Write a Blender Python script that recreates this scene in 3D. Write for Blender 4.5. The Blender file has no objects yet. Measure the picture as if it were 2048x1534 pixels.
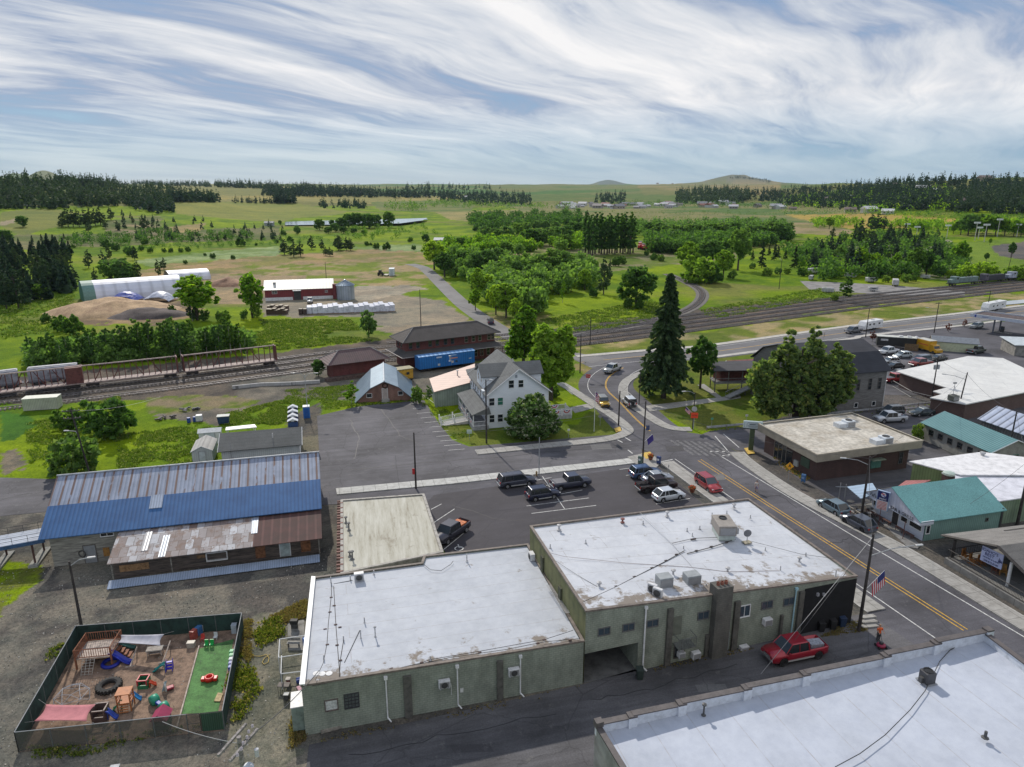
import bpy, bmesh, math, random
import numpy as np
from mathutils import Vector, Matrix
R=math.radians
random.seed(7); rng=np.random.default_rng(7)
S=bpy.context.scene; COL=S.collection
# camera
F=1400.0; HZ=375.0; H=42.0                       # focal length in photo pixels, horizon row, height above the town
PIT=math.atan((767-HZ)/F); CP,SP=math.cos(PIT),math.sin(PIT)
cam=bpy.data.objects.new('camera',bpy.data.cameras.new('camera')); COL.objects.link(cam)
cam.location=(0,0,H); cam.rotation_euler=(math.pi/2-PIT,0,0)
cam.data.sensor_width=36; cam.data.lens=36*F/2048; cam.data.clip_start=1; cam.data.clip_end=60000
S.camera=cam
# light
SUN_EL=R(37); SUN_AZ=math.atan2(.93,-.36)         # direction towards the sun, seen from the town
sd=Vector((math.cos(SUN_AZ)*math.cos(SUN_EL),math.sin(SUN_AZ)*math.cos(SUN_EL),math.sin(SUN_EL)))
sl=bpy.data.lights.new('sun','SUN'); sl.energy=3.6; sl.angle=R(.9); sl.color=(1,.93,.82)
so=bpy.data.objects.new('sun',sl); COL.objects.link(so); so.rotation_euler=sd.to_track_quat('Z','Y').to_euler()
S.view_settings.view_transform='Standard'; S.view_settings.look='None'; S.view_settings.gamma=1; S.view_settings.exposure=0.0
W=bpy.data.worlds.new('World'); S.world=W; W.use_nodes=True
def world():
 nt=W.node_tree; n=nt.nodes; l=nt.links; n.clear()
 out=n.new('ShaderNodeOutputWorld'); bg=n.new('ShaderNodeBackground'); bg.inputs[1].default_value=.125
 sky=n.new('ShaderNodeTexSky'); sky.sky_type='NISHITA'; sky.sun_disc=False
 sky.sun_elevation=SUN_EL; sky.sun_rotation=math.atan2(sd.x,sd.y); sky.air_density=1.0; sky.dust_density=.6; sky.ozone_density=1.5
 tc=n.new('ShaderNodeTexCoord'); sep=n.new('ShaderNodeSeparateXYZ'); l.new(tc.outputs['Generated'],sep.inputs[0])
 def M(op,a,b=None,c=None,clamp=False):
  m=n.new('ShaderNodeMath'); m.operation=op; m.use_clamp=clamp
  for i,v in enumerate((a,b,c)):
   if v is None: continue
   if isinstance(v,(int,float)): m.inputs[i].default_value=v
   else: l.new(v,m.inputs[i])
  return m.outputs[0]
 zz=M('MAXIMUM',sep.outputs[2],0.0); den=M('ADD',zz,.085)
 px=M('DIVIDE',sep.outputs[0],den); py=M('DIVIDE',sep.outputs[1],den)
 cb=n.new('ShaderNodeCombineXYZ'); l.new(px,cb.inputs[0]); l.new(py,cb.inputs[1])
 wn=n.new('ShaderNodeTexNoise'); wn.inputs['Scale'].default_value=.42; wn.inputs['Detail'].default_value=2; l.new(cb.outputs[0],wn.inputs['Vector'])
 wm=n.new('ShaderNodeVectorMath'); wm.operation='MULTIPLY_ADD'; l.new(wn.outputs['Color'],wm.inputs[0]); wm.inputs[1].default_value=(1.15,1.15,0); l.new(cb.outputs[0],wm.inputs[2])
 def noise(scale,detail,rough,dist,rot,sc,seed):
  mp=n.new('ShaderNodeMapping'); mp.vector_type='TEXTURE'; mp.inputs['Rotation'].default_value=(0,0,rot); mp.inputs['Scale'].default_value=sc; mp.inputs['Location'].default_value=(seed,seed*.7,0)
  l.new(wm.outputs[0],mp.inputs[0]); t=n.new('ShaderNodeTexNoise'); l.new(mp.outputs[0],t.inputs['Vector'])
  t.inputs['Scale'].default_value=scale; t.inputs['Detail'].default_value=detail; t.inputs['Roughness'].default_value=rough; t.inputs['Distortion'].default_value=dist
  return t.outputs['Fac']
 a=noise(.8,6,.56,.35,R(-40),(1,3.2,1),3.1)      # long bands
 b=noise(3.0,9,.66,.5,R(-34),(1,5.0,1),9.4)     # fibres
 c=noise(.45,3,.5,.3,R(-20),(1,1.4,1),5.7)      # open areas
 s=M('ADD',M('MULTIPLY',a,.55),M('ADD',M('MULTIPLY',b,.26),M('MULTIPLY',c,.27)))
 def ramp(f,st):
  r=n.new('ShaderNodeValToRGB'); l.new(f,r.inputs[0]); e=r.color_ramp.elements
  while len(e)<len(st): e.new(.5)
  for q,(p,cc) in zip(e,st): q.position=p; q.color=(*cc,1) if len(cc)==3 else cc
  return r.outputs['Color']
 cover=ramp(s,[(.42,(.15,.15,.15)),(.50,(1,1,1))])
 tone=ramp(s,[(.43,(1.6,2.4,4.0)),(.49,(2.9,3.5,4.7)),(.55,(5.3,5.6,6.1)),(.63,(7.6,7.5,7.5))])
 hz=ramp(sep.outputs[2],[(0.0,(.1,.1,.1)),(.035,(.3,.3,.3)),(.11,(1,1,1))])
 blue=ramp(sep.outputs[2],[(0,(2.1,3.7,4.9)),(.06,(1.4,3.0,4.6)),(.3,(1.3,2.4,4.4)),(1,(.9,1.8,4.0))])
 mx0=n.new('ShaderNodeMix'); mx0.data_type='RGBA'; mx0.inputs[0].default_value=.8
 l.new(sky.outputs[0],mx0.inputs[6]); l.new(blue,mx0.inputs[7])
 fac=M('MULTIPLY',cover,hz,clamp=True)
 mx=n.new('ShaderNodeMix'); mx.data_type='RGBA'; l.new(fac,mx.inputs[0]); l.new(mx0.outputs[2],mx.inputs[6]); l.new(tone,mx.inputs[7])
 l.new(mx.outputs[2],bg.inputs[0]); l.new(bg.outputs[0],out.inputs[0])
world()
# object helpers
def tag(o,label=None,cat=None,group=None,kind=None):
 if label: o['label']=label
 if cat: o['category']=cat
 if group: o['group']=group
 if kind: o['kind']=kind
 return o
XF={}
def thing(name,label,cat,loc=(0,0,0),rz=0,group=None):
 o=bpy.data.objects.new(name,None); COL.objects.link(o); o.empty_display_size=.3
 o.location=loc; o.rotation_euler=(0,0,rz)
 XF[o.name]=Matrix.Translation(loc)@Matrix.Rotation(rz,4,'Z')
 return tag(o,label,cat,group)
class MB:
 def __init__(s): s.v=[]; s.f=[]
 def add(s,vs,fs):
  b=len(s.v); s.v+= [tuple(p) for p in vs]; s.f+=[tuple(i+b for i in f) for f in fs]; return s
 def box(s,c,d,rz=0,ry=0):
  cx,cy,cz=c; m=Matrix.Rotation(rz,3,'Z')@Matrix.Rotation(ry,3,'Y')
  vs=[Vector(c)+m@Vector((x*d[0]/2,y*d[1]/2,z*d[2]/2)) for x in(-1,1) for y in(-1,1) for z in(-1,1)]
  return s.add(vs,[(0,1,3,2),(4,6,7,5),(0,4,5,1),(2,3,7,6),(0,2,6,4),(1,5,7,3)])
 def prism(s,pts,z0,z1):
  n=len(pts); z0=z0 if hasattr(z0,'__len__') else [z0]*n; z1=z1 if hasattr(z1,'__len__') else [z1]*n
  a=sum(pts[i][0]*pts[(i+1)%n][1]-pts[(i+1)%n][0]*pts[i][1] for i in range(n))
  if a<0: pts=pts[::-1]; z0=list(z0)[::-1]; z1=list(z1)[::-1]
  vs=[(p[0],p[1],z) for p,z in zip(pts,z0)]+[(p[0],p[1],z) for p,z in zip(pts,z1)]
  fs=[tuple(range(n))[::-1],tuple(range(n,2*n))]+[(i,(i+1)%n,n+(i+1)%n,n+i) for i in range(n)]
  return s.add(vs,fs)
 def poly(s,pts): return s.add(pts,[tuple(range(len(pts)))])
 def slab(s,pts,t):                                   # thick polygon (3d points), thickness downwards
  n=len(pts); vs=[tuple(p) for p in pts]+[(p[0],p[1],p[2]-t) for p in pts]
  return s.add(vs,[tuple(range(n)),tuple(range(n,2*n))[::-1]]+[(i,n+i,n+(i+1)%n,(i+1)%n) for i in range(n)])
 def tube(s,p0,p1,r0,r1=None,n=6,cap=True):
  p0=Vector(p0);p1=Vector(p1);r1=r0 if r1 is None else r1
  d=(p1-p0)
  if d.length<1e-6: return s
  q=d.to_track_quat('Z','Y').to_matrix(); vs=[]
  for p,r in((p0,r0),(p1,r1)):
   vs+=[p+q@Vector((r*math.cos(2*math.pi*i/n),r*math.sin(2*math.pi*i/n),0)) for i in range(n)]
  fs=[(i,(i+1)%n,n+(i+1)%n,n+i) for i in range(n)]
  if cap: fs+=[tuple(range(n))[::-1],tuple(range(n,2*n))]
  return s.add(vs,fs)
 def path(s,pts,r,n=5):
  for a,b in zip(pts[:-1],pts[1:]): s.tube(a,b,r,r,n)
  return s
 def ball(s,c,r,n=10,m=6):
  rx,ry,rz=r if hasattr(r,'__len__') else (r,r,r); vs=[(c[0],c[1],c[2]-rz)]
  for j in range(1,m):
   t=-math.pi/2+math.pi*j/m
   vs+=[(c[0]+rx*math.cos(t)*math.cos(2*math.pi*i/n),c[1]+ry*math.cos(t)*math.sin(2*math.pi*i/n),c[2]+rz*math.sin(t)) for i in range(n)]
  vs.append((c[0],c[1],c[2]+rz)); L=len(vs)-1; fs=[(0,1+(i+1)%n,1+i) for i in range(n)]
  for j in range(m-2):
   for i in range(n): fs.append((1+j*n+i,1+j*n+(i+1)%n,1+(j+1)*n+(i+1)%n,1+(j+1)*n+i))
  fs+=[(L,1+(m-2)*n+i,1+(m-2)*n+(i+1)%n) for i in range(n)]
  return s.add(vs,fs)
 def lathe(s,prof,c=(0,0,0),n=16,axis='Z'):
  vs=[]
  for r,z in prof:
   for i in range(n):
    a=2*math.pi*i/n; x,y=r*math.cos(a),r*math.sin(a)
    p=(x,y,z) if axis=='Z' else ((z,x,y) if axis=='X' else (x,z,y))
    vs.append((c[0]+p[0],c[1]+p[1],c[2]+p[2]))
  fs=[(j*n+i,j*n+(i+1)%n,(j+1)*n+(i+1)%n,(j+1)*n+i) for j in range(len(prof)-1) for i in range(n)]
  return s.add(vs,fs)
 def build(s,name,mat,parent=None,smooth=False,world=True,bevel=0):
  me=bpy.data.meshes.new(name); vs=s.v
  par=parent
  root=parent
  while root is not None and root.parent is not None: root=root.parent
  if root is not None and world and root.name in XF:
   mi=XF[root.name].inverted(); vs=[tuple(mi@Vector(p)) for p in vs]
  me.from_pydata(vs,[],s.f); me.materials.append(mat); me.validate(); me.update()
  bm=bmesh.new(); bm.from_mesh(me); bmesh.ops.recalc_face_normals(bm,faces=bm.faces); bm.to_mesh(me); bm.free()
  if smooth: me.polygons.foreach_set('use_smooth',[True]*len(me.polygons))
  o=bpy.data.objects.new(name,me); COL.objects.link(o); o.parent=par
  if bevel:
   md=o.modifiers.new('b','BEVEL'); md.width=bevel; md.segments=1; md.limit_method='ANGLE'
  return o
def _w(s,name,mat,parent=None,**k): return s.build(name,mat,parent,world=False,**k)
MB.w=_w;MB.mk=MB.build
box=lambda *a:MB().box(*a)
tube=lambda *a,**k:MB().tube(*a,**k)
lathe=lambda *a:MB().lathe(*a)
prism=lambda *a:MB().prism(*a)
def tree_copy(o,parent=None):
 c=o.copy();COL.objects.link(c);c.parent=parent
 for ch in KIDS(o): tree_copy(ch,c)
 return c
def KIDS(o): return [x for x in o.children]
def place(src,loc,rz,label=None,scale=1,group=None):
 c=tree_copy(src);c.location=loc;c.rotation_euler=(0,0,rz);c.scale=(scale,)*3 if not hasattr(scale,'__len__') else scale
 XF[c.name]=Matrix.Translation(loc)@Matrix.Rotation(rz,4,'Z')@Matrix.Diagonal((*c.scale,1))
 if label: c['label']=label
 if group: c['group']=group
 return c
def G(x,y,z=0.0):                                     # photo pixel -> point on the level z
 a=(x-1024)/F;b=(y-767)/F;t=(z-H)/(-(SP+b*CP));return (a*t,(CP-b*SP)*t)
def G3(x,y,z=0.0): p=G(x,y,z);return (p[0],p[1],z)
def Pn(X,Y,Z):
 zz=Z-H;dep=np.maximum(Y*CP-zz*SP,1.0);return 1024+F*X/dep, 767-F*(Y*SP+zz*CP)/dep
# materials
MATS={}
def _mat(name):
 m=bpy.data.materials.new(name);m.use_nodes=True;nt=m.node_tree;return m,nt,nt.nodes,nt.links,nt.nodes['Principled BSDF']
def _pos(n,l,rot=0,sc=(1,1,1),obj=False):
 if obj: t=n.new('ShaderNodeTexCoord');o=t.outputs['Object']
 else: t=n.new('ShaderNodeNewGeometry');o=t.outputs['Position']
 mp=n.new('ShaderNodeMapping');mp.vector_type='TEXTURE';mp.inputs['Rotation'].default_value=(0,0,rot);mp.inputs['Scale'].default_value=tuple(1/a for a in sc)
 pass;l.new(o,mp.inputs[0]);return mp.outputs[0]
def _noise(n,l,vec,scale,detail=4,rough=.6,dist=0):
 t=n.new('ShaderNodeTexNoise');l.new(vec,t.inputs['Vector']);t.inputs['Scale'].default_value=scale
 t.inputs['Detail'].default_value=detail;t.inputs['Roughness'].default_value=rough;t.inputs['Distortion'].default_value=dist;return t.outputs['Fac']
def _ramp(n,l,f,st,interp='LINEAR'):
 r=n.new('ShaderNodeValToRGB');l.new(f,r.inputs[0]);r.color_ramp.interpolation=interp;e=r.color_ramp.elements
 while len(e)<len(st): e.new(.5)
 for q,(p,c) in zip(e,st): q.position=p;q.color=(*c,1) if len(c)==3 else c
 return r.outputs['Color']
def _mix(n,l,f,a,b,mode='MIX'):
 m=n.new('ShaderNodeMix');m.data_type='RGBA';m.blend_type=mode
 for i,v in((0,f),(6,a),(7,b)):
  if isinstance(v,(int,float)): m.inputs[i].default_value=v
  elif isinstance(v,tuple): m.inputs[i].default_value=(*v,1) if len(v)==3 else v
  else: l.new(v,m.inputs[i])
 return m.outputs[2]
def _bump(n,l,h,bs,strength,dist=.05):
 b=n.new('ShaderNodeBump');b.inputs['Strength'].default_value=strength;b.inputs['Distance'].default_value=dist
 l.new(h,b.inputs['Height']);l.new(b.outputs[0],bs.inputs['Normal'])
def mat(c,rough=.7,var=.12,scale=.8,metal=0,spec=None,c2=None,obj=False,fine=None):
 """plain surface with soft wear;var = how much its colour varies"""
 key=('m',c,rough,var,scale,metal,c2,obj,fine)
 if key in MATS: return MATS[key]
 m,nt,n,l,bs=_mat('surface');bs.inputs['Roughness'].default_value=rough;bs.inputs['Metallic'].default_value=metal
 if var>0:
  v=_pos(n,l,obj=obj);f=_noise(n,l,v,scale,5,.65)
  c2=c2 or tuple(x*(1-var*2) for x in c);hi=tuple(min(1,x*(1+var)) for x in c)
  col=_ramp(n,l,f,[(.34,c2),(.52,c),(.68,hi)])
  if fine:
   f2=_noise(n,l,v,fine,2,.5);col=_mix(n,l,.5,col,_ramp(n,l,f2,[(.35,(.55,.55,.55)),(.65,(1.3,1.3,1.3))]),'MULTIPLY')
  l.new(col,bs.inputs['Base Color'])
 else: bs.inputs['Base Color'].default_value=(*c,1)
 if spec is not None: bs.inputs['Specular IOR Level'].default_value=spec
 MATS[key]=m;return m
def mat_paint(c,rough=.28,metal=.25):
 key=('p',c,rough)
 if key in MATS: return MATS[key]
 m,nt,n,l,bs=_mat('car_paint');bs.inputs['Base Color'].default_value=(*c,1);bs.inputs['Roughness'].default_value=rough
 bs.inputs['Metallic'].default_value=metal;bs.inputs['Coat Weight'].default_value=.6;bs.inputs['Coat Roughness'].default_value=.08
 MATS[key]=m;return m
def mat_glass(c=(.02,.025,.03),rough=.06):
 key=('g',c)
 if key in MATS: return MATS[key]
 m,nt,n,l,bs=_mat('dark_glass');bs.inputs['Base Color'].default_value=(*c,1);bs.inputs['Roughness'].default_value=rough
 bs.inputs['Specular IOR Level'].default_value=.7;MATS[key]=m;return m
def mat_ribs(c,rot,period,c2=None,rough=.45,metal=.3,rust=0,rper=0,rustc=(.22,.12,.07),dark=.7,bstr=.5,c3=None,obj=False):
 """sheet metal / boards: ribs across direction rot (radians), optional rust streaks"""
 m,nt,n,l,bs=_mat('ribbed');bs.inputs['Roughness'].default_value=rough;bs.inputs['Metallic'].default_value=metal
 v=_pos(n,l,rot,obj=obj);w=n.new('ShaderNodeTexWave');w.wave_type='BANDS';w.bands_direction='X';w.wave_profile='SIN';l.new(v,w.inputs['Vector'])
 w.inputs['Scale'].default_value=2*math.pi/period/20;w.inputs['Distortion'].default_value=0
 f=_noise(n,l,v,.5,5,.65)
 col=_ramp(n,l,f,[(.35,c2 or tuple(x*.75 for x in c)),(.6,c)])
 col=_mix(n,l,1.0,col,_ramp(n,l,w.outputs['Fac'],[(0,(dark,)*3),(.25,(1,1,1)),(1,(1.05,)*3)]),'MULTIPLY')
 if rust:
  sp=_pos(n,l,rot,(1.0,.12,.12),obj=obj);r1=_noise(n,l,sp,2.4,5,.7);r2=_noise(n,l,v,.28,3,.6)
  mm=n.new('ShaderNodeMath');mm.operation='ADD';l.new(r1,mm.inputs[0]);l.new(r2,mm.inputs[1])
  rf=_ramp(n,l,mm.outputs[0],[(1.12-rust*.25,(0,0,0)),(1.2-rust*.25,(1,1,1))]);
  if rper:
   w2=n.new('ShaderNodeTexWave');w2.bands_direction='X';l.new(v,w2.inputs['Vector']);w2.inputs['Scale'].default_value=2*math.pi/rper/20;rf=_mix(n,l,1,rf,_ramp(n,l,w2.outputs['Fac'],[(.82,(.04,)*3),(.93,(.9,)*3)]),'MULTIPLY')
  col=_mix(n,l,rf,col,rustc)
 l.new(col,bs.inputs['Base Color']);_bump(n,l,w.outputs['Fac'],bs,bstr,.04);return m
def mat_brick(c1,c2,mortar,rot,bw=.25,bh=.08,rough=.85,mort=.012,stain=.25,stainc=(.3,.3,.28),peel=0):
 m,nt,n,l,bs=_mat('masonry');bs.inputs['Roughness'].default_value=rough
 v=_pos(n,l,rot);sp=n.new('ShaderNodeSeparateXYZ');l.new(v,sp.inputs[0])
 ad=n.new('ShaderNodeMath');ad.operation='ADD';l.new(sp.outputs[0],ad.inputs[0]);l.new(sp.outputs[1],ad.inputs[1])
 cb=n.new('ShaderNodeCombineXYZ');l.new(ad.outputs[0],cb.inputs[0]);l.new(sp.outputs[2],cb.inputs[1])
 b=n.new('ShaderNodeTexBrick');l.new(cb.outputs[0],b.inputs['Vector']);b.inputs['Scale'].default_value=1
 b.inputs['Brick Width'].default_value=bw;b.inputs['Row Height'].default_value=bh;b.inputs['Mortar Size'].default_value=mort
 b.inputs['Color1'].default_value=(*c1,1);b.inputs['Color2'].default_value=(*c2,1);b.inputs['Mortar'].default_value=(*mortar,1)
 f=_noise(n,l,_pos(n,l,0,(1,1,.5)),.7,6,.7);col=_mix(n,l,1.0,b.outputs['Color'],_ramp(n,l,f,[(.3,(1-stain*1.3,)*3),(.6,(1.06,)*3)]),'MULTIPLY')
 if peel:
  f2=_noise(n,l,_pos(n,l,0,(1,1,1)),1.1,8,.75);col=_mix(n,l,_ramp(n,l,f2,[(.70-peel,(0,0,0)),(.72-peel,(1,1,1))]),col,stainc)
 l.new(col,bs.inputs['Base Color']);_bump(n,l,b.outputs['Fac'],bs,-.4,.02);return m
def mat_membrane(c=(.72,.74,.78),rot=R(15),seam=1.9,stain=.3,stainc=(.20,.165,.13),long=False,edge=None,ew=3.5):
 """flat white roofing sheet with seams, puddle stains and dust"""
 m,nt,n,l,bs=_mat('roof_membrane');bs.inputs['Roughness'].default_value=.75;bs.inputs['Specular IOR Level'].default_value=.2
 v=_pos(n,l,rot);f=_noise(n,l,v,.22,6,.65);f1=_noise(n,l,v,1.2,6,.7)
 col=_ramp(n,l,f,[(.33,tuple(x*.86 for x in c)),(.6,c)])
 col=_mix(n,l,.6,col,_ramp(n,l,f1,[(.35,(.86,.87,.9)),(.6,(1.03,)*3)]),'MULTIPLY')
 br=n.new('ShaderNodeTexBrick');l.new(v,br.inputs['Vector']);br.inputs['Scale'].default_value=1;br.offset=.37
 br.inputs['Brick Width'].default_value=60 if long else 13;br.inputs['Row Height'].default_value=seam;br.inputs['Mortar Size'].default_value=.04;br.inputs['Mortar Smooth'].default_value=.3
 br.inputs['Color1'].default_value=(0,0,0,1);br.inputs['Color2'].default_value=(0,0,0,1);br.inputs['Mortar'].default_value=(1,1,1,1)
 f3=_noise(n,l,v,.9,4,.8);sm=n.new('ShaderNodeMath');sm.operation='MULTIPLY';l.new(br.outputs['Color'],sm.inputs[0]);l.new(_ramp(n,l,f3,[(.42,(.25,)*3),(.6,(.9,)*3)]),sm.inputs[1])
 col=_mix(n,l,sm.outputs[0],col,(.36,.35,.36))
 f4=_noise(n,l,v,.45,8,.72)
 if edge:
  A,nv=edge;dt=n.new('ShaderNodeVectorMath');dt.operation='DOT_PRODUCT';g=n.new('ShaderNodeNewGeometry');l.new(g.outputs['Position'],dt.inputs[0]);dt.inputs[1].default_value=(nv[0],nv[1],0)
  mr=n.new('ShaderNodeMapRange');l.new(dt.outputs['Value'],mr.inputs[0]);d0=A[0]*nv[0]+A[1]*nv[1];mr.inputs[1].default_value=d0;mr.inputs[2].default_value=d0+ew;mr.inputs[3].default_value=.21;mr.inputs[4].default_value=0
  ad=n.new('ShaderNodeMath');ad.operation='ADD';l.new(f4,ad.inputs[0]);l.new(mr.outputs[0],ad.inputs[1]);f4=ad.outputs[0]
 col=_mix(n,l,_ramp(n,l,f4,[(.68-stain*.16,(0,0,0)),(.75-stain*.16,(.9,)*3)]),col,stainc)
 l.new(col,bs.inputs['Base Color']);_bump(n,l,f1,bs,.15,.03);return m
def mat_asphalt(c=(.075,.073,.085),rot=R(15),var=.35,streak=.5,light=(.17,.165,.17)):
 m,nt,n,l,bs=_mat('asphalt');bs.inputs['Roughness'].default_value=.9
 v=_pos(n,l,rot);f=_noise(n,l,v,.11,5,.6);f2=_noise(n,l,_pos(n,l,rot,(.06,1,1)),.9,5,.7);f3=_noise(n,l,v,7,3,.7);f5=_noise(n,l,v,.9,6,.75)
 col=_ramp(n,l,f,[(.35,tuple(x*(1-var) for x in c)),(.65,tuple(x*(1+var) for x in c))])
 col=_mix(n,l,streak,col,_ramp(n,l,f2,[(.35,(.75,)*3),(.66,(1.35,)*3)]),'MULTIPLY')
 col=_mix(n,l,.8,col,_ramp(n,l,f3,[(.3,(.75,)*3),(.7,(1.25,)*3)]),'MULTIPLY')
 col=_mix(n,l,_ramp(n,l,f5,[(.57,(0,)*3),(.75,(.7,)*3)]),col,light)
 vo=n.new('ShaderNodeTexVoronoi');vo.feature='DISTANCE_TO_EDGE';vo.inputs['Scale'].default_value=.11;nn=_noise(n,l,v,.5,4,.6)
 wv=_mix(n,l,.12,v,nn);l.new(_mix(n,l,1,v,_ramp(n,l,nn,[(0,(-1.5,)*3),(1,(1.5,)*3)]),'ADD'),vo.inputs['Vector'])
 col=_mix(n,l,_ramp(n,l,vo.outputs['Distance'],[(.0,(.55,)*3),(.007,(0,)*3)]),col,(.03,.03,.033))
 l.new(col,bs.inputs['Base Color']);return m
def mat_concrete(rot=R(15),c=(.36,.35,.33),joint=1.6):
 m,nt,n,l,bs=_mat('concrete');bs.inputs['Roughness'].default_value=.9
 v=_pos(n,l,rot);br=n.new('ShaderNodeTexBrick');l.new(v,br.inputs['Vector']);br.offset=0;br.inputs['Scale'].default_value=1
 br.inputs['Brick Width'].default_value=joint;br.inputs['Row Height'].default_value=joint;br.inputs['Mortar Size'].default_value=.03
 br.inputs['Color1'].default_value=(*c,1);br.inputs['Color2'].default_value=(*[x*.9 for x in c],1);br.inputs['Mortar'].default_value=(*[x*.45 for x in c],1)
 f=_noise(n,l,v,1.3,6,.7);l.new(_mix(n,l,1,br.outputs['Color'],_ramp(n,l,f,[(.3,(.72,.71,.7)),(.65,(1.1,)*3)]),'MULTIPLY'),bs.inputs['Base Color']);return m
def mat_shingle(c=(.12,.125,.12),rot=R(15),var=.3,row=.28):
 m,nt,n,l,bs=_mat('shingles');bs.inputs['Roughness'].default_value=.92
 v=_pos(n,l,rot);f=_noise(n,l,v,9,3,.8);f2=_noise(n,l,v,.5,4,.6)
 col=_ramp(n,l,f,[(.3,tuple(x*(1-var) for x in c)),(.7,tuple(x*(1+var) for x in c))])
 col=_mix(n,l,.6,col,_ramp(n,l,f2,[(.35,(.75,)*3),(.65,(1.2,)*3)]),'MULTIPLY')
 w=n.new('ShaderNodeTexWave');w.bands_direction='Z';w.wave_profile='SAW';l.new(v,w.inputs['Vector']);w.inputs['Scale'].default_value=2*math.pi/row/20
 col=_mix(n,l,.5,col,_ramp(n,l,w.outputs['Fac'],[(0,(.6,)*3),(.25,(1,)*3),(1,(1.05,)*3)]),'MULTIPLY')
 l.new(col,bs.inputs['Base Color']);return m
def mat_leaf(lo,hi,trans=.35,third=None,k=2.5):
 lo,hi=[tuple(x*k for x in c) for c in(lo,hi)];third=tuple(x*1.9 for x in third) if third else None;trans=min(.55,trans+.15)
 m,nt,n,l,bs=_mat('foliage');g=n.new('ShaderNodeNewGeometry');oi=n.new('ShaderNodeObjectInfo')
 st=[(0,lo),(1,hi)] if third is None else [(0,lo),(.75,hi),(1,third)]
 col=_ramp(n,l,g.outputs['Random Per Island'],st)
 col=_mix(n,l,1,col,_ramp(n,l,oi.outputs['Random'],[(0,(.72,.78,.8)),(.5,(1,1,1)),(1,(1.25,1.15,.85))]),'MULTIPLY')
 l.new(col,bs.inputs['Base Color']);bs.inputs['Roughness'].default_value=.75;bs.inputs['Specular IOR Level'].default_value=.2
 tr=n.new('ShaderNodeBsdfTranslucent');l.new(_mix(n,l,1,col,(1.25,1.35,.6),'MULTIPLY'),tr.inputs[0])
 ms=n.new('ShaderNodeMixShader');ms.inputs[0].default_value=trans;l.new(bs.outputs[0],ms.inputs[1]);l.new(tr.outputs[0],ms.inputs[2])
 l.new(ms.outputs[0],n['Material Output'].inputs[0]);return m
# terrain: level town and valley floor, wooded and farmed hills round it
PX=np.array([-1500,-400,0,300,600,900,1200,1500,1700,1850,2048,2500,3600],float)
DD=np.array([0,380,600,900,1300,1800,2500,4000,6500,10000,20000],float)
ZZ=np.array([[0,0,14,38,62,62,55,50,65,85,90],[0,0,10,28,58,58,50,45,62,80,90],[0,0,5,16,54,50,45,40,60,80,90],[0,0,2,10,28,42,38,48,62,80,90],
[0,0,0,3,9,16,30,50,64,80,90],[0,0,0,0,1,4,12,36,62,78,90],[0,0,0,0,0,0,5,32,62,77,90],[0,0,0,0,0,4,18,42,62,77,90],
[0,0,0,0,6,34,46,50,64,78,90],[0,0,0,2,22,54,56,55,66,80,90],[0,0,0,8,32,56,60,58,70,82,90],[0,0,2,20,40,60,64,62,72,84,90],[0,0,4,24,44,60,64,62,72,84,90]],float)
_h=np.random.default_rng(11).random((256,256))
def vn(x,y):                                          # smooth value noise, 0..1
 x=np.asarray(x,float);y=np.asarray(y,float);i=np.floor(x).astype(int);j=np.floor(y).astype(int);u=x-i;v=y-j
 u=u*u*(3-2*u);v=v*v*(3-2*v);a=_h[i%256,j%256];b=_h[(i+1)%256,j%256];c=_h[i%256,(j+1)%256];d=_h[(i+1)%256,(j+1)%256]
 return (a*(1-u)+b*u)*(1-v)+(c*(1-u)+d*u)*v
def fbm(x,y,o=4):
 s=0;a=.5;t=0
 for k in range(o): s=s+a*vn(x*2**k+17*k,y*2**k+5*k);t+=a;a*=.55
 return s/t
PEAKS=[(1478,9000,112,62,290,600),(1415,9000,34,0,350,600),(1215,14000,105,0,330,900),(88,9000,165,0,260,900),(1545,9000,28,0,230,600)]
def TZ(x,y):
 x=np.asarray(x,float);y=np.asarray(y,float);d=np.hypot(x,y);yy=np.maximum(y,20.)
 px=1024+F*x/(yy*CP+H*SP);px=np.clip(px,-1500,3600)
 i=np.clip(np.searchsorted(PX,px)-1,0,len(PX)-2);u=(px-PX[i])/(PX[i+1]-PX[i]);u=u*u*(3-2*u)
 dd=np.clip(d,0,19999);j=np.clip(np.searchsorted(DD,dd,side='right')-1,0,len(DD)-2);v=(dd-DD[j])/(DD[j+1]-DD[j]);v=v*v*(3-2*v)
 z=(ZZ[i,j]*(1-u)+ZZ[i+1,j]*u)*(1-v)+(ZZ[i,j+1]*(1-u)+ZZ[i+1,j+1]*u)*v
 amp=np.clip((d-600)/1500,0,1);z=z+amp*((fbm(x/330.,y/330.,3)-.5)*34)*np.clip(z/14,0,1)
 for (ppx,dist,a,_,sw,sy) in PEAKS:
  cx=(ppx-1024)/F*dist*CP;z=z+a*np.exp(-((x-cx)/sw)**2-((y-dist)/sy)**2)*(.93+.14*vn(x/90,y/90))
 return z
def TG(px,py):                                        # photo pixel -> point on the terrain
 a=(px-1024)/F;b=(py-767)/F;d=np.array((a,CP-b*SP,-(SP+b*CP)));t=np.geomspace(30,16000,2600)
 X=a*t;Y=d[1]*t;Zr=H+d[2]*t;hit=np.nonzero(Zr<=TZ(X,Y))[0]
 if len(hit)==0: return None
 k=hit[0];return (float(X[k]),float(Y[k]),float(TZ(X[k],Y[k])))
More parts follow.
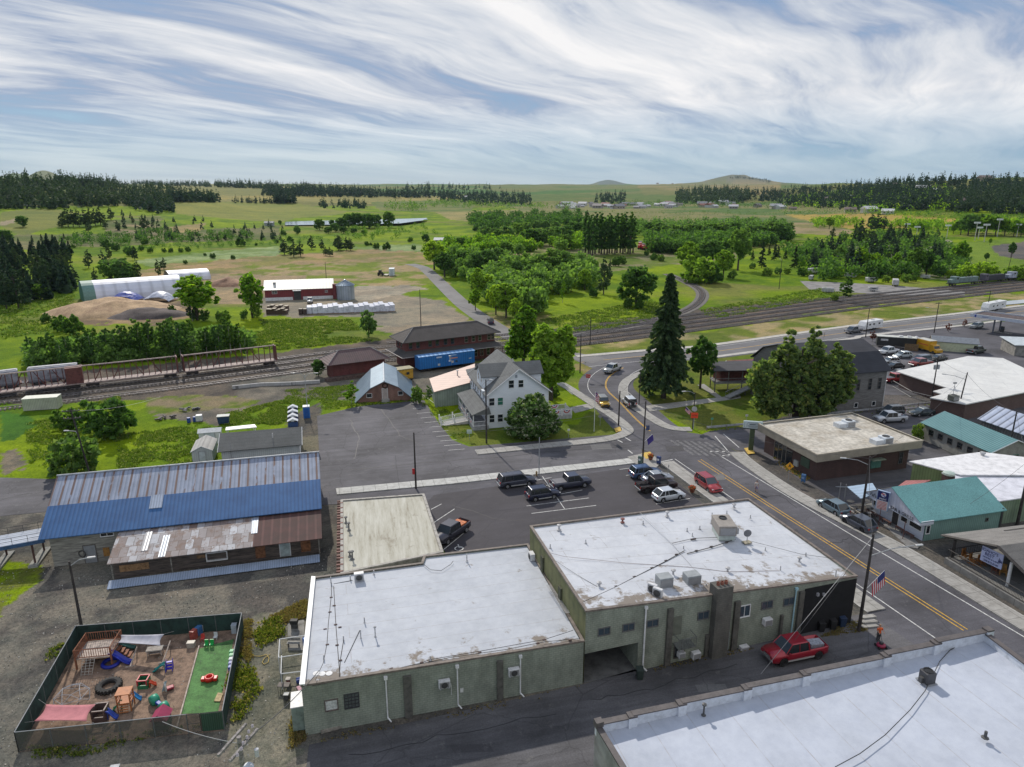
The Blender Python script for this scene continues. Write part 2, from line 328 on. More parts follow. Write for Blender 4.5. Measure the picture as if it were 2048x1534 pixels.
def inpoly(x,y,P):
 ins=np.zeros(x.shape,bool);n=len(P)
 for i in range(n):
  x0,y0=P[i];x1,y1=P[(i+1)%n]
  if y0==y1: continue
  c=((y0>y)!=(y1>y));ins^=c&(x<(x1-x0)*(y-y0)/(y1-y0)+x0)
 return ins
# ground colours: (outline in photo pixels, colour, second colour, patch size m, edge wobble px)
LUSH=(.185,.265,.008);LUSH2=(.085,.16,.010);DRY=(.27,.215,.11);TAN=(.27,.215,.145);GRAV=(.095,.09,.092);GRAV2=(.165,.155,.145);BAL=(.085,.076,.076)
ZONES=[
([(-900,300),(3000,300),(3000,412),(-900,412)],(.15,.16,.06),(.10,.15,.05),260,0),
([(640,362),(1310,362),(1300,388),(940,390),(640,392)],(.07,.15,.045),(.15,.17,.07),420,1),
([(1385,335),(1580,335),(1575,367),(1385,369)],(.13,.145,.11),(.17,.17,.12),300,0),
([(1160,340),(1260,340),(1250,369),(1165,369)],(.12,.15,.13),(.12,.15,.13),300,0),
([(1270,366),(1560,360),(1560,392),(1290,390)],(.25,.21,.11),(.16,.17,.07),300,1),
([(280,362),(560,372),(770,398),(560,404),(340,402),(290,385)],(.20,.20,.085),(.17,.18,.07),300,1),
([(360,392),(930,392),(925,402),(840,412),(690,406),(520,404)],(.27,.235,.09),(.22,.21,.08),200,1),
([(345,404),(520,405),(600,408),(700,424),(670,430),(590,436),(560,446),(440,436),(350,428)],(.20,.215,.06),(.17,.20,.055),220,1),
([(740,404),(960,400),(940,425),(760,420)],(.11,.16,.05),(.16,.18,.07),120,1),
([(870,424),(1060,418),(1160,430),(1000,446),(900,440)],(.27,.24,.11),(.2,.2,.08),60,1),
([(1000,408),(1600,406),(1750,420),(1700,452),(1250,455),(1100,440)],(.09,.15,.05),(.19,.19,.09),110,1),
([(1570,430),(1740,427),(1925,438),(1912,456),(1700,457),(1640,448)],(.36,.27,.085),(.33,.25,.08),120,1),
([(1565,443),(1640,447),(1710,462),(1690,472),(1575,466)],(.27,.22,.14),(.2,.19,.09),30,1),
([(0,425),(70,417),(122,420),(118,452),(40,474),(0,452)],(.17,.19,.055),(.14,.17,.05),90,1),
([(0,444),(32,436),(30,446),(0,452)],(.3,.25,.18),(.3,.25,.18),50,1),
([(-200,474),(300,466),(560,452),(560,478),(0,500),(-200,505)],(.16,.16,.085),(.10,.13,.045),50,3),
([(210,440),(320,432),(330,470),(215,470)],(.22,.19,.12),(.08,.12,.03),25,3),
([(330,455),(410,446),(400,462),(340,466)],(.27,.22,.11),(.27,.22,.11),50,1),
([(270,522),(420,503),(560,492),(560,516),(420,522),(300,534)],(.23,.30,.15),(.15,.22,.08),12,2),
([(690,495),(840,488),(855,505),(780,506)],(.22,.29,.14),(.14,.21,.07),12,2),
([(270,545),(340,528),(560,510),(720,498),(850,505),(875,530),(700,528),(560,538),(400,556),(290,565)],(.30,.22,.13),(.19,.185,.07),14,3),
([(490,532),(840,523),(905,570),(820,572),(700,572),(560,556)],(.30,.24,.15),(.14,.19,.03),9,4),
([(420,548),(610,552),(620,572),(520,605),(430,610),(380,570)],(.31,.24,.16),(.25,.2,.14),10,3),
([(500,590),(700,600),(800,588),(880,602),(960,655),(1010,690),(860,665),(740,650),(740,636),(530,632)],(.22,.2,.175),(.27,.24,.2),12,4),
([(705,573),(830,570),(860,578),(790,590),(730,600),(690,598)],(.32,.29,.25),(.26,.23,.2),8,3),
([(740,655),(860,648),(960,668),(1000,690),(800,672)],(.25,.21,.17),(.3,.26,.2),6,3),
([(110,615),(330,590),(420,625),(330,648),(150,650)],(.30,.22,.14),(.16,.12,.09),7,6),
([(940,478),(1010,470),(1110,490),(1150,520),(1040,520),(940,500)],(.27,.22,.15),(.13,.16,.05),9,4),
([(1120,500),(1420,480),(1500,515),(1200,545)],(.20,.19,.11),(.11,.16,.03),9,4),
([(-300,812),(-100,782),(0,758),(560,704),(800,676),(1000,690),(1130,655),(1400,618),(1700,590),(2048,561),(2300,540),(2300,556),(2048,580),(1700,616),(1380,662),(1180,690),(1000,712),(850,740),(640,775),(540,790),(300,800),(0,808),(-300,860)],BAL,(.13,.11,.10),5,3),
([(1150,690),(1400,664),(1700,622),(2048,583),(2400,555),(2400,580),(2048,606),(1900,640),(1650,668),(1430,694),(1200,715)],(.30,.25,.145),(.115,.155,.028),10,5),
([(460,765),(660,735),(790,720),(1000,725),(1020,760),(840,800),(560,800),(430,850),(300,830),(480,800)],(.12,.112,.108),(.18,.165,.15),6,4),
([(290,795),(430,790),(520,800),(500,812),(300,830)],(.2,.17,.12),(.11,.16,.025),5,4),
([(600,880),(640,800),(640,860),(660,960),(600,960)],(.10,.097,.1),(.14,.13,.12),4,3),
([(570,838),(640,805),(645,930),(600,930)],(.085,.082,.085),(.12,.11,.10),3,4),
([(-200,1030),(100,1010),(700,960),(700,1110),(1240,1100),(1300,1640),(-900,1640)],GRAV,GRAV2,3.5,4),
([(-200,1105),(88,1128),(80,1160),(40,1190),(0,1232),(-200,1300)],LUSH,(.14,.16,.035),2.2,5),
([(480,1240),(620,1205),(620,1250),(600,1500),(480,1600),(450,1400)],(.2,.19,.165),(.14,.14,.12),1.6,8),
([(0,905),(40,895),(50,935),(0,950)],(.23,.19,.15),(.16,.14,.12),1.5,6),
([(0,822),(60,832),(75,850),(30,880),(0,885)],(.055,.15,.02),(.05,.13,.02),20,2),
([(1890,490),(2048,472),(2300,465),(2300,580),(2048,548),(1930,530),(1900,505)],(.14,.215,.032),(.12,.19,.03),30,2),
([(1980,492),(2048,484),(2200,480),(2200,530),(2060,522),(2000,512)],(.11,.105,.115),(.13,.12,.12),30,1),
([(1600,500),(1900,480),(1960,540),(1900,560),(1700,540)],(.13,.19,.035),(.3,.28,.25),14,4),
([(1180,722),(1300,712),(1290,728),(1220,735),(1180,752),(1140,735)],(.27,.22,.12),(.2,.19,.06),3,3),
([(930,640),(1050,600),(1120,650),(1010,668)],(.22,.2,.09),(.1,.15,.02),5,5),
([(560,880),(640,870),(640,900),(560,905)],(.13,.12,.11),(.16,.15,.12),2,2),
([(1250,740),(1560,700),(1800,720),(1800,840),(1400,860),(1240,800)],(.10,.15,.02),(.13,.15,.035),6,2),
([(1640,780),(1800,760),(1960,830),(2100,790),(2100,1100),(1500,1000),(1480,900)],(.10,.097,.105),(.13,.12,.125),6,2),
([(1240,900),(1500,900),(1760,1240),(1500,1300),(1200,1120)],(.10,.097,.1),(.14,.135,.13),3,2),
([(1480,900),(1640,900),(2100,1090),(2400,1200),(2400,1500),(2048,1260),(1700,1040)],(.085,.082,.088),(.105,.10,.10),4,2),
([(900,830),(1060,840),(1150,850),(1240,770),(1270,870),(960,905),(880,860)],(.095,.145,.02),(.12,.15,.03),4,2),
]
def ground():
 N=620;t=np.linspace(0,1,660);a=25**-.5;b=a-16000**-.5;ys=(a-b*t)**-2
 ys=np.concatenate([[-160,-100,-50,-20,0,12,20],ys]);u=np.linspace(-1,1,N);u=np.sign(u)*np.abs(u)**1.08
 hw=.92*(np.maximum(ys,0)+48)+8;X=hw[:,None]*u[None,:];Y=np.repeat(ys[:,None],N,1);Z=TZ(X,Y)
 # low weedy bank left of the warehouse, loose rises in meadows
 d=np.hypot(X,Y);Z=Z+ (fbm(X/7,Y/7,3)-.5)*.35*np.clip((d-400)/60,0,1)*np.clip((900-d)/300,0,1)*2-.02
 px,py=Pn(X,Y,Z)
 f=fbm(X/26,Y/26,5);g=fbm(X/5.5+40,Y/5.5,4)
 def lerp(c1,c2,w): return np.array(c1)[None,None]*(1-w[...,None])+np.array(c2)[None,None]*w[...,None]
 w=np.clip((f-.42)*6,0,1)*.65+np.clip((g-.4)*4,0,1)*.35;C=lerp(LUSH2,LUSH,w);w2=np.clip((fbm(X/60+9,Y/38+4,4)-.56)*8,0,1)*.6;C=C*(1-w2[...,None])+np.array((.19,.17,.075))*w2[...,None]
 for (P,c1,c2,ps,wob) in ZONES:
  nx=(fbm(X/(ps*.6)+3,Y/(ps*.6),3)-.5)*wob*6;ny=(fbm(X/(ps*.6)+90,Y/(ps*.6)+33,3)-.5)*wob*2.6
  m=inpoly(px+nx,py+ny,P)&(Y>18) if min(p[1] for p in P)>0 else inpoly(px,py,P)
  if not m.any(): continue
  w=np.clip((fbm(X/ps+11,Y/ps+7,4)-.46)*7+.5,0,1);C=np.where(m[...,None],lerp(c1,c2,w),C)
 # mown / driven streaks in the striped hay field, weeds on the gravel
 nr,nc=X.shape;idx=np.arange(nr*nc).reshape(nr,nc)
 q=np.stack([idx[:-1,:-1],idx[:-1,1:],idx[1:,1:],idx[1:,:-1]],-1).reshape(-1,4)
 me=bpy.data.meshes.new('ground');me.vertices.add(nr*nc);me.vertices.foreach_set('co',np.stack([X,Y,Z],-1).astype(np.float32).ravel())
 me.loops.add(q.size);me.loops.foreach_set('vertex_index',q.astype(np.int32).ravel());me.polygons.add(len(q))
 me.polygons.foreach_set('loop_start',np.arange(0,q.size,4,dtype=np.int32));me.polygons.foreach_set('loop_total',np.full(len(q),4,np.int32));me.update()
 me.polygons.foreach_set('use_smooth',np.ones(len(q),bool))
 at=me.color_attributes.new('Col','FLOAT_COLOR','POINT');at.data.foreach_set('color',np.concatenate([C,np.ones(C.shape[:2]+(1,))],-1).astype(np.float32).ravel())
 m,nt,n,l,bs=_mat('ground');bs.inputs['Roughness'].default_value=.95;bs.inputs['Specular IOR Level'].default_value=.05
 va=n.new('ShaderNodeVertexColor');va.layer_name='Col';v=_pos(n,l)
 f1=_noise(n,l,v,2.6,5,.75);f2=_noise(n,l,v,.35,5,.7);f3=_noise(n,l,v,.03,6,.65);f4=_noise(n,l,v,9,2,.6)
 col=_mix(n,l,.85,va.outputs[0],_ramp(n,l,f1,[(.3,(.5,.52,.5)),(.5,(1,)*3),(.7,(1.5,1.45,1.35))]),'MULTIPLY')
 col=_mix(n,l,.7,col,_ramp(n,l,f2,[(.35,(.68,.74,.72)),(.65,(1.28,1.2,1.1))]),'MULTIPLY')
 col=_mix(n,l,.7,col,_ramp(n,l,f3,[(.35,(.72,.8,.78)),(.62,(1.25,1.15,1.0))]),'MULTIPLY')
 col=_mix(n,l,.6,col,_ramp(n,l,f4,[(.3,(.6,.6,.6)),(.7,(1.35,1.35,1.35))]),'MULTIPLY')
 l.new(col,bs.inputs['Base Color']);_bump(n,l,f1,bs,.5,.15)
 me.materials.append(m);o=bpy.data.objects.new('ground',me);COL.objects.link(o);tag(o,kind='structure')
ground()
A15=R(15)
ASPH=mat_asphalt();ASPH_OLD=mat_asphalt((.085,.082,.092),R(15),.35,.6,(.18,.175,.17));ASPH_NEW=mat_asphalt((.052,.048,.056),R(15),.18,.3,(.085,.08,.085));ASPH_H=mat_asphalt((.13,.128,.135),R(20),.12,.25)
CONC=mat_concrete();CONC_N=mat_concrete(R(15),(.5,.5,.48),1.7);WHITE=mat((.62,.62,.6),.8,.2,2.5,fine=9);YEL=mat((.62,.36,.035),.8,.2,2.5,fine=9)
def sheet(name,px,lv,m,z=None):
 z=.004*lv if z is None else z
 o=prism([G(*p) for p in px],-.06,z).mk(name,m);tag(o,kind='structure');return o
def slab(name,px,h,m,z0=-.05):
 o=prism([G(*p) for p in px],z0,h).mk(name,m);tag(o,kind='structure');return o
def offs(P,w0,w1):
 """strip outline along polyline P between offsets w0,w1 (metres, + = left)"""
 n=len(P);L=[];Rr=[]
 for i in range(n):
  a=Vector(P[max(i-1,0)]);b=Vector(P[min(i+1,n-1)]);d=(b-a).normalized();nn=Vector((-d.y,d.x));p=Vector(P[i])
  L.append(tuple(p+nn*w0));Rr.append(tuple(p+nn*w1))
 return L,Rr
def smoothline(P,k=6):
 out=[];n=len(P)
 for i in range(n-1):
  p0,p1,p2,p3=[Vector(P[j]) for j in (max(i-1,0),i,i+1,min(i+2,n-1))]
  for s in range(k):
   t=s/k;out.append(tuple(.5*((2*p1)+(-p0+p2)*t+(2*p0-5*p1+4*p2-p3)*t*t+(-p0+3*p1-3*p2+p3)*t**3)))
 out.append(tuple(P[-1]));return out
def strip(mb,P,w0,w1,z0,z1):
 L,Rr=offs(P,w0,w1)
 for i in range(len(P)-1): mb.prism([L[i],Rr[i],Rr[i+1],L[i+1]],z0,z1)
 return mb
def road(name,P,w,m,lv):
 L,Rr=offs(P,w/2,-w/2);n=len(L);mb=MB();z=.004*lv
 mb.add([(p[0],p[1],z) for p in L+Rr],[(i,n+i,n+i+1,i+1) for i in range(n-1)])
 o=mb.mk(name,m);tag(o,kind='structure');return o
# streets and lots
sheet('street',[(0,955),(100,958),(640,928),(760,915),(940,893),(1240,868),(1275,872),(1290,925),(1270,930),(672,992),(640,1000),(90,1024),(-60,1038),(-160,1046),(-160,965)],1,ASPH_OLD)
mainL=[G(*p) for p in [(1323,928),(1425,1004),(1736,1227)]]
sheet('main_street',[(1300,905),(1323,928),(1425,1004),(1736,1227),(1800,1272),(2120,1534),(2400,1480),(2048,1237),(1856,1122),(1750,1064),(1635,1005),(1572,969),(1490,912),(1440,885),(1400,868),(1330,858),(1250,868),(1240,880)],2,ASPH)
curve=smoothline([G(*p) for p in [(1400,915),(1300,862),(1240,805),(1212,775),(1222,750),(1262,730),(1320,722)]])
road('road',curve,12.0,ASPH,3)
sheet('side_street',[(1400,870),(1420,862),(1600,838),(1760,818),(2048,792),(2300,770),(2300,840),(2048,830),(1960,840),(1860,880),(2000,980),(1900,985),(1700,1010),(1600,960),(1520,905),(1470,900)],1,ASPH_OLD)
hw=smoothline([G(*p) for p in [(1160,725),(1290,712),(1430,703),(1700,664),(1900,640),(2048,622),(2350,590)]])
road('highway',hw,13,ASPH_H,2)
road('rural_road',smoothline([G(*p) for p in [(1200,722),(1120,705),(1040,680),(985,650),(930,612),(890,575),(862,548),(845,535),(820,528)]]),6.5,mat_asphalt((.16,.155,.155),0,.15,.3),6)
sheet('parking_lot',[(634,832),(720,812),(848,800),(880,850),(905,880),(950,898),(960,905),(640,932)],3,ASPH_OLD)
sheet('lot_verge',[(640,985),(1275,925),(1290,950),(1240,1000),(870,1030),(850,1000),(640,1010)],3,ASPH)
sheet('town_lot',[(868,990),(1270,934),(1318,934),(1405,1008),(1480,1060),(1200,1110),(900,1130),(850,1010)],4,ASPH_NEW)
sheet('alley',[(618,1490),(1168,1368),(1600,1245),(1736,1227),(1860,1310),(2100,1534),(1500,1640),(600,1640)],5,mat_asphalt((.082,.08,.086),R(15),.4,.8,(.17,.165,.155)))
sheet('motel_lot',[(1590,745),(1700,790),(1850,790),(2000,700),(1700,690),(1610,705)],4,ASPH_OLD)
sheet('fuel_lot',[(1690,672),(1960,648),(2120,632),(2300,650),(2200,760),(2000,735),(1740,690)],5,ASPH)
slab('barn_walkway',[(1290,812),(1480,790),(1482,796),(1300,823)],.05,CONC)
slab('barn_path',[(1395,770),(1440,800),(1450,799),(1408,768)],.04,CONC)
# sidewalks: raised slabs with kerbs
slab('sidewalk',[(672,978),(900,957),(1240,920),(1275,915),(1278,926),(1240,931),(900,969),(674,990)],.13,CONC_N)
def sw(name,pts,w,m=CONC,h=.14,side=1,lv=0):
 P=smoothline([G(*p) for p in pts],4);o=strip(MB(),P,0,side*w,-.05,h).mk(name,m);tag(o,kind='structure')
 k=strip(MB(),P,-.16*side,0,-.05,h+.012).mk('kerb',mat((.42,.41,.39),.9,.15,3));tag(k,kind='structure')
sw('main_sidewalk',[(1322,926),(1425,1003),(1580,1112),(1736,1226)],2.2,side=1)
slab('corner_pavement',[(1255,915),(1300,905),(1322,926),(1300,950),(1275,932)],.145,CONC)
sw('shop_sidewalk',[(1486,905),(1508,925),(1572,969),(1635,1005),(1750,1063),(1856,1121),(2048,1236),(2300,1385)],2.3,side=-1)
sw('house_sidewalk',[(950,902),(1080,889),(1200,877),(1240,866),(1244,856),(1220,835),(1180,810),(1150,790),(1118,770),(1080,752)],1.9,side=-1)
sw('park_sidewalk',[(1380,856),(1340,852),(1290,822),(1262,800),(1254,780),(1262,762),(1290,748),(1330,738)],1.9,side=1)
sw('highway_sidewalk',[(1150,712),(1290,700),(1430,688),(1700,651),(1900,628),(2048,610),(2300,582)],1.8,mat_concrete(R(20),(.5,.48,.44),2.5),side=-1)
sw('verge_sidewalk',[(1430,716),(1700,680),(1740,672),(1950,650),(2048,635)],1.6,mat_concrete(R(20),(.48,.46,.43),2.5),side=1)
# painted markings
mk=MB();my=MB();Z1,Z2=.0125,.0165
def line(mb,pts,w,z0=.0,z1=.02): strip(mb,[G(*p) for p in pts],w/2,-w/2,z0,z1)
line(my,[(1402,919),(1545,1012),(1935,1259)],.12);line(my,[(1396,921),(1540,1014),(1927,1261)],.12)
cy=curve[6:-8];strip(my,cy,.16,.04,0,.022);strip(my,cy,-.04,-.16,0,.022)
line(mk,[(1441,912),(1700,1068),(2060,1281)],.13);line(mk,[(1350,918),(1870,1276)],.12)
strip(mk,curve[14:-6],4.0,3.88,0,.022);strip(mk,curve[14:-6],-4.0,-4.12,0,.022)
line(mk,[(1441,912),(1465,909)],.3);line(mk,[(1420,903),(1458,903)],.3);line(mk,[(1320,924),(1345,919)],.2)
for a,b in [((1430,872),(1455,901)),((1447,868),(1478,895))]: line(mk,[a,b],.15)
for a,b in [((1230,877),(1245,885)),((1245,872),(1262,882)),((1256,900),(1265,907))]: line(mk,[a,b],.2)
strip(mk,hw,4.6,4.45,0,.016);strip(my,hw,.1,-.1,0,.016);strip(mk,hw,-4.45,-4.6,0,.016)
for i in range(11):                                    # bays of the western lot
 x=846+i*8.4;y=806+i*9.2;line(mk,[(x,y),(x-28-i*.6,y+2.6)],.1)
for a,b in [((835,782),(868,806))]: line(mk,[a,b],.1)
for a,b in [((862,1019),(883,1008)),((868,1045),(909,1018)),((884,1102),(928,1066)),((1048,974),(1085,970)),((1053,1012),(1178,996)),((1063,1027),(1192,1011)),((1085,953),(1130,1019)),((1070,961),(1103,955)),((1085,972),(1108,969)),((1239,939),(1264,936)),((1252,951),(1260,950)),((1122,988),(1165,980)),((1312,1008),(1380,997))]: line(mk,[a,b],.11)
for k in range(12):                                    # wheelchair symbol
 c=G(918,1097);a=2*math.pi*k/12;b=2*math.pi*(k+1)/12;
 strip(mk,[(c[0]+.5*math.cos(a),c[1]+.5*math.sin(a)),(c[0]+.5*math.cos(b),c[1]+.5*math.sin(b))],.06,-.06,0,.02)
strip(mk,[(G(918,1097)[0]-.2,G(918,1097)[1]+1.0),(G(918,1097)[0],G(918,1097)[1]+.2),(G(918,1097)[0]+.45,G(918,1097)[1]+.2)],.06,-.06,0,.02)
tag(mk.mk('white_road_markings',WHITE),kind='structure');tag(my.mk('yellow_road_markings',YEL),kind='structure')
pt=MB()
for q in [[(1283,908),(1300,905),(1308,914),(1292,920)],[(1488,898),(1502,896),(1510,908),(1496,910)],[(1228,858),(1240,855),(1243,863),(1232,866)]]: pt.prism([G(*p) for p in q],.1,.162)
tag(pt.mk('tactile_paving',mat((.6,.4,.08),.85,.15,3)),kind='structure')
wt=MB()
for i in range(7):                                     # pale mat patches on the crossing
 a=G(1340+i*14,880+i*.8) ;b=G(1340+i*14+48,880+i*.8+30);strip(wt,[a,b],.28,-.28,0,.0205)
tag(wt.mk('worn_crosswalk_bars',mat((.135,.133,.14),.9,.3,1.5)),kind='structure')
# tar seams, patched trenches and oil marks
ts=MB();r_=np.random.default_rng(4)
for L in ([(700,840),(720,880),(705,925)],[(760,815),(800,870),(860,900)],[(200,965),(330,962),(470,955),(640,945)],[(700,940),(900,922),(1150,900),(1300,890)],[(1330,880),(1400,905),(1480,960)],[(1500,1000),(1560,990),(1600,1020)],[(1650,1090),(1700,1075),(1760,1120)],[(1280,870),(1350,900),(1330,925)],[(900,1010),(1000,1040),(1200,1040)],[(1180,1400),(1300,1380),(1500,1320)],[(700,1510),(900,1470),(1150,1420)],[(1600,860),(1700,870),(1850,850)],[(1780,690),(1850,670),(2000,680)]):
 P=[G(*p) for p in L];Q_=[]
 for a,b in zip(P[:-1],P[1:]):
  for k in range(7): t=k/7;Q_.append((a[0]+(b[0]-a[0])*t+r_.normal()*.12,a[1]+(b[1]-a[1])*t+r_.normal()*.18))
 strip(ts,Q_,.035,-.035,0,.024)
tag(ts.mk('tar_seams',mat((.022,.022,.024),.6,.1,2)),kind='structure')
pa=MB();pb_=MB()
for k,(x,y,w_,h_) in enumerate(((1180,890,40,8),(1330,893,34,9),(1420,950,26,10),(1560,1060,34,14),(1390,1370,60,12),(900,1490,80,14),(1690,850,50,8),(330,975,60,10),(1240,790,12,10),(1850,680,60,6))):
 (pa if k%2 else pb_).prism([G(x,y),G(x+w_,y-2),G(x+w_+h_*.6,y+h_),G(x+h_*.6,y+h_+2)],0,.0225)
tag(pa.mk('asphalt_patches',mat_asphalt((.055,.053,.058),R(15),.2,.2)),kind='structure');tag(pb_.mk('worn_asphalt_patches',mat_asphalt((.13,.128,.13),R(15),.2,.3)),kind='structure')
# building helpers
class FR:                                             # local frame: origin A on the ground, u along ang, v to its left
 def __init__(s,A,deg): s.A=A;s.a=R(deg);s.c=math.cos(s.a);s.s=math.sin(s.a)
 def __call__(s,u,v,z=None):
  x=s.A[0]+u*s.c-v*s.s;y=s.A[1]+u*s.s+v*s.c
  return (x,y) if z is None else (x,y,z)
def wh(px,py,A,B):                                    # photo pixel on the vertical wall A-B -> (distance from A, height)
 a=(px-1024)/F;b=(py-767)/F;d=(a,CP-b*SP,-(SP+b*CP));ex,ey=B[0]-A[0],B[1]-A[1]
 det=a*(-ey)+ex*d[1];t=(A[0]*(-ey)+ex*A[1])/det
 u=(a*t-A[0])/ex if abs(ex)>abs(ey) else (d[1]*t-A[1])/ey
 return u*math.hypot(ex,ey), H+d[2]*t
class WL:                                             # a wall line seen from outside
 def __init__(s,A,B,out=None):
  s.A=Vector(A[:2]);s.d=(Vector(B[:2])-s.A);s.L=s.d.length;s.d.normalize();s.n=Vector((s.d.y,-s.d.x));s.B=Vector(B[:2])
  o=Vector(out) if out else Vector((0,0))
  if (o-s.A).dot(s.n)<0: s.n=-s.n
  s.rz=math.atan2(s.d.y,s.d.x)
 def p(s,u,z,o=0): q=s.A+s.d*u+s.n*o;return (q.x,q.y,z)
 def px(s,x,y): return wh(x,y,s.A,s.B)
 def box(s,mb,u0,u1,z0,z1,o0,o1):
  c=s.p((u0+u1)/2,(z0+z1)/2,(o0+o1)/2);mb.box(c,(abs(u1-u0),abs(o1-o0),abs(z1-z0)),s.rz);return mb
WFR=mat((.72,.72,.72),.6,.08,3);DFR=mat((.1,.09,.08),.6,.1,3);GLS=mat_glass();GLS2=mat_glass((.05,.07,.09));GREY=mat((.3,.31,.33),.55,.12,2)
def window(T,w,u,z,W,Hh,fm=None,gm=None,label=None,bars=1,hb=1,name='window'):
 fm=fm or WFR;gm=gm or GLS;f=.07;mb=MB()
 w.box(mb,u-W/2-f,u+W/2+f,z+Hh/2,z+Hh/2+f,-.03,.07);w.box(mb,u-W/2-f,u+W/2+f,z-Hh/2-f*1.3,z-Hh/2,-.03,.10)
 w.box(mb,u-W/2-f,u-W/2,z-Hh/2,z+Hh/2,-.03,.07);w.box(mb,u+W/2,u+W/2+f,z-Hh/2,z+Hh/2,-.03,.07)
 for i in range(bars): 
  x=u-W/2+W*(i+1)/(bars+1);w.box(mb,x-.025,x+.025,z-Hh/2,z+Hh/2,.0,.055)
 for i in range(hb):
  q=z-Hh/2+Hh*(i+1)/(hb+1);w.box(mb,u-W/2,u+W/2,q-.03,q+.03,.0,.058)
 o=mb.mk(name,fm,T)
 p=w.box(MB(),u-W/2,u+W/2,z-Hh/2,z+Hh/2,-.02,.02).mk('pane',gm,o)
 if label: o['label']=label
 return o
def winpx(T,w,x0,y0,x1,y1,**k):
 xc,yc=(x0+x1)/2,(y0+y1)/2;ua,_=w.px(x0,yc);ub,_=w.px(x1,yc);_,za=w.px(xc,y0);_,zb=w.px(xc,y1)
 return window(T,w,(ua+ub)/2,(za+zb)/2,abs(ub-ua)*.9,abs(za-zb)*.9,**k)
def wbox(T,w,name,m,x0,y0,x1,y1,o0=0.0,o1=.1,z0=None,z1=None,label=None,par=None):
 xc,yc=(x0+x1)/2,(y0+y1)/2;ua,_=w.px(x0,yc);ub,_=w.px(x1,yc);_,za=w.px(xc,y0);_,zb=w.px(xc,y1)
 o=w.box(MB(),ua,ub,zb if z0 is None else z0,za if z1 is None else z1,o0,o1).mk(name,m,par or T)
 if label: o['label']=label
 return o
def door(T,w,u,W,Hh,m,z0=0.0,fm=None):
 mb=MB();fm=fm or WFR;w.box(mb,u-W/2-.08,u-W/2,z0,z0+Hh+.08,-.02,.06);w.box(mb,u+W/2,u+W/2+.08,z0,z0+Hh+.08,-.02,.06);w.box(mb,u-W/2,u+W/2,z0+Hh,z0+Hh+.08,-.02,.06)
 d=w.box(MB(),u-W/2,u+W/2,z0,z0+Hh,-.02,.03).mk('door',m,T);mb.mk('frame',fm,d)
 w.box(MB(),u+W/2-.14,u+W/2-.08,z0+.95,z0+1.05,.03,.09).mk('handle',GREY,d);return d
def gable(T,fr,u0,u1,v0,v1,zE,zR,ov,wm,rm,axis='u',tm=None,t=.14,rise=None):
 """pitched roof over a rectangle;ridge along axis;walls with gable ends"""
 tm=tm or WFR
 if axis=='u':
  vc=(v0+v1)/2 if rise is None else rise;k1=(zR-zE)/(vc-v0);k2=(zR-zE)/(v1-vc)
  P=lambda u,v,z: fr(u,v,z)
  fa=[P(u0-ov,v0-ov,zE-ov*k1),P(u1+ov,v0-ov,zE-ov*k1),P(u1+ov,vc,zR),P(u0-ov,vc,zR)];fb=[P(u1+ov,v1+ov,zE-ov*k2),P(u0-ov,v1+ov,zE-ov*k2),P(u0-ov,vc,zR),P(u1+ov,vc,zR)]
  ends=[(u0,v0,v1,vc),(u1,v0,v1,vc)];W=lambda e,v: fr(e,v)
 else:
  uc=(u0+u1)/2 if rise is None else rise;k1=(zR-zE)/(uc-u0);k2=(zR-zE)/(u1-uc)
  P=lambda u,v,z: fr(u,v,z)
  fa=[P(u0-ov,v1+ov,zE-ov*k1),P(u0-ov,v0-ov,zE-ov*k1),P(uc,v0-ov,zR),P(uc,v1+ov,zR)];fb=[P(u1+ov,v0-ov,zE-ov*k2),P(u1+ov,v1+ov,zE-ov*k2),P(uc,v1+ov,zR),P(uc,v0-ov,zR)]
 up=lambda q,h:[(a[0],a[1],a[2]+h) for a in q]
 rb=MB();rb.slab(up(fa,t),t*.8);rb.slab(up(fb,t),t*.8);roof=rb.mk('roof',rm,T)
 wb=MB()
 c=[fr(u0,v0),fr(u1,v0),fr(u1,v1),fr(u0,v1)]
 vs=[(p[0],p[1],0) for p in c]+[(p[0],p[1],zE) for p in c];fs=[(0,1,5,4),(1,2,6,5),(2,3,7,6),(3,0,4,7)]
 if axis=='u': vs+=[fr(u0,vc,zR),fr(u1,vc,zR)];fs+=[(4,7,8),(5,9,6)];fs[0]=(0,1,5,4)
 else: vs+=[fr(uc,v0,zR),fr(uc,v1,zR)];fs+=[(4,8,5),(7,6,9)]
 wb.add(vs,fs);wall=wb.mk('wall',wm,T)
 # barge boards
 tb=MB()
 for q in (fa,fb):
  for i,j in ((0,3),(1,2)):
   a,b=Vector(q[i]),Vector(q[j]);tb.tube(a+Vector((0,0,t*.45)),b+Vector((0,0,t*.45)),t*.6,t*.6,4)
 tb.mk('barge_board',tm,T)
 return wall,roof
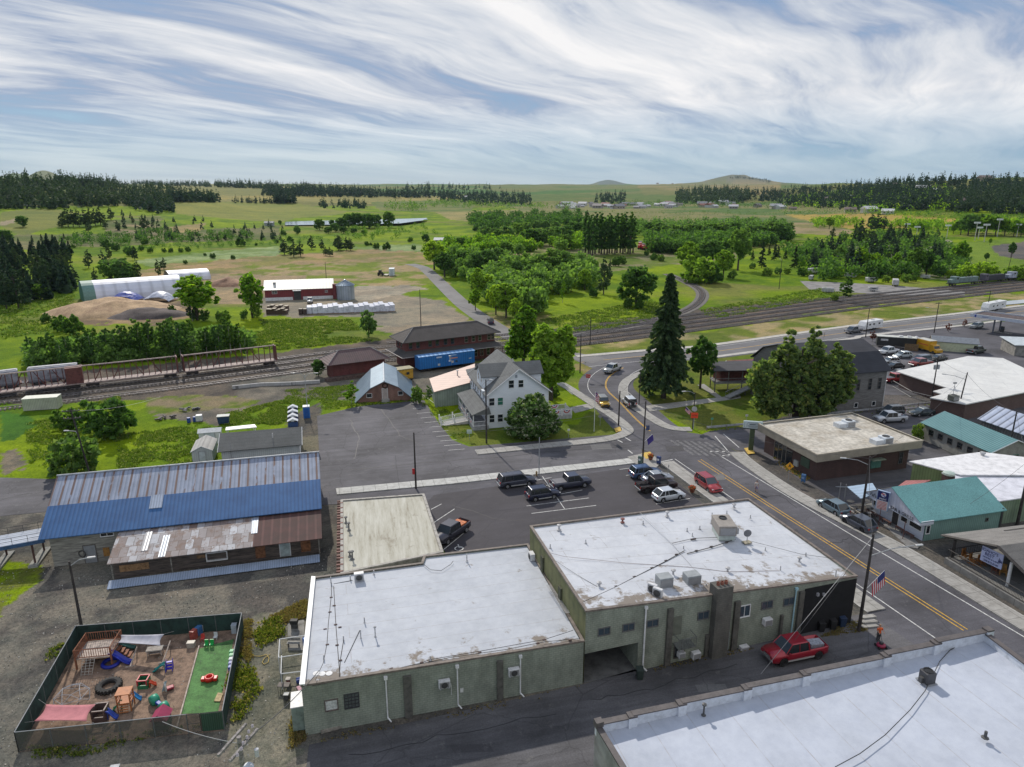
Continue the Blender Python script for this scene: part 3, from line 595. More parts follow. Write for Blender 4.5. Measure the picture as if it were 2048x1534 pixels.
def flat(T,C,zs,wm,rm,cap=.2,ph=.35,capm=None,z0=0,ct=.06):
 """flat-roofed block: walls up to zs, roof sheet ph below the parapet cap"""
 n=len(C);zs=[zs]*n if not hasattr(zs,'__len__') else zs
 a=sum(C[i][0]*C[(i+1)%n][1]-C[(i+1)%n][0]*C[i][1] for i in range(n))
 if a<0: C=C[::-1];zs=zs[::-1]
 ins=[]
 for i in range(n):
  p=Vector(C[i]);a_=Vector(C[i-1]);b_=Vector(C[(i+1)%n]);d1=(p-a_).normalized();d2=(b_-p).normalized()
  n1=Vector((-d1.y,d1.x));n2=Vector((-d2.y,d2.x));q=(n1+n2);q=q/(q.dot(n1));ins.append(p+q*cap)
 wb=MB()
 if hasattr(z0,'__len__'): zz=z0
 else: zz=[z0]*n
 vs=[(p[0],p[1],q) for p,q in zip(C,zz)]+[(p[0],p[1],z) for p,z in zip(C,zs)]+[(p.x,p.y,z) for p,z in zip(ins,zs)]+[(p.x,p.y,z-ph) for p,z in zip(ins,zs)]
 fs=[]
 for i in range(n):
  j=(i+1)%n;fs+=[(i,j,n+j,n+i),(n+i,n+j,2*n+j,2*n+i),(2*n+i,2*n+j,3*n+j,3*n+i)]
 wb.add(vs,fs);wall=wb.mk('wall',wm,T)
 MB().poly([(p.x,p.y,z-ph+.004) for p,z in zip(ins,zs)]).mk('roof',rm,T)
 if capm:
  cb=MB()
  for i in range(n):
   j=(i+1)%n;o1=Vector(C[i])-(ins[i]-Vector(C[i]))*.25;o2=Vector(C[j])-(ins[j]-Vector(C[j]))*.25
   v=[(o1.x,o1.y,zs[i]+ct),(o2.x,o2.y,zs[j]+ct),(ins[j].x,ins[j].y,zs[j]+ct),(ins[i].x,ins[i].y,zs[i]+ct)]
   cb.slab(v,ct+.10)
  cb.mk('parapet_cap',capm,T)
 return ins,zs
def vent(T,x,y,z,h=.5,r=.07,cap=False,m=None,name='vent_pipe'):
 p=G(x,y,z);mb=MB();mb.lathe([(r*2.6,0),(r*2.4,.03),(r*1.2,.07),(r,.12),(r,h),(0,h)],(p[0],p[1],z-.01),8)
 if cap: mb.lathe([(0,h+.12),(r*2.4,h+.05),(r*2.4,h-.04),(0,h-.05)],(p[0],p[1],z),10)
 return mb.mk(name,m or mat((.42,.42,.43),.6,.2,4),T)
STEEL=mat((.5,.5,.52),.4,.15,3,metal=.6);ACW=mat((.62,.62,.63),.5,.1,3)
def fin_m(): return mat_ribs((.36,.36,.37),0,.09,rough=.5,metal=.2,dark=.3,bstr=.3)
FINS=fin_m()
def ac_unit(name,label,x,y,z,dx,dy,dz,rz,grp=None,m=None,fan=True,side='-y',loc=None):
 """rooftop or yard cooler: case, louvred face, fan ring, feet"""
 p=G(x,y,z) if loc is None else loc;T=thing(name,label,'air conditioner',(p[0],p[1],z),rz,grp);m=m or ACW
 box((0,0,dz/2+.08),(dx,dy,dz)).w('case',m,T,bevel=.03)
 s=-1
 if side=='-y': box((0,-dy/2-.01,dz/2+.06),(dx*.84,.03,dz*.74)).w('louvre',FINS,T)
 else: box((dx/2+.01,0,dz/2+.06),(.03,dy*.84,dz*.74)).w('louvre',FINS,T)
 if fan=='front':
  lathe([(.0,-.03),(dz*.1,-.03),(dz*.34,-.01),(dz*.38,-.03),(dz*.38,.02)],(0,-dy/2-.03,dz/2+.06),14,'Y').w('fan',mat((.05,.05,.05),.5,0),T)
 elif fan:
  r=min(dx,dy)*.36;lathe([(r,0),(r,.06),(r*.86,.06),(r*.86,.01),(r*.2,.02),(.0,.05)],(0,0,dz+.085),14).w('fan',mat((.05,.05,.05),.5,0),T)
 for a in(-1,1): box((a*dx*.38,0,.04),(.1,dy*.98,.08)).w('foot',GREY,T)
 return T
def cable(pts,label,r=.025,m=None,cat='cable',name='cable'):
 o=MB().path([Vector(p) for p in pts],r,5).mk(name,m or mat((.04,.04,.04),.6,0));return tag(o,label,cat)
def spanned(a,b,sag,n=10): return [(a[0]+(b[0]-a[0])*t/n,a[1]+(b[1]-a[1])*t/n,a[2]+(b[2]-a[2])*t/n-sag*4*(t/n)*(1-t/n)) for t in range(n+1)]
def textmesh(T,s,size,loc,rz,m,rx=math.pi/2,name='lettering',ext=.012,align='CENTER'):
 cu=bpy.data.curves.new(name,'FONT');cu.body=s;cu.size=size;cu.extrude=ext;cu.align_x=align;cu.align_y='CENTER'
 o=bpy.data.objects.new(name,cu);COL.objects.link(o);dg=bpy.context.evaluated_depsgraph_get();me=bpy.data.meshes.new_from_object(o.evaluated_get(dg))
 bpy.data.objects.remove(o);me.materials.clear();me.materials.append(m);o=bpy.data.objects.new(name,me);COL.objects.link(o)
 M=Matrix.Translation(loc)@Matrix.Rotation(rz,4,'Z')@Matrix.Rotation(rx,4,'X')
 if T is not None:
  root=T
  while root.parent is not None: root=root.parent
  M=XF[root.name].inverted()@M;o.parent=T
 o.data.transform(M);return o
# the two green block buildings
CMU=mat_brick((.285,.305,.25),(.255,.28,.23),(.21,.235,.19),A15,.42,.21,stain=.3,mort=.03)
CMUP=mat_brick((.285,.305,.25),(.255,.28,.23),(.21,.235,.19),A15,.42,.21,stain=.34,mort=.03,peel=.035,stainc=(.42,.42,.4))
OLIVE=mat_ribs((.17,.17,.075),R(105),1.2,(.10,.11,.05),.9,0,dark=.9,bstr=.1)
TRIM=mat((.17,.14,.12),.7,.2,2);PILM=mat((.105,.10,.088),.85,.2,2)
LBL=(-16.4,46.1);LBR=(6.2,52.15)
T=thing('shop_building','low green concrete-block building with a long white flat roof beside the gravel yard','building',(LBL[0],LBL[1],0))
low=T
C=[LBL,LBR,G(1056,1088,4.5),G(848,1112,4.5),G(843,1125,4.55),G(625,1155,4.7)]
LZ=[4.7,4.35,4.5,4.5,4.5,4.7]
flat(T,C,LZ,CMU,mat_membrane((.50,.525,.57),A15,1.75,.30,long=True,edge=(LBL,(-.259,.966)),ew=3.6),.22,.16,TRIM)
w=WL(LBL,LBR);q=lambda x,y:(560+x/3.103,1080+y/3.103)
winpx(T,w,*q(278,990),*q(360,1055),fm=mat((.13,.1,.09),.7,.2,4),gm=mat((.55,.56,.55),.6,.2,6),label='small boarded and louvred window',bars=0,hb=0)
winpx(T,w,*q(397,950),*q(492,1040),fm=mat((.04,.04,.045),.7,.2,4),gm=mat((.09,.1,.1),.6,.2,6),label='wide barred window',bars=3,hb=3)
for x0,x1,y0 in((768,818,838),(1345,1382,745)): wbox(T,w,'pilaster',PILM,*q(x0,y0),*q(x1,y0+245),0,.22,z0=0,label='dark pilaster')
DWN=mat((.7,.7,.7),.5,.1,3)
def downspout(T,w,x,y0,m,zb=.15,r=.06):
 u,z=w.px(x,y0);mb=MB();mb.path([w.p(u,z,.12),w.p(u,zb+.2,.12),w.p(u+.25,zb,.45)],r,6);w.box(mb,u-.14,u+.14,z,z+.25,.02,.24);return mb.mk('downspout',m,T)
downspout(T,w,*q(655,858),DWN);downspout(T,w,*q(1098,787),DWN);downspout(T,w,*q(1490,725),DWN)
wbox(T,w,'notice',mat((.6,.6,.58),.7,.1,4),*q(1118,918),*q(1138,944),.01,.03)
for (x,y,l) in((1016,877,'white wall air conditioner left of the middle white downspout on the low green building'),(1446,803,'white wall air conditioner beside the rightmost white downspout on the low green building')):
 u,z=w.px(*q(x,y));ac=ac_unit('air_conditioner',l,0,0,z-.45,.95,.38,.7,w.rz,fan='front',loc=w.p(u,0,.26)[:2])
 MB().path([(.55,.05,.3),(.6,.05,-.1),(.58,.12,-.9)],.02,4).w('hose',mat((.7,.7,.68),.5,0),ac)
for (x,y,h,c) in((437,250,.55,0),(583,215,.5,0),(525,515,.6,0),(592,602,1.0,1),(395,625,.5,0),(502,612,.9,0),(1160,130,.8,0),(317,268,.7,0),(273,745,.5,0),(933,745,.4,0)): vent(T,*q(x,y),4.45,h,.055,c)
ac_unit('air_conditioner','single cooler standing at the north-west edge of the low white roof',*q(492,252),4.45,.95,.5,.8,A15,fan='front')
def rooflines(T,specs,z,m=None,r=.028,name='conduit'):
 for P in specs: MB().path([G3(*q(*p),z) for p in P],r,4).mk(name,m or mat((.05,.045,.04),.7,0),T)
rooflines(T,[[(317,262),(320,330),(300,520),(292,640),(270,760),(215,880)],[(333,285),(340,410),(347,530),(360,700),(372,850)],[(333,272),(450,250)],[(395,620),(375,740),(368,850)],[(495,560),(400,760)],[(200,905),(600,826),(880,762),(930,742),(1240,690),(1640,618),(1820,560)],[(230,900),(700,806),(1050,730),(1400,680),(1640,632),(1860,612)],[(890,150),(935,185),(1000,190),(1060,150),(1075,130)]],4.52)
wb=MB()
for (x,y) in ((318,358),(310,449),(294,651),(375,749),(372,543),(280,555),(336,409),(345,527),(354,654),(690,800),(880,762),(1240,700),(1640,620),(1600,642),(1800,622)): p=G(*q(x,y),4.5);box((p[0],p[1],4.52),(.28,.12,.1),.3).mk('conduit_block',mat((.08,.05,.045),.8,.1,2),T)
wbs=MB()
for (x,y) in((225,830),(262,832),(305,830)): p=G(*q(x,y),4.5);lathe([(0,.05),(.27,.05),(.27,0)],(p[0],p[1],4.5),14).mk('roof_patch',mat((.7,.7,.7),.7,.1,2),T)
# white cap along the yard side, utility cabinet on the west wall
WC=mat((.68,.69,.7),.5,.1,2)
MB().slab([(C[5][0]-.12,C[5][1]+.05,4.84),(C[5][0]+.3,C[5][1],4.84),(LBL[0]+.3,LBL[1],4.84),(LBL[0]-.12,LBL[1]-.05,4.84)],.14).mk('parapet_cap',WC,T,)['label']='wide white cap along the yard side'
o=box((LBL[0]-.75,LBL[1]+1.2,1.2),(1.1,1.8,2.4),A15+R(0)).mk('cabinet',mat((.2,.25,.22),.7,.2,2),T);box((LBL[0]-.75,LBL[1]+1.2,2.44),(1.2,1.9,.08),A15).mk('lid',ACW,o)
mt=MB()
for i in range(14): p=Vector(C[5]).lerp(Vector(LBL),.35+i*.045);box((p.x-.22,p.y,1.6+.3*(i%3)),(.22,.28,.4),A15).mk('meter_box',mat((.45,.46,.48),.5,.2,3),T)
# ---- tall one
TBL=(6.3,52.2);TBR=(33.9,61.1);TTL=G(1060,1052,7.25);TTR=G(1497,997,5.6)
T=thing('shop_building','tall green concrete-block building with white flat roof, chimney and a carport opening on the alley','building',(TBL[0],TBL[1],0));tall=T
w=WL(TBL,TBR);q=lambda x,y:(1040+x/2.844,980+y/2.844);zat=lambda u:7.25+(5.25-7.25)*u/w.L
uC,zC=w.px(1276,1298);zC=3.0;dn=-w.n;dep=9.0
Cc=Vector(TBL)+w.d*uC;Dd=Cc+dn*dep;Ee=Vector(TBL)+dn*dep
flat(T,[TBL,TBR,TTR,TTL],[7.25,5.25,5.6,7.25],CMU,mat_membrane((.56,.58,.62),A15,2.2,.42,edge=(TBL,(-.307,.952)),ew=5.5),.22,.16,TRIM,z0=0)
# carport: cut by building the wall again without it
bpy.data.objects.remove([o for o in T.children if o.name.startswith('wall')][0])
wb=MB()
def wq(a,b,za0,zb0,za1,zb1): wb.add([(a[0],a[1],za0),(b[0],b[1],zb0),(b[0],b[1],zb1),(a[0],a[1],za1)],[(0,1,2,3)])
wq(TBL,Cc,zC,zC,7.25,zat(uC));wq(Cc,TBR,0,0,zat(uC),5.25);wq(TBR,TTR,0,0,5.25,5.6);wq(TTR,TTL,0,0,5.6,7.25)
wq(TBL,Cc,0,0,.02,.02);wq(Cc,Dd,0,0,zC,zC);wq(Dd,Ee,0,0,zC,zC);wb.add([(TBL[0],TBL[1],zC),(Cc.x,Cc.y,zC),(Dd.x,Dd.y,zC),(Ee.x,Ee.y,zC)],[(0,1,2,3)])
ins=[Vector(TBL)+(w.d+dn)*.22,Vector(TBR)+(-w.d+dn)*.22,Vector(TTR)-(w.d+dn)*.2,Vector(TTL)+(w.d-dn)*.2];zz=[7.25,5.25,5.6,7.25]
for i in range(4): j=(i+1)%4;wq(ins[i],ins[j],zz[i]-.2,zz[j]-.2,zz[i],zz[j])
wb.mk('wall',CMUP,T)
wl=MB();wl.add([(TTL[0],TTL[1],0),(TBL[0],TBL[1],0),(TBL[0],TBL[1],7.25),(TTL[0],TTL[1],7.25)],[(0,1,2,3)]);wl.mk('side_wall',OLIVE,T)['label']='olive painted west wall'
tag(prism([w.p(0,0,.0)[:2],w.p(uC,0,0)[:2],tuple(Dd),tuple(Ee)],-.05,.02).mk('carport_floor',mat((.13,.13,.13),.9,.2,1),None),kind='structure')
for b in((443,783,512,822),(583,760,650,798),(720,738,786,775),(1010,692,1074,732),(1373,632,1436,672),(1498,613,1560,652)): winpx(T,w,*q(b[0],b[1]),*q(b[2],b[3]),fm=mat((.12,.12,.12),.6,.1,3),gm=GLS2,bars=1,hb=0)
winpx(T,w,*q(1243,655),*q(1308,720),bars=1,hb=0,gm=GLS2,label='white framed window')
winpx(T,w,*q(875,872),*q(933,950),bars=0,hb=0,fm=DFR)
for x0,x1,y0 in((832,862,672),(1210,1240,632),(1575,1600,575),(1045,1062,820),(1468,1480,710)): wbox(T,w,'pilaster',PILM,*q(x0,y0),*q(x1,y0+200),0,.25,z0=0)
wbox(T,w,'door',mat((.14,.15,.12),.8,.1,2),*q(866,718),*q(918,822),0,.05,label='grey upper door onto the landing')
d=wbox(T,w,'door',mat((.42,.5,.58),.6,.1,2),*q(1150,812),*q(1185,925),0,.05,label='pale blue ground-floor door');wbox(T,w,'handle',GREY,*q(1153,870),*q(1157,874),.05,.1,par=d)
u0,zl=w.px(*q(868,868));u1,_=w.px(*q(965,850))
lb=MB();w.box(lb,u0,u1,zl-.1,zl,.0,1.1)
for k in range(8): u=u0+(u1-u0)*k/7;w.box(lb,u-.02,u+.02,zl,zl+.95,1.04,1.08)
w.box(lb,u0,u1,zl+.93,zl+.98,1.03,1.09);w.box(lb,u0-.02,u0+.02,zl+.93,zl+.98,.0,1.09);w.box(lb,u1-.02,u1+.02,zl+.93,zl+.98,.0,1.09)
lb.mk('landing',mat((.2,.21,.2),.6,.2,3,metal=.5),T)
u0,_=w.px(*q(1085,700));u1,_=w.px(*q(1172,700));ch=w.box(MB(),u0,u1,0,zat(u0)+1.0,-.5,.75).mk('chimney',mat_brick((.13,.125,.11),(.11,.105,.095),(.08,.075,.07),A15,.42,.21,stain=.3),T)
mb=MB()
for k in range(3): u=u0+(u1-u0)*(.25+.25*k);p=w.p(u,zat(u0)+1.0,.15);mb.lathe([(.16,0),(.16,.3),(.12,.3),(.12,0)],p,8)
mb.mk('flue',mat((.25,.09,.06),.8,.2,3),ch)
downspout(T,w,*q(714,672),DWN,r=.08);downspout(T,w,*q(1568,565),mat((.35,.55,.62),.5,.1,3),r=.07)
u0,_=w.px(*q(1603,700));blk=w.box(MB(),u0,w.L-.02,0,5.0,.01,.05).mk('painted_wall',mat((.008,.008,.010),.85,.2,2),T);blk['label']='black painted wall section'
eb=MB()
for (x,y) in((1688,590),(1722,590)): u,z=w.px(*q(x,y));w.box(MB(),u-.12,u+.12,z-.15,z+.15,.05,.25).mk('flood_lamp',mat((.3,.3,.32),.5,.1,2),T)
wn=WL(TBL,TTL,out=(-50,60))
for (x0,y0,x1,y1) in((126,375,138,505),(226,550,240,685)): wbox(T,wn,'pilaster',mat((.07,.075,.045),.85,.2,2),*q(x0,y0),*q(x1,y1),0,.2,z0=4.4)
for (x,y,l,s) in((990,925,'window-sized white air conditioner on the alley wall right of the grey landing',.75),(1262,893,'low white air conditioner on the alley wall between the blue door and the red pickup',.8),(1395,738,'upper white air conditioner on the alley wall above the red pickup',.8),(907,918,'small blue-white window air conditioner under the grey landing',.6)):
 u,z=w.px(*q(x,y));ac_unit('air_conditioner',l,0,0,z-.4,s*1.1,.5,s*.85,w.rz,fan=False,loc=w.p(u,0,.3)[:2])
u,z=wn.px(*q(85,375));ac_unit('air_conditioner','cooler bracketed on the olive west wall above the low white roof',0,0,z-.4,.9,.5,.75,wn.rz+math.pi,fan='front',loc=wn.p(u,0,.35)[:2])
for (x,y,h,c) in((172,330,.45,0),(222,225,.5,1),(374,302,.4,0),(583,183,.4,1),(700,192,.4,0),(837,148,.5,1),(1092,147,.4,0),(1176,135,.4,0),(1217,100,.4,1),(1310,160,.4,0),(1022,222,.4,0),(950,234,.4,0),(1087,188,.4,0),(980,263,.4,0),(930,338,.4,0),(1395,345,.4,0),(1625,375,.4,0),(1588,410,.5,1),(1180,470,.5,1),(870,488,.6,1),(450,555,.5,1),(1102,513,.4,0),(1480,462,.6,0),(1058,555,.4,0),(1795,490,.7,0),(1290,560,.4,0)):
 u=wh(*q(x,y),TBL,TBR)[0];z=7.1-(1.85)*min(1,max(0,(x-200)/1500));vent(T,*q(x,y),z,h,.055 if not c else .1,c,m=mat((.22,.08,.07),.7,.2,3) if (x,y) in((583,183),) else None)
zr=lambda x:7.18-1.85*min(1,max(0,(x-200)/1500))
def rl(P,r=.03,m=None,nm='conduit'): MB().path([G3(*q(x,y),zr(x)+.08) for x,y in P],r,4).mk(nm,m or mat((.05,.045,.04),.7,0),tall)
rl([(355,640),(545,552),(650,497),(830,405),(935,345)],.05);rl([(950,362),(1090,325),(1225,280)],.05);rl([(160,355),(250,378),(600,415),(980,440)],.02,mat((.3,.22,.2),.8,0));rl([(190,395),(320,480),(440,550)],.02);rl([(980,440),(1180,465),(1475,458)],.02,mat((.3,.22,.2),.8,0));rl([(1310,290),(1600,365),(1790,390)],.02)
rl([(685,130),(870,310),(1080,555)],.03,mat((.45,.46,.48),.7,0),'expansion_joint');rl([(865,303),(985,275),(1145,268)],.03)
rl([(800,575),(870,572),(905,560),(950,550),(985,548),(1000,540)],.05)
blk=MB()
for (x,y) in((545,552),(650,497),(750,447),(830,405),(890,370),(1003,348),(1088,325),(1175,300),(978,283),(993,281)): p=G(*q(x,y),zr(x));box((p[0],p[1],zr(x)+.06),(.3,.14,.12),.3).mk('conduit_block',mat((.06,.045,.045),.8,.1,2),T)
T2=thing('rooftop_unit','large tan rooftop unit on a pale curb, middle of the tall white roof','air conditioner',(*G(*q(1155,255),zr(1155)),zr(1155)),A15-.25)
box((0,0,.3),(1.7,2.6,.6)).w('curb',mat((.42,.47,.44),.6,.1,2),T2);box((0,0,1.15),(1.9,2.9,1.1)).w('case',mat((.27,.245,.22),.6,.1,2),T2,bevel=.04)
lathe([(.42,0),(.42,.1),(.34,.1),(.34,.02),(0,.03)],(0,.6,1.7),14).w('fan',mat((.03,.03,.03),.5,0),T2);box((0,-1.47,1.1),(1.6,.05,.8)).w('louvre',FINS,T2);box((1.05,-.9,1.1),(.3,.8,.7)).w('hood',mat((.35,.35,.36),.6,.1,2),T2)
p=G(*q(1290,300),zr(1290));T2=thing('satellite_dish','small grey satellite dish beside the large rooftop unit','satellite dish',(p[0],p[1],zr(1290)))
tube((0,0,0),(0,0,.8),.04).w('mast',GREY,T2);lathe([(.42,.12),(.28,.04),(0,0)],(0,-.1,1.1),14,'Y').w('dish',mat((.16,.16,.17),.5,.1,2),T2)
box((0,0,.06),(.9,.6,.1),.3).w('ballast',mat((.3,.27,.2),.8,.2,3),T2)
ac_unit('air_conditioner','boxy cooler, left of the big pair near the alley edge of the tall white roof',*q(818,545),zr(818),1.35,1.1,1.0,A15,fan=False,m=mat((.3,.32,.33),.5,.1,2))
ac_unit('air_conditioner','boxy cooler, right of the big pair near the alley edge of the tall white roof',*q(975,527),zr(975),1.4,1.1,.9,A15,fan=False,m=mat((.3,.32,.33),.5,.1,2))
ac_unit('air_conditioner','slim white cooler furthest left on the tall roof, behind its twin',*q(752,585),zr(752),.9,.35,.85,A15-.9,fan='front')
ac_unit('air_conditioner','slim white cooler in front of its twin on the tall roof, nearest the alley',*q(782,610),zr(782),.9,.35,.85,A15-.9,fan='front')
ladder=MB()
for k in range(26):
 a=Vector(G3(*q(150+k*4.1,545+k*6.2),4.62));ladder.box((a.x+.25,a.y,4.66),(.5,.04,.04),A15)
tag(ladder.mk('snow_ladder',mat((.5,.5,.5),.5,.1,3)),'pale ladder lying along the foot of the olive wall on the low roof','ladder')
# near building, bottom right
A_=G(1190,1443,5.6);B_=G(1972,1258,6.9);w=WL(A_,B_,out=(10,70));wd=w.d;wn_=-w.n
T=thing('roof_building','large near building with a white sheet roof and stepped parapet along the alley','building',(A_[0],A_[1],0))
Wd=WL(A_,G(1245,1534,5.6));dW=Vector(G(1245,1534,5.6))-Vector(A_);dW.normalize();dE=(Vector(G(2048,1315,6.9))-Vector(B_)).normalized()
P0=Vector(A_);P1=Vector(B_);P2=P1+dE*26;P3=P0+dW*26
STU=mat_ribs((.34,.335,.32),R(15),3.0,(.2,.19,.18),.9,0,dark=.95,bstr=.05)
wb=MB()
def wq(a,b,za0,zb0,za1,zb1): wb.add([(a[0],a[1],za0),(b[0],b[1],zb0),(b[0],b[1],zb1),(a[0],a[1],za1)],[(0,1,2,3)])
wq(P0,P3,0,0,5.3,5.3);wq(P1,P2,0,0,6.6,6.6);wq(P2,P3,0,0,6.6,5.3);wq(P0,P1,0,0,5.2,6.4);wb.mk('wall',STU,T)
MB().poly([(P0.x,P0.y,4.75),(P1.x,P1.y,6.0),(P2.x,P2.y,6.0),(P3.x,P3.y,4.75)]).mk('roof',mat_membrane((.49,.525,.60),R(106),3.0,-.15,long=True),T)
steps=[1190,1262,1360,1490,1607,1768,1868,1972];us=[]
zs_=[5.55,5.75,5.95,6.15,6.35,6.6,6.85]
us=[0]+[wh(x,1443-(x-1190)*.2366,A_,B_)[0] for x in steps[1:-1]]+[w.L]
CAPM=mat((.105,.092,.09),.7,.15,2);INN=mat((.62,.65,.7),.5,.1,2)
pb=MB();cp_=MB()
for i in range(7):
 a,b=us[i],us[i+1];w.box(pb,a,b,4.6,zs_[i],-.02,-.3);w.box(cp_,a-.0,b+.05,zs_[i],zs_[i]+.09,.08,-.42)
 w.box(cp_,b-.35,b+.3,zs_[i]+.09,zs_[i]+.25,.10,-.5);w.box(pb,b-.35,b+.3,4.6,zs_[i]+.1,-.3,-.5)
pb.mk('parapet',INN,T);cp_.mk('parapet_cap',CAPM,T)
we=WL(P0,P3,out=(-60,40));cb=MB();we.box(cb,-.1,26,5.3,5.45,.08,-.35);we.box(cb,-.05,.5,5.45,5.85,.1,-.45);cb.mk('parapet_cap',CAPM,T);ib=MB();we.box(ib,0,26,4.6,5.3,-.02,-.28);ib.mk('parapet',INN,T)
we2=WL(P1,P2,out=(100,40));cb=MB();we2.box(cb,0,26,6.6,6.72,.08,-.35);cb.mk('parapet_cap',CAPM,T);ib=MB();we2.box(ib,0,26,5.8,6.6,-.02,-.28);ib.mk('parapet',INN,T)
zq=lambda x:4.75+1.25*(x-1190)/780
for (x,y,h,r,c) in((1407,1430,.9,.07,1),(1970,1475,.5,.1,0)): vent(T,x,y,zq(x),h,r,c,m=mat((.08,.08,.08),.6,.1,3))
p=G(1853,1362,5.8);T2=thing('condenser','dark condenser with a top fan on the near white roof','air conditioner',(p[0],p[1],5.75),A15)
box((0,0,.5),(.85,.85,.95)).w('case',mat((.055,.055,.06),.5,.1,2),T2,bevel=.06);lathe([(.36,0),(.36,.05),(.3,.05),(.28,.0),(0,.02)],(0,0,.98),16).w('fan',mat((.015,.015,.015),.5,0),T2)
box((-.55,.0,.3),(.25,.3,.45)).w('switch_box',mat((.07,.07,.07),.5,.1,2),T2);box((0,0,.03),(1.05,1.05,.06)).w('base',GREY,T2)
cable([G3(x,y,zq(x)+.05) for x,y in((1670,1534),(1720,1507),(1770,1470),(1820,1420),(1850,1382),(1866,1350),(1880,1322),(1900,1300),(1930,1284),(1955,1274))],'black cable curving across the near white roof to the condenser',.03)
# old warehouse
fr=FR((-52.6,71.8),15)
BLU=mat_ribs((.045,.13,.30),A15,.45,(.035,.10,.24),.5,.2,dark=.75,bstr=.5)
RUS=mat_ribs((.33,.37,.46),A15,.45,(.26,.29,.36),.45,.3,rust=1.1,rper=1.05,rustc=(.17,.10,.07),dark=.75)
def plank(c,c2,rowh=.16,rust=0): 
 m,nt,n,l,bs=_mat('clapboard');bs.inputs['Roughness'].default_value=.9;v=_pos(n,l,0,(1,1,1))
 w_=n.new('ShaderNodeTexWave');w_.bands_direction='Z';w_.wave_profile='SAW';l.new(v,w_.inputs['Vector']);w_.inputs['Scale'].default_value=2*math.pi/rowh/20
 f=_noise(n,l,_pos(n,l,0,(.6,.6,5)),1.2,6,.7);col=_ramp(n,l,f,[(.35,c2),(.62,c)])
 l.new(_mix(n,l,.6,col,_ramp(n,l,w_.outputs['Fac'],[(0,(.5,)*3),(.2,(1,)*3)]),'MULTIPLY'),bs.inputs['Base Color']);return m
OLDW=plank((.33,.32,.28),(.12,.11,.10),.17)
T=thing('warehouse','long old warehouse with half blue and half rusty metal roof','warehouse',fr(0,0,0),0)
def slope(nm,u0,u1,v0,z0,v1,z1,m,t=.1,f=fr,par=None):
 return MB().slab([f(u0,v0,z0),f(u1,v0,z0),f(u1,v1,z1),f(u0,v1,z1)],t).mk(nm,m,par or T)
rf=slope('roof',-.9,30,-.5,3.85,3.7,6.0,BLU);rf['label']='blue lower half of the roof'
rg=slope('roof',-.9,30,3.7,6.0,7.9,8.1,RUS);rg['label']='pale rust-streaked upper half of the roof'
rb_=slope('roof',-.9,30,16.2,3.9,7.9,8.1,RUS);rb_['label']='back slope of the roof'
slope('roof_patch',10.2,11.6,1.9,5.18,3.72,6.1,mat_ribs((.42,.47,.56),A15,.3,rough=.4),.06)
wb=MB();c=[fr(0,0),fr(29.6,0),fr(29.6,15.7),fr(0,15.7)];vs=[(p[0],p[1],0) for p in c]+[(p[0],p[1],4.0) for p in c]+[fr(0,7.9,8.0),fr(29.6,7.9,8.0)]
wb.add(vs,[(0,1,5,4),(2,3,7,6),(1,2,6,9,5),(3,0,4,8,7)]);wb.mk('wall',OLDW,T)
tube(fr(-.9,7.9,8.15),fr(30,7.9,8.15),.12).mk('ridge_cap',mat((.3,.33,.38),.5,.2,2),T)
w=WL(fr(0,0),fr(29.6,0));u,z=w.px(180,1103);d=door(T,w,u,1.2,2.2,mat((.22,.23,.24),.7,.1,2),0,DFR)
for x,y in((213,1062),(320,1051),(425,1041)): window(T,w,w.px(x,y)[0],3.35,1.3,.35,bars=1,hb=0)
wm=w.box(MB(),w.px(207,1105)[0],w.px(220,1105)[0],.6,1.7,.02,.06).mk('shutter',mat((.3,.15,.04),.8,.3,3),T)
lathe([(.38,-.04),(.46,0),(.38,.04),(.33,0),(.38,-.04)],w.p(w.px(165,1107)[0],1.3,.12),14,'Y').mk('hose_reel',mat((.03,.03,.03),.6,0),T)
# lean-to: patched sheets
m,nt,n,l,bs=_mat('patched_sheets');bs.inputs['Roughness'].default_value=.75
v=_pos(n,l,A15);br=n.new('ShaderNodeTexBrick');l.new(v,br.inputs['Vector']);br.offset=.4;br.inputs['Scale'].default_value=1;br.inputs['Brick Width'].default_value=.85;br.inputs['Row Height'].default_value=1.7;br.inputs['Mortar Size'].default_value=.02;br.inputs['Bias'].default_value=-.1
br.inputs['Color1'].default_value=(.46,.47,.5,1);br.inputs['Color2'].default_value=(.13,.075,.055,1);br.inputs['Mortar'].default_value=(.08,.06,.05,1)
f=_noise(n,l,v,1.1,6,.75);f2=_noise(n,l,v,.35,4,.7);col=_mix(n,l,_ramp(n,l,f,[(.50,(0,)*3),(.60,(.85,)*3)]),br.outputs['Color'],(.17,.11,.085));col=_mix(n,l,.5,col,_ramp(n,l,f2,[(.3,(.7,)*3),(.7,(1.3,)*3)]),'MULTIPLY');l.new(col,bs.inputs['Base Color']);PATCH=m
l1=slope('porch_roof',7.2,22.2,-5.7,2.45,-.05,3.62,PATCH,.07);l1['label']='patched rust and grey sheet roof of the lean-to'
l2=slope('porch_roof',22.2,29.9,-5.7,2.45,-.05,3.62,mat_ribs((.085,.04,.036),A15,1.0,(.06,.034,.03),.85,0,dark=1.6),.07);l2['label']='dark red sheet roof of the lean-to'
slope('roof_patch',21.9,22.6,-3.4,2.98,-.3,3.62,mat_ribs((.42,.47,.56),A15,.3,rough=.4),.04)
slope('roof_patch',10.3,11.0,-4.2,2.82,-.9,3.52,mat_ribs((.5,.5,.52),A15,.3,rough=.4),.04);slope('roof_patch',12.3,13.0,-5.6,2.52,-1.9,3.3,mat_ribs((.46,.5,.56),A15,.3,rough=.4),.04)
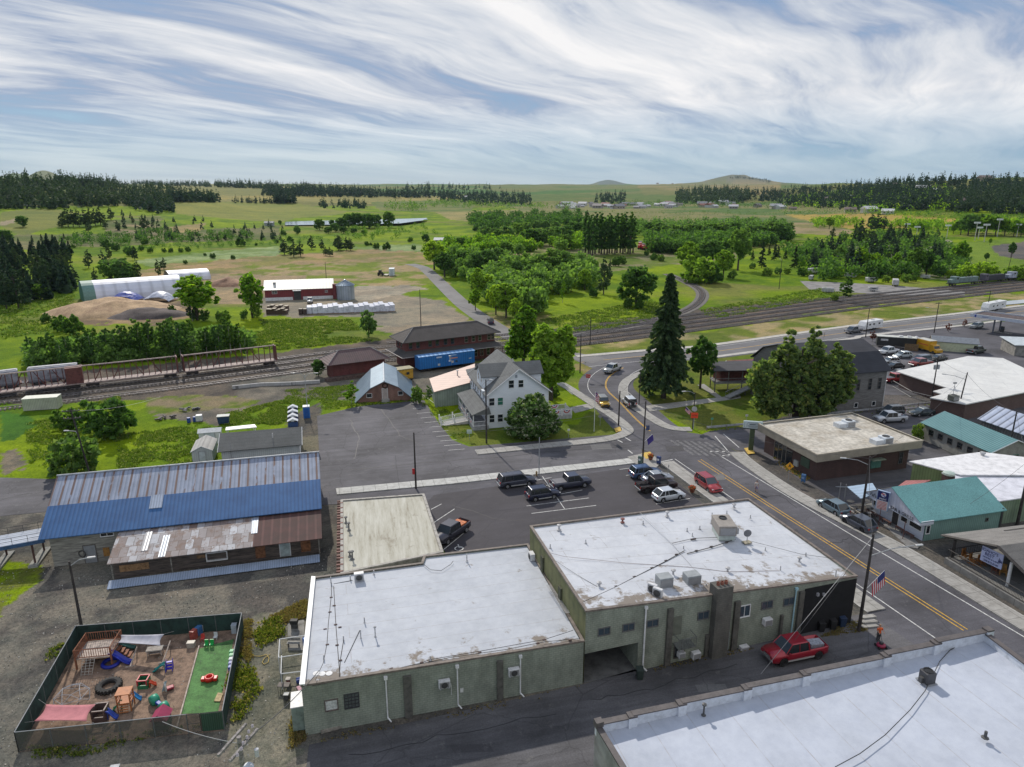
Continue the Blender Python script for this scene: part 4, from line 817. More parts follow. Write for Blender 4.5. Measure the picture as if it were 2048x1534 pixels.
DWD=plank((.16,.13,.11),(.05,.042,.04),.22);wl=WL(fr(7.4,-4.5),fr(29.6,-4.5));wl.box(MB(),0,wl.L,0,2.6,0,-.12).mk('lean_to_wall',DWD,T)
for u0,z0,u1,z1,mm,ll in((.6,.7,3.6,1.5,(.34,.2,.1),'bare plywood board'),(14.9,.3,16.0,1.9,(.22,.1,.05),'rust-brown door board'),(20.0,.4,21.1,1.9,(.25,.11,.05),'rust-brown board'),(8.6,1.2,9.6,1.6,(.25,.15,.08),'small plywood board')): o=wl.box(MB(),u0,u1,z0,z1,.02,.06).mk('board',mat(mm,.85,.3,3),T);o['label']=ll
d=door(T,wl,18.2,1.1,2.3,mat((.42,.5,.5),.6,.15,2),.1);
fm_=MB();
for (a,b,c_,d_) in((9.6,11.9,.75,.85),(9.6,11.9,1.75,1.85),(9.6,9.7,.75,1.85),(11.8,11.9,.75,1.85)): wl.box(fm_,a,b,c_,d_,.02,.3)
fm_.mk('window_frame',WFR,T)
for u in(7.5,13.5,29.5): tube(fr(u,-5.4,0),fr(u,-5.4,2.4),.07).mk('post',OLDW,T)
T2=MB().slab([fr(7.2,-7.0,.16),fr(29.5,-7.0,.16),fr(29.5,-5.9,.55),fr(7.2,-5.9,.55)],.06).mk('sheet_metal_skirt',mat_ribs((.36,.43,.55),A15,.25,rough=.4),T)
# covered ramp on trestles
T=thing('loading_ramp','elevated sheet-metal ramp on rusty trestles, running left from the warehouse','ramp',fr(-4,2,0),0)
RM=mat_ribs((.38,.42,.5),R(105),.5,(.3,.33,.4),.45,.3,dark=.45)
MB().slab([fr(-.8,1.0,3.2),fr(-.8,4.3,3.2),fr(-14,4.3,2.0),fr(-14,1.0,2.0)],.12).mk('deck',RM,T)
MB().slab([fr(-.8,.9,3.2),fr(-.8,1.0,3.2),fr(-14,1.0,2.0),fr(-14,.9,2.0)],.45).mk('edge_beam',mat((.04,.09,.2),.6,.2,2),T)
RST=mat((.10,.05,.045),.7,.2,3)
for u in(-2.3,-6.2,-10.2): 
 for v in(1.2,4.1): tube(fr(u,v,0),fr(u,v,3.0+u*.09),.12).mk('trestle_leg',RST,T)
 box(fr(u,2.6,2.85+u*.09),(.2,3.2,.2),A15).mk('cross_beam',RST,T);prism([fr(u-.5,.4),fr(u+.5,.4),fr(u+.5,5),fr(u-.5,5)],-.02,.25).mk('footing',mat((.3,.3,.28),.9,.2,2),T)
for v in(1.0,4.3):
 rb=MB()
 for k in range(9): u=-.9-k*1.6;rb.tube(fr(u,v,3.15+u*.09),fr(u,v,4.05+u*.09),.03,n=4)
 rb.tube(fr(-.8,v,4.0),fr(-14,v,2.8),.025,n=4);rb.tube(fr(-.8,v,3.6),fr(-14,v,2.4),.02,n=4);rb.mk('railing',mat((.05,.05,.05),.6,0),T)
# beige flat roof
T=thing('flat_roof_building','low building with a stained cream flat roof between the warehouse lane and the lot','building',(*G(682,1145,3.7),0));C=[G(682,1147,3.6),G(886,1104,3.8),G(848,988,3.8),G(682,1000,3.6)]
m,nt,n,l,bs=_mat('aged_cream_roofing');bs.inputs['Roughness'].default_value=.85;v=_pos(n,l,R(102));f=_noise(n,l,_pos(n,l,R(102),(.22,2.2,1)),.9,6,.7);f2=_noise(n,l,v,.4,6,.75)
col=_ramp(n,l,f,[(.3,(.26,.235,.18)),(.45,(.40,.385,.32)),(.65,(.50,.49,.43))]);col=_mix(n,l,_ramp(n,l,f2,[(.58,(0,)*3),(.7,(.8,)*3)]),col,(.22,.19,.14));l.new(col,bs.inputs['Base Color'])
flat(T,C,[3.6,3.8,3.8,3.6],mat((.28,.27,.24),.8,.15,2),m,.25,.1,mat((.36,.34,.31),.8,.2,2))
for (x,y,h) in((692,1045,.7),(698,1060,.9),(705,1118,.9),(700,1112,.5)): vent(T,x,y,3.6,h,.09,1,mat((.12,.12,.12),.6,.1,2))
rd=MB();a=Vector(C[3]);b=Vector(C[0]);
for k in range(26):
 p=a.lerp(b,(k+.5)/26)
 rd.box((p.x-.12,p.y,3.55+.05*(k%2)),(.25,.7,.2),R(102))
rd.mk('brick_edge',mat((.2,.11,.09),.85,.35,1.2),T)
# grey-shingled office and sheds behind the warehouse
fr=FR((-46.0,103.5),15);SHG=mat_shingle((.10,.105,.105));LTW=mat_ribs((.46,.49,.50),A15,.3,(.40,.43,.45),.7,0,dark=.85,bstr=.2)
T=thing('office_building','low white office with grey shingle roof behind the warehouse','building',fr(0,0,0))
gable(T,fr,.4,12.0,-2.0,5.4,2.75,4.2,.45,LTW,SHG);w=WL(fr(.4,-2),fr(12,-2))
tube(fr(8,-.3,3.3),fr(8,-.3,4.3),.06).mk('vent_pipe',WC,T);o=w.box(MB(),1.2,1.7,.9,1.5,.02,.15).mk('meter_box',GREY,T)
tube(w.p(1.4,1.5,.1),w.p(1.4,4.0,.1),.03).mk('mast',GREY,T)
for u in(12.1,): 
 for v in(-2.2,5.2): tube(fr(u,v,0),fr(u,v,2.7),.08).mk('post',WFR,T)
def shed(name,label,fr,u0,u1,v0,v1,zE,zR,wm,rm,axis='v',dw=.9,ov=.15,group=None,dm=None):
 T=thing(name,label,'shed',fr(u0,v0,0),0,group);gable(T,fr,u0,u1,v0,v1,zE,zR,ov,wm,rm,axis,t=.08);w=WL(fr(u0,v0),fr(u1,v0))
 door(T,w,w.L/2,dw,1.9,dm or mat((.5,.55,.58),.6,.1,2),.1,GREY);return T
shed('garden_shed','pale blue-grey shed with a ridged tan roof at the end of the grey-shingled office',fr,-4.3,-1.3,.4,5.6,2.1,2.85,LTW,mat_ribs((.40,.39,.37),A15,.7,(.34,.33,.32),.8,0,dark=.8))
T=shed('storage_shed','small white shed with double doors behind the tan-roofed shed',fr,-4.6,-1.2,9.4,11.2,2.1,2.5,mat((.6,.62,.62),.6,.1,2),mat((.52,.54,.55),.7,.1,2),'u',1.6)
T=thing('awning_trailer','white-roofed trailer with open sides behind the grey-shingled office','trailer',fr(.2,9,0));MB().slab([fr(-.2,8.6,2.55),fr(4.8,8.9,2.55),fr(4.3,10.7,2.5),fr(-.3,10.3,2.5)],.14).mk('roof',mat((.78,.78,.76),.5,.1,2),T);prism([fr(0,8.8),fr(4.3,9),fr(4.1,10.4),fr(0,10.2)],.5,1.2).mk('body',mat((.12,.12,.13),.6,.2,2),T)
for u,v in((0,8.8),(4.5,9.1),(4.1,10.5),(0,10.2)): tube(fr(u,v,0),fr(u,v,2.5),.05,n=5).mk('post',WFR,T)
def recyc(x,y,label):
 p=G(x,y);T=thing('recycling_bin',label,'recycling bin',(p[0],p[1],0),A15,'peaked recycling bins in a row')
 prism([(-.85,-.55),(.85,-.55),(.85,.55),(-.85,.55)],.1,1.15).w('bin',mat((.03,.07,.2),.5,.15,3),T,bevel=.04)
 MB().add([(-.95,-.6,1.15),(0,-.6,1.65),(.95,-.6,1.15),(-.95,.6,1.15),(0,.6,1.65),(.95,.6,1.15)],[(0,1,4,3),(1,2,5,4),(0,2,1),(3,4,5),(0,3,5,2)]).w('lid',mat((.62,.64,.68),.5,.1,3),T)
 for s in(-1,1): prism([(s*.5-.25,-.62),(s*.5+.25,-.62),(s*.5+.25,-.56),(s*.5-.25,-.56)],1.0,1.25).w('flap',mat((.03,.03,.035),.5,0),T)
for i,l_ in enumerate(('nearest','second nearest','second furthest','furthest')): recyc(586.5,853-i*9,l_+' peaked-lid blue recycling bin in the row of four by the office')
p=G(614,835);T=thing('portable_toilet','bright blue portable toilet at the left edge of the west lot','toilet',(p[0],p[1],0),A15);box((0,0,1.1),(1.2,1.2,2.2)).w('body',mat((.02,.13,.42),.5,.1,3),T,bevel=.05);box((0,0,2.26),(1.3,1.3,.16)).w('roof',mat((.55,.6,.66),.5,.1,3),T,bevel=.05);box((0,-.62,1.05),(.7,.04,1.8)).w('door',mat((.015,.09,.32),.5,.1,3),T)
def dumpster(x,y,label,c,rz=A15,s=1,lid=(.03,.03,.03)):
 p=G(x,y);T=thing('dumpster',label,'dumpster',(p[0],p[1],0),rz)
 MB().add([(a*s,b*s,z*s) for z,k in((.15,.85),(1.3,1.0)) for a,b in((-.9*k,-.6*k),(.9*k,-.6*k),(.9*k,.6*k),(-.9*k,.6*k))],[(0,1,2,3),(4,5,6,7),(0,1,5,4),(1,2,6,5),(2,3,7,6),(3,0,4,7)]).w('body',mat(c,.6,.2,3),T)
 box((0,0,1.35*s),(1.9*s,1.3*s,.08*s)).w('lid',mat(lid,.6,.1,3),T)
 for a in(-1,1): lathe([(0,-.04),(.1,-.04),(.1,.04),(0,.04)],(a*.7*s,-.4*s,.1*s),8,'X').w('wheel',DFR,T)
 return T
dumpster(448,847,'navy dumpster with a grey lid by the dirt track',(.02,.05,.12),A15,1.15,(.35,.37,.36))
# gambrel brick garage
fr=FR((-31.5,135.5),10.6);BRK=mat_brick((.26,.10,.07),(.19,.075,.055),(.27,.22,.19),R(10.6),.24,.085,stain=.3)
T=thing('brick_garage','brick building with a blue-grey gambrel metal roof between the west lot and the depot','building',fr(0,0,0))
MET=mat_ribs((.36,.45,.52),R(10.6+90),.42,(.30,.38,.45),.4,.35,dark=.8);MET2=mat_ribs((.22,.30,.37),R(10.6+90),.42,(.18,.25,.32),.4,.35,dark=.8)
pr=[(-.4,-.1),(2.9,2.95),(5.7,4.25),(8.5,2.95),(11.8,-.1)]
for i in range(4):
 (a,za),(b,zb)=pr[i],pr[i+1];MB().slab([fr(a,-.5,za+.12),fr(b,-.5,zb+.12),fr(b,15.5,zb+.12),fr(a,15.5,za+.12)],.12).mk('roof',MET2 if i in(0,3) else MET,T)
wb=MB();n_=len(pr);v=[fr(a,0,max(z,0)) for a,z in pr]+[fr(a,15,max(z,0)) for a,z in pr];wb.add(v,[tuple(range(5)),tuple(range(5,10))]);wb.mk('wall',BRK,T)
tube(fr(5.7,-.5,4.4),fr(5.7,15.5,4.4),.13).mk('ridge_cap',mat((.6,.64,.68),.4,.1,2),T)
w=WL(fr(0,0),fr(11.4,0));door(T,w,5.75,1.05,2.1,mat((.42,.36,.33),.7,.1,2),.6)
w.box(MB(),5.0,6.6,0,.6,0,.9).mk('step',CONC,T);winpx(T,w,733,787,744,795,bars=0,hb=0);winpx(T,w,796,782,806,790,bars=0,hb=0)
u,z=w.px(770,771);lathe([(.5,-.1),(.62,.0),(.5,.1),(.35,0),(.5,-.1)],w.p(u,z,.15),16,'Y').mk('wreath',mat((.05,.03,.02),.9,.3,4),T)
# two-storey depot with the blue boxcar
RED=mat_brick((.16,.042,.038),(.12,.034,.032),(.16,.08,.07),R(30),.4,.12,stain=.25);DSH=mat_shingle((.085,.075,.07),R(30),.45);DPA=FR(G(812,741),30)
T=thing('railway_depot','two-storey dark red railway depot with hipped roof behind the blue boxcar','station',DPA(0,0,0));fr=DPA
def hip(T,fr,u0,u1,v0,v1,zE,zR,m,nm='roof',t=.12,k=None):
 d=(v1-v0)/2 if k is None else k;a=[fr(u0,v0,zE),fr(u1,v0,zE),fr(u1,v1,zE),fr(u0,v1,zE)];r0=fr(u0+d,(v0+v1)/2,zR);r1=fr(u1-d,(v0+v1)/2,zR)
 mb=MB().add([*a,r0,r1]+[(p[0],p[1],p[2]-t) for p in a],[(0,1,5,4),(1,2,5),(2,3,4,5),(3,0,4),(0,6,7,1),(1,7,8,2),(2,8,9,3),(3,9,6,0),(6,9,8,7)]);o=mb.mk(nm,m,T)
 hb=MB()
 for p,r in((a[0],r0),(a[3],r0),(a[1],r1),(a[2],r1),(r0,r1)): hb.tube(Vector(p)+Vector((0,0,.04)),Vector(r)+Vector((0,0,.04)),.09,n=4)
 hb.mk('hip_cap',mat((.3,.29,.28),.7,.2,2),T);return o
prism([fr(.8,1.8),fr(25,1.8),fr(25,8),fr(.8,8)],0,6.6).mk('wall',RED,T)
hip(T,fr,-.4,26.2,.4,9.4,6.6,9.2,DSH,k=4.6)
mb=MB();z0,z1=3.3,4.2
for q_ in ([fr(-1.2,-1.0,z0),fr(26.6,-1.0,z0),fr(25,1.8,z1),fr(.8,1.8,z1)],[fr(-1.2,10.6,z0),fr(-1.2,-1.0,z0),fr(.8,1.8,z1),fr(.8,8,z1)],[fr(26.6,-1,z0),fr(26.6,10.6,z0),fr(25,8,z1),fr(25,1.8,z1)],[fr(26.6,10.6,z0),fr(-1.2,10.6,z0),fr(.8,8,z1),fr(25,8,z1)]): mb.slab(q_,.15)
mb.mk('lower_roof',mat_shingle((.07,.066,.066),R(30),.3),T)
MB().path([Vector(fr(-1.2,10.6,3.3)),Vector(fr(-1.2,-1.0,3.3)),Vector(fr(26.6,-1.0,3.3)),Vector(fr(26.6,10.6,3.3))],.07).mk('gutter',mat((.38,.34,.34),.6,.1,2),T)
w=WL(fr(.8,1.8),fr(25,1.8))
for u in(1.3,3.2,6.4,8.3,10.5,12.4,16.2,18.2,20.0,22.6,23.7): window(T,w,u,5.4,.8,1.3,fm=DFR if u<15 else mat((.35,.28,.26),.7,.1,2),bars=0)
for u in(13.5,15.3,17.0,18.8,20.5,22.4): window(T,w,u,1.7,.8,1.7,bars=0,fm=mat((.38,.33,.3),.7,.1,2))
w2=WL(fr(.8,8),fr(.8,1.8),out=(-80,100));
for u in(1.5,3.6): window(T,w2,u,5.4,.8,1.3,fm=DFR,bars=0)
for u in(-.6,5,10,15,20,26): tube(fr(u,-.7,0),fr(u,-.7,3.3),.09,n=5).mk('post',mat((.12,.05,.045),.7,.1,2),T)
# ---- blue boxcar
T=thing('boxcar','bright blue railway boxcar parked along the front of the red depot','boxcar',DPA(9.2,-2.4,0),R(30));BC=mat_ribs((.018,.17,.50),0,.6,(.015,.14,.42),.45,.1,dark=.75,obj=True)
box((0,0,2.25),(14.6,2.7,3.0)).w('body',BC,T,bevel=.04)
MB().add([(-7.4,-1.45,3.75),(7.4,-1.45,3.75),(7.4,0,4.05),(-7.4,0,4.05),(7.4,1.45,3.75),(-7.4,1.45,3.75)],[(0,1,2,3),(3,2,4,5),(0,3,5),(1,4,2)]).w('roof',mat_ribs((.16,.33,.60),0,1.1,(.12,.27,.5),.4,.3,dark=.6,obj=True),T)
d=box((1.6,-1.39,2.2),(3.4,.1,2.8)).w('door',mat((.02,.15,.46),.45,.1,2),T);box((1.0,-1.46,2.2),(.06,.05,2.7)).w('handle',mat((.3,.4,.55),.5,0),d)
for x,z,sx,sz,c_ in((-2.2,3.2,1.4,.35,(.5,.6,.75)),(1.6,2.6,2.0,.28,(.6,.25,.15)),(1.6,3.3,1.5,.22,(.35,.5,.7)),(-2.3,1.4,.6,.5,(.45,.5,.55)),(1.2,1.7,.6,.5,(.55,.5,.45)),(2.3,1.7,.6,.5,(.03,.07,.1)),(6.0,2.0,.7,.25,(.4,.5,.6))): box((x,-1.45,z),(sx,.03,sz)).w('placard',mat(c_,.6,.2,6),T)
def bogie(T,x,world=False,m=None):
 m=m or mat((.05,.042,.04),.8,.2,3)
 for dx in(-.85,.85):
  for s in(-.72,.72): lathe([(0,-.06),(.2,-.07),(.42,-.05),(.45,-.05),(.45,.05),(.2,.07),(0,.06)],(x+dx,s,.45),12,'Y').w('wheel',m,T)
 for s in(-.98,.98): prism([(x-1.2,s-.08),(x+1.2,s-.08),(x+1.2,s+.08),(x-1.2,s+.08)],.4,.75).w('side_frame',m,T)
bogie(T,-5.4);bogie(T,5.4)
# freight house
fr=FR((-41.4,154.8),30);T=thing('freight_house','single-storey red freight house with a faded maroon hipped roof','building',fr(0,0,0));hip(T,fr,-1.4,13.4,-3.0,4.6,3.7,6.0,mat_ribs((.125,.075,.075),R(30),.5,(.09,.06,.06),.6,.1,dark=.85,rust=.25,rustc=(.3,.25,.26)),k=3.6)
prism([fr(0,-1.6),fr(12.4,-1.6),fr(12.4,3.4),fr(0,3.4)],0,3.75).mk('wall',RED,T);w=WL(fr(0,-1.6),fr(12.4,-1.6));MB()
for u in(3.2,8.2): w.box(MB(),u-1.1,u+1.1,.3,2.7,0,.06).mk('door',mat((.14,.04,.04),.7,.2,2),T)
prism([fr(-2,-3.4),fr(14,-3.4),fr(14,-1.7),fr(-2,-1.7)],0,.7).mk('platform',mat((.1,.07,.06),.9,.3,2),T)
T=thing('caboose','small yellow railway car between the brick garage and the red depot','caboose',(*G(800,762),0),R(30));box((0,0,1.7),(5.5,2.5,2.2)).w('body',mat((.5,.28,.03),.6,.15,2),T,bevel=.05);box((0,0,2.9),(6,2.8,.15)).w('roof',mat((.24,.22,.12),.7,.2,2),T,bevel=.05);bogie(T,-1.6);bogie(T,1.6)
for x in(-1.5,1.5): box((x,-1.27,1.9),(.7,.04,.6)).w('window',GLS,T)
# tan-roofed shed behind the house
C=[G(872,804,0),G(943,815,0)];T=thing('metal_shed','green-walled shed with a pale tan single-pitch roof behind the white house','building',(-15,135,0))
cs=[(-15.2,132.4),(-7.8,135.4),(-8.3,148.2),(-17.1,141.6)];zr_=[3.3,4.6,4.9,3.4]
prism(cs,0,[z-.15 for z in zr_]).mk('wall',mat_ribs((.26,.31,.27),R(20),.5,rough=.7,metal=0,dark=.85,bstr=.2),T);ct=Vector((sum(p[0] for p in cs)/4,sum(p[1] for p in cs)/4))
MB().slab([(*(ct+(Vector(p)-ct)*1.05),z) for p,z in zip(cs,zr_)],.13).mk('roof',mat_ribs((.47,.34,.29),R(60),1.1,(.42,.31,.27),.6,.1,dark=.85,bstr=.2),T)
for (x,y) in((900,722),(915,752)): vent(T,x,y,4.1,1.2,.12,1)
# white three-storey house
fr=FR((-4.3,119.8),15);T=thing('white_house','tall white clapboard house with grey shingle gables and side porches','house',fr(0,0,0));HSID=plank((.80,.84,.88),(.72,.76,.82),.2);SH=mat_shingle((.13,.135,.135),A15,.28)
HW,HD=11.3,15.4;zE,zR,uc=6.45,10.7,5.45
gable(T,fr,0,HW,0,HD,zE,zR,.55,HSID,SH,'v',t=.16)
w=WL(fr(0,0),fr(HW,0))
def dorm(u0,u1,v0,v1,zb,zt,zr2,flip):
 D=prism([fr(u0,v0),fr(u1,v0),fr(u1,v1),fr(u0,v1)],zb,zt).mk('dormer',HSID,T)
 vm=(v0+v1)/2;a,b=(u0-.45,uc) if not flip else (uc,u1+.45)
 MB().slab([fr(a,v0-.45,zt-.05),fr(b,v0-.45,zt-.05),fr(b,vm,zr2),fr(a,vm,zr2)],.14).mk('roof',SH,D);MB().slab([fr(b,v1+.45,zt-.05),fr(a,v1+.45,zt-.05),fr(a,vm,zr2),fr(b,vm,zr2)],.14).mk('roof',SH,D)
 gb=MB();e=u0 if not flip else u1;gb.add([fr(e,v0,zt),fr(e,v1,zt),fr(e,vm,zr2-.1),fr(e+(.1 if not flip else -.1),v0,zt),fr(e+(.1 if not flip else -.1),v1,zt),fr(e+(.1 if not flip else -.1),vm,zr2-.1)],[(0,1,2),(3,5,4),(0,3,4,1),(1,4,5,2),(2,5,3,0)]);gb.mk('gable_end',HSID,D);return D
dl=dorm(-.1,4.6,3.4,8.6,6.3,8.9,10.6,False);dr=dorm(6.6,11.2,4.2,8.6,6.3,8.7,10.5,True)
wd_=WL(fr(-.1,8.6),fr(-.1,3.4),out=(-80,100));window(dl,wd_,3.9,8.1,.7,1.1,bars=0);window(dl,wd_,1.5,8.1,.7,1.1,bars=0)
q=lambda x,y:(880+x/5.69,720+y/5.69)
GRN=mat((.03,.16,.11),.4,.1,2)
for b in((780,228,842,320),(890,225,950,312),(557,432,620,522),(560,622,620,712),(655,615,716,705),(1155,385,1185,430)): winpx(T,w,*q(b[0],b[1]),*q(b[2],b[3]),bars=0,hb=1)
winpx(T,w,*q(655,425),*q(718,515),bars=0,hb=1,gm=GRN,label='window with a drawn green blind')
wbox(T,w,'attic_vent',mat((.3,.33,.38),.7,.1,3),*q(855,170),*q(880,202),.01,.06)
wbd=MB()
for k in(0,HW): w.box(MB(),k-.09,k+.09,0,zE,.0,.05).mk('corner_board',WFR,T)
ws=WL(fr(0,HD),fr(0,0),out=(-80,100))
for u in(1.2,3.1,5.0,7.2,9.4,11.6,13.8): window(T,ws,u,5.0,.75,1.35,bars=0)
for u in(3.1,6.5,10.2,13.5): window(T,ws,u,1.9,.8,1.4,bars=0)
box(fr(-.3,2.6,5.9),(.5,1.4,1.3),A15).mk('cooler_box',mat((.55,.6,.66),.6,.1,2),T)
# back wing roof
MB().slab([fr(-.6,15.4,6.3),fr(5.4,15.4,8.9),fr(5.4,19,7.2),fr(-.2,19,6.3)],.14).mk('rear_roof',SH,T);prism([fr(.4,15.5),fr(8.5,15.5),fr(8.5,19),fr(.4,19)],0,6.2).mk('rear_wing',HSID,T)
for u,v,h in((6.6,7.4,1.0),(5.8,3.5,.5),(6.0,2.6,.5)): p=fr(u,v,zR-.8);tube(p,(p[0],p[1],p[2]+h),.06).mk('vent_pipe',WC,T)
# west porch
PR=MB().slab([fr(-3.1,-.6,2.95),fr(-.05,-.9,4.25),fr(-.05,12,4.25),fr(-3.1,13.8,2.95)],.14).mk('porch_roof',SH,T)
MB().add([fr(-3.1,-.6,2.95),fr(0,-.9,4.25),fr(.35,-1.0,2.95)],[(0,1,2)]).mk('porch_gable',SH,T)
prism([fr(-2.9,-.5),fr(0,-.5),fr(0,13.5),fr(-2.9,13.5)],0,.7).mk('porch_deck',mat((.3,.3,.32),.8,.2,2),T)
for v in(-.35,3.1,6.6,10,13.3): box(fr(-2.8,v,1.85),(.16,.16,2.3),A15).mk('porch_post',WFR,T)
def rail(T,pts,z,h=.9,m=None,sp=.22,nm='railing',r=.02,top=.05):
 mb=MB();m=m or WFR
 for a,b in zip(pts[:-1],pts[1:]):
  a=Vector(a);b=Vector(b);L=(b-a).length;k=max(2,int(L/sp));za,zb=(z if not hasattr(z,'__len__') else z[0]),(z if not hasattr(z,'__len__') else z[1])
  for i in range(k+1): p=a.lerp(b,i/k);zz_=za+(zb-za)*i/k;mb.tube((p.x,p.y,zz_+.08),(p.x,p.y,zz_+h),r,n=4,cap=False)
  for hh in(.1,h): mb.tube((a.x,a.y,za+hh),(b.x,b.y,zb+hh),top,n=4)
 return mb.mk(nm,m,T)
rail(T,[fr(-2.85,-.4),fr(-2.85,13.3)],.7,.9);rail(T,[fr(-2.85,-.4),fr(0,-.4)],.7,.9)
# bunting: striped half rosettes
def bunting(T,c,rz,r=.75,label=None):
 o=None
 for k,(r0,r1,cc) in enumerate(((0,.25,(.03,.05,.22)),(.25,.5,(.6,.6,.62)),(.5,.75,(.38,.03,.05)),(.75,1,(.6,.6,.62)))):
  mb=MB();n_=10;V=[]
  for i in range(n_+1):
   a=math.pi+math.pi*i/n_;
   for rr in(r0,r1): V.append((c[0]+math.cos(a)*rr*r*math.cos(rz),c[1]+math.cos(a)*rr*r*math.sin(rz),c[2]+math.sin(a)*rr*r*.9))
  mb.add(V,[(2*i,2*i+1,2*i+3,2*i+2) for i in range(n_)])
  x=mb.mk('bunting' if o is None else 'stripe',mat(cc,.8,.1,3),T if o is None else o)
  sm=x.modifiers.new('s','SOLIDIFY');sm.thickness=.02;o=o or x
 return o
for v in(1.2,3.2,5.2,7.2,9.2): bunting(T,fr(-2.98,v,1.55),A15+math.pi/2)
T2=thing('ramp','white railed access ramp from the west lot to the house porch','ramp',fr(-7,4.5,0));prism([fr(-8,3.4),fr(-2.95,3.4),fr(-2.95,5.6),fr(-8,5.6)],0,[.05,.65,.65,.05]).mk('ramp_deck',mat((.5,.48,.46),.8,.1,2),T2)
for v in(3.45,5.55):
 rail(T2,[fr(-8,v),fr(-3,v)],(.1,.7),.95,sp=.18,r=.03)
 for u in(-8,-5.5,-3): box(fr(u,v,.85+(u+8)*.1),(.2,.2,1.5),A15).mk('newel',WFR,T2)
# east porch
prism([fr(HW,1.6),fr(16.6,1.6),fr(16.6,5.2),fr(HW,5.2)],0,.75).mk('side_deck',mat((.4,.4,.42),.8,.15,2),T)
rail(T,[fr(HW+.1,1.65),fr(16.5,1.65),fr(16.5,5.1),fr(HW+.1,5.1)],.75,1.0,sp=.2,r=.03)
for u,v in((12.6,1.65),(14.6,1.65),(16.5,1.65),(16.5,5.1)): box(fr(u,v,1.3),(.2,.2,1.3),A15).mk('newel',WFR,T)
for u in(13.4,15.5): bunting(T,fr(u,1.5,1.72),A15,.85)
bunting(T,fr(14.2,5.0,1.75),A15,.85)
slab('house_walk',[(1140,815),(1215,800),(1222,808),(1150,826)],.06,CONC)
# bank with brown brick and broad fascia
fr=FR((45.1,96.4),16.5);T=thing('bank_building','brown brick office with broad tan fascia and cream flat roof on the corner','building',fr(0,0,0))
BB=mat_brick((.085,.045,.04),(.065,.035,.033),(.10,.07,.065),R(16.5),.3,.1,stain=.2)
prism([fr(0,0),fr(16.8,0),fr(16.8,12.4),fr(0,12.4)],0,3.9).mk('wall',BB,T)
FAS=mat_ribs((.30,.27,.215),R(16.5),.25,rough=.7,metal=0,dark=.85,bstr=.15)
Cb=[fr(-1.6,-1.6),fr(17.9,-1.2),fr(17.6,13.2),fr(-1.3,12.9)];n0=len(T.children)
ins,zz=flat(T,Cb,4.9,FAS,mat((.47,.44,.385),.85,.2,.35,c2=(.36,.32,.26),fine=2),.18,.22,mat((.4,.36,.29),.7,.1,2),z0=3.7)
for o in T.children:
 if o.name.startswith('wall') and o.data.materials[0]==FAS: o.name='fascia'
prism([Vector(c)*.999+Vector(fr(8,5))*.001 for c in Cb],3.66,3.70).mk('soffit',mat((.2,.18,.15),.8,.1,2),T)
w=WL(fr(0,0),fr(0,12.4));
MB()
for (b,nm) in(((1568,903,1584,932),'door'),): wbox(T,w,'glass_door',GLS,b[0],b[1],b[2],b[3],.0,.06,z0=.1,z1=2.6)
w.box(MB(),6.9,9.8,.1,3.0,.0,.04).mk('entrance_glazing',GLS,T);wbf=MB()
for u in(6.9,7.8,8.8,9.8): w.box(wbf,u-.04,u+.04,.1,3.0,.02,.09)
wbf.mk('entrance_frame',mat((.25,.22,.18),.6,.1,2),T)
wbox(T,w,'letter_box',mat((.35,.36,.34),.5,.1,2),1590,920,1598,932,.02,.3);wbox(T,w,'poster_board',mat((.05,.09,.06),.5,.2,6),1602,915,1620,934,.02,.1)
w2=WL(fr(0,0),fr(16.8,0));u,z=w2.px(1748,935);w2.box(MB(),u-.9,u+.9,.9,2.2,.0,.3).mk('drive_up_window',mat((.08,.2,.17),.4,.2,4),T);w2.box(MB(),u-1.2,u+1.2,2.3,2.42,.0,.9).mk('canopy',mat((.28,.34,.26),.7,.1,2),T)
window(T,w2,15.4,1.9,.7,1.8,bars=0,fm=DFR)
for (x,y,l) in((1696,852,'white twin-box rooftop cooler nearer the back edge of the cream roof'),(1770,885,'white twin-box rooftop cooler nearer the right edge of the cream roof')):
 p=G(x,y,4.7);t2=ac_unit('rooftop_unit',l,0,0,4.68,1.6,1.5,.95,R(16.5),fan=True,m=mat((.62,.66,.70),.5,.1,2),loc=p);box((-1.5,.1,.35),(1.5,1.4,.7)).w('duct_box',mat((.6,.63,.66),.5,.1,2),t2)
# pole sign
p=G(1501,901);T=thing('pole_sign','boxy white sign on a thick dark green post at the corner','sign',(p[0],p[1],0));rz=R(-14)
box((p[0],p[1],1.9),(.75,.5,3.8),rz).mk('post',mat((.05,.075,.035),.7,.15,2),T);box((p[0],p[1],4.5),(3.0,.5,1.25),rz).mk('sign_box',mat((.42,.5,.5),.5,.1,2),T,bevel=.06);box((p[0],p[1],3.84),(3.04,.54,.12),rz).mk('sign_base',mat((.03,.035,.04),.6,0),T)
fx=Vector((math.sin(rz),-math.cos(rz)));q2=lambda dx,dz,o:(p[0]+fx.x*o+math.cos(rz)*dx,p[1]+fx.y*o+math.sin(rz)*dx,4.5+dz)
box(q2(0,0,.26),(2.5,.03,.95),rz).mk('panel',mat((.5,.56,.56),.5,.05,3),T)
for dx,dz,sx,sz in((0,.38,1.7,.06),(-.1,.12,.95,.16),(.55,.14,.4,.08),(0,-.1,1.6,.05),(0,-.24,1.5,.05),(0,-.36,1.2,.04),(-.95,0,.04,.7),(.95,0,.04,.7)): box(q2(dx,dz,.285),(sx,.02,sz),rz).mk('lettering',mat((.06,.08,.1),.6,0),T)
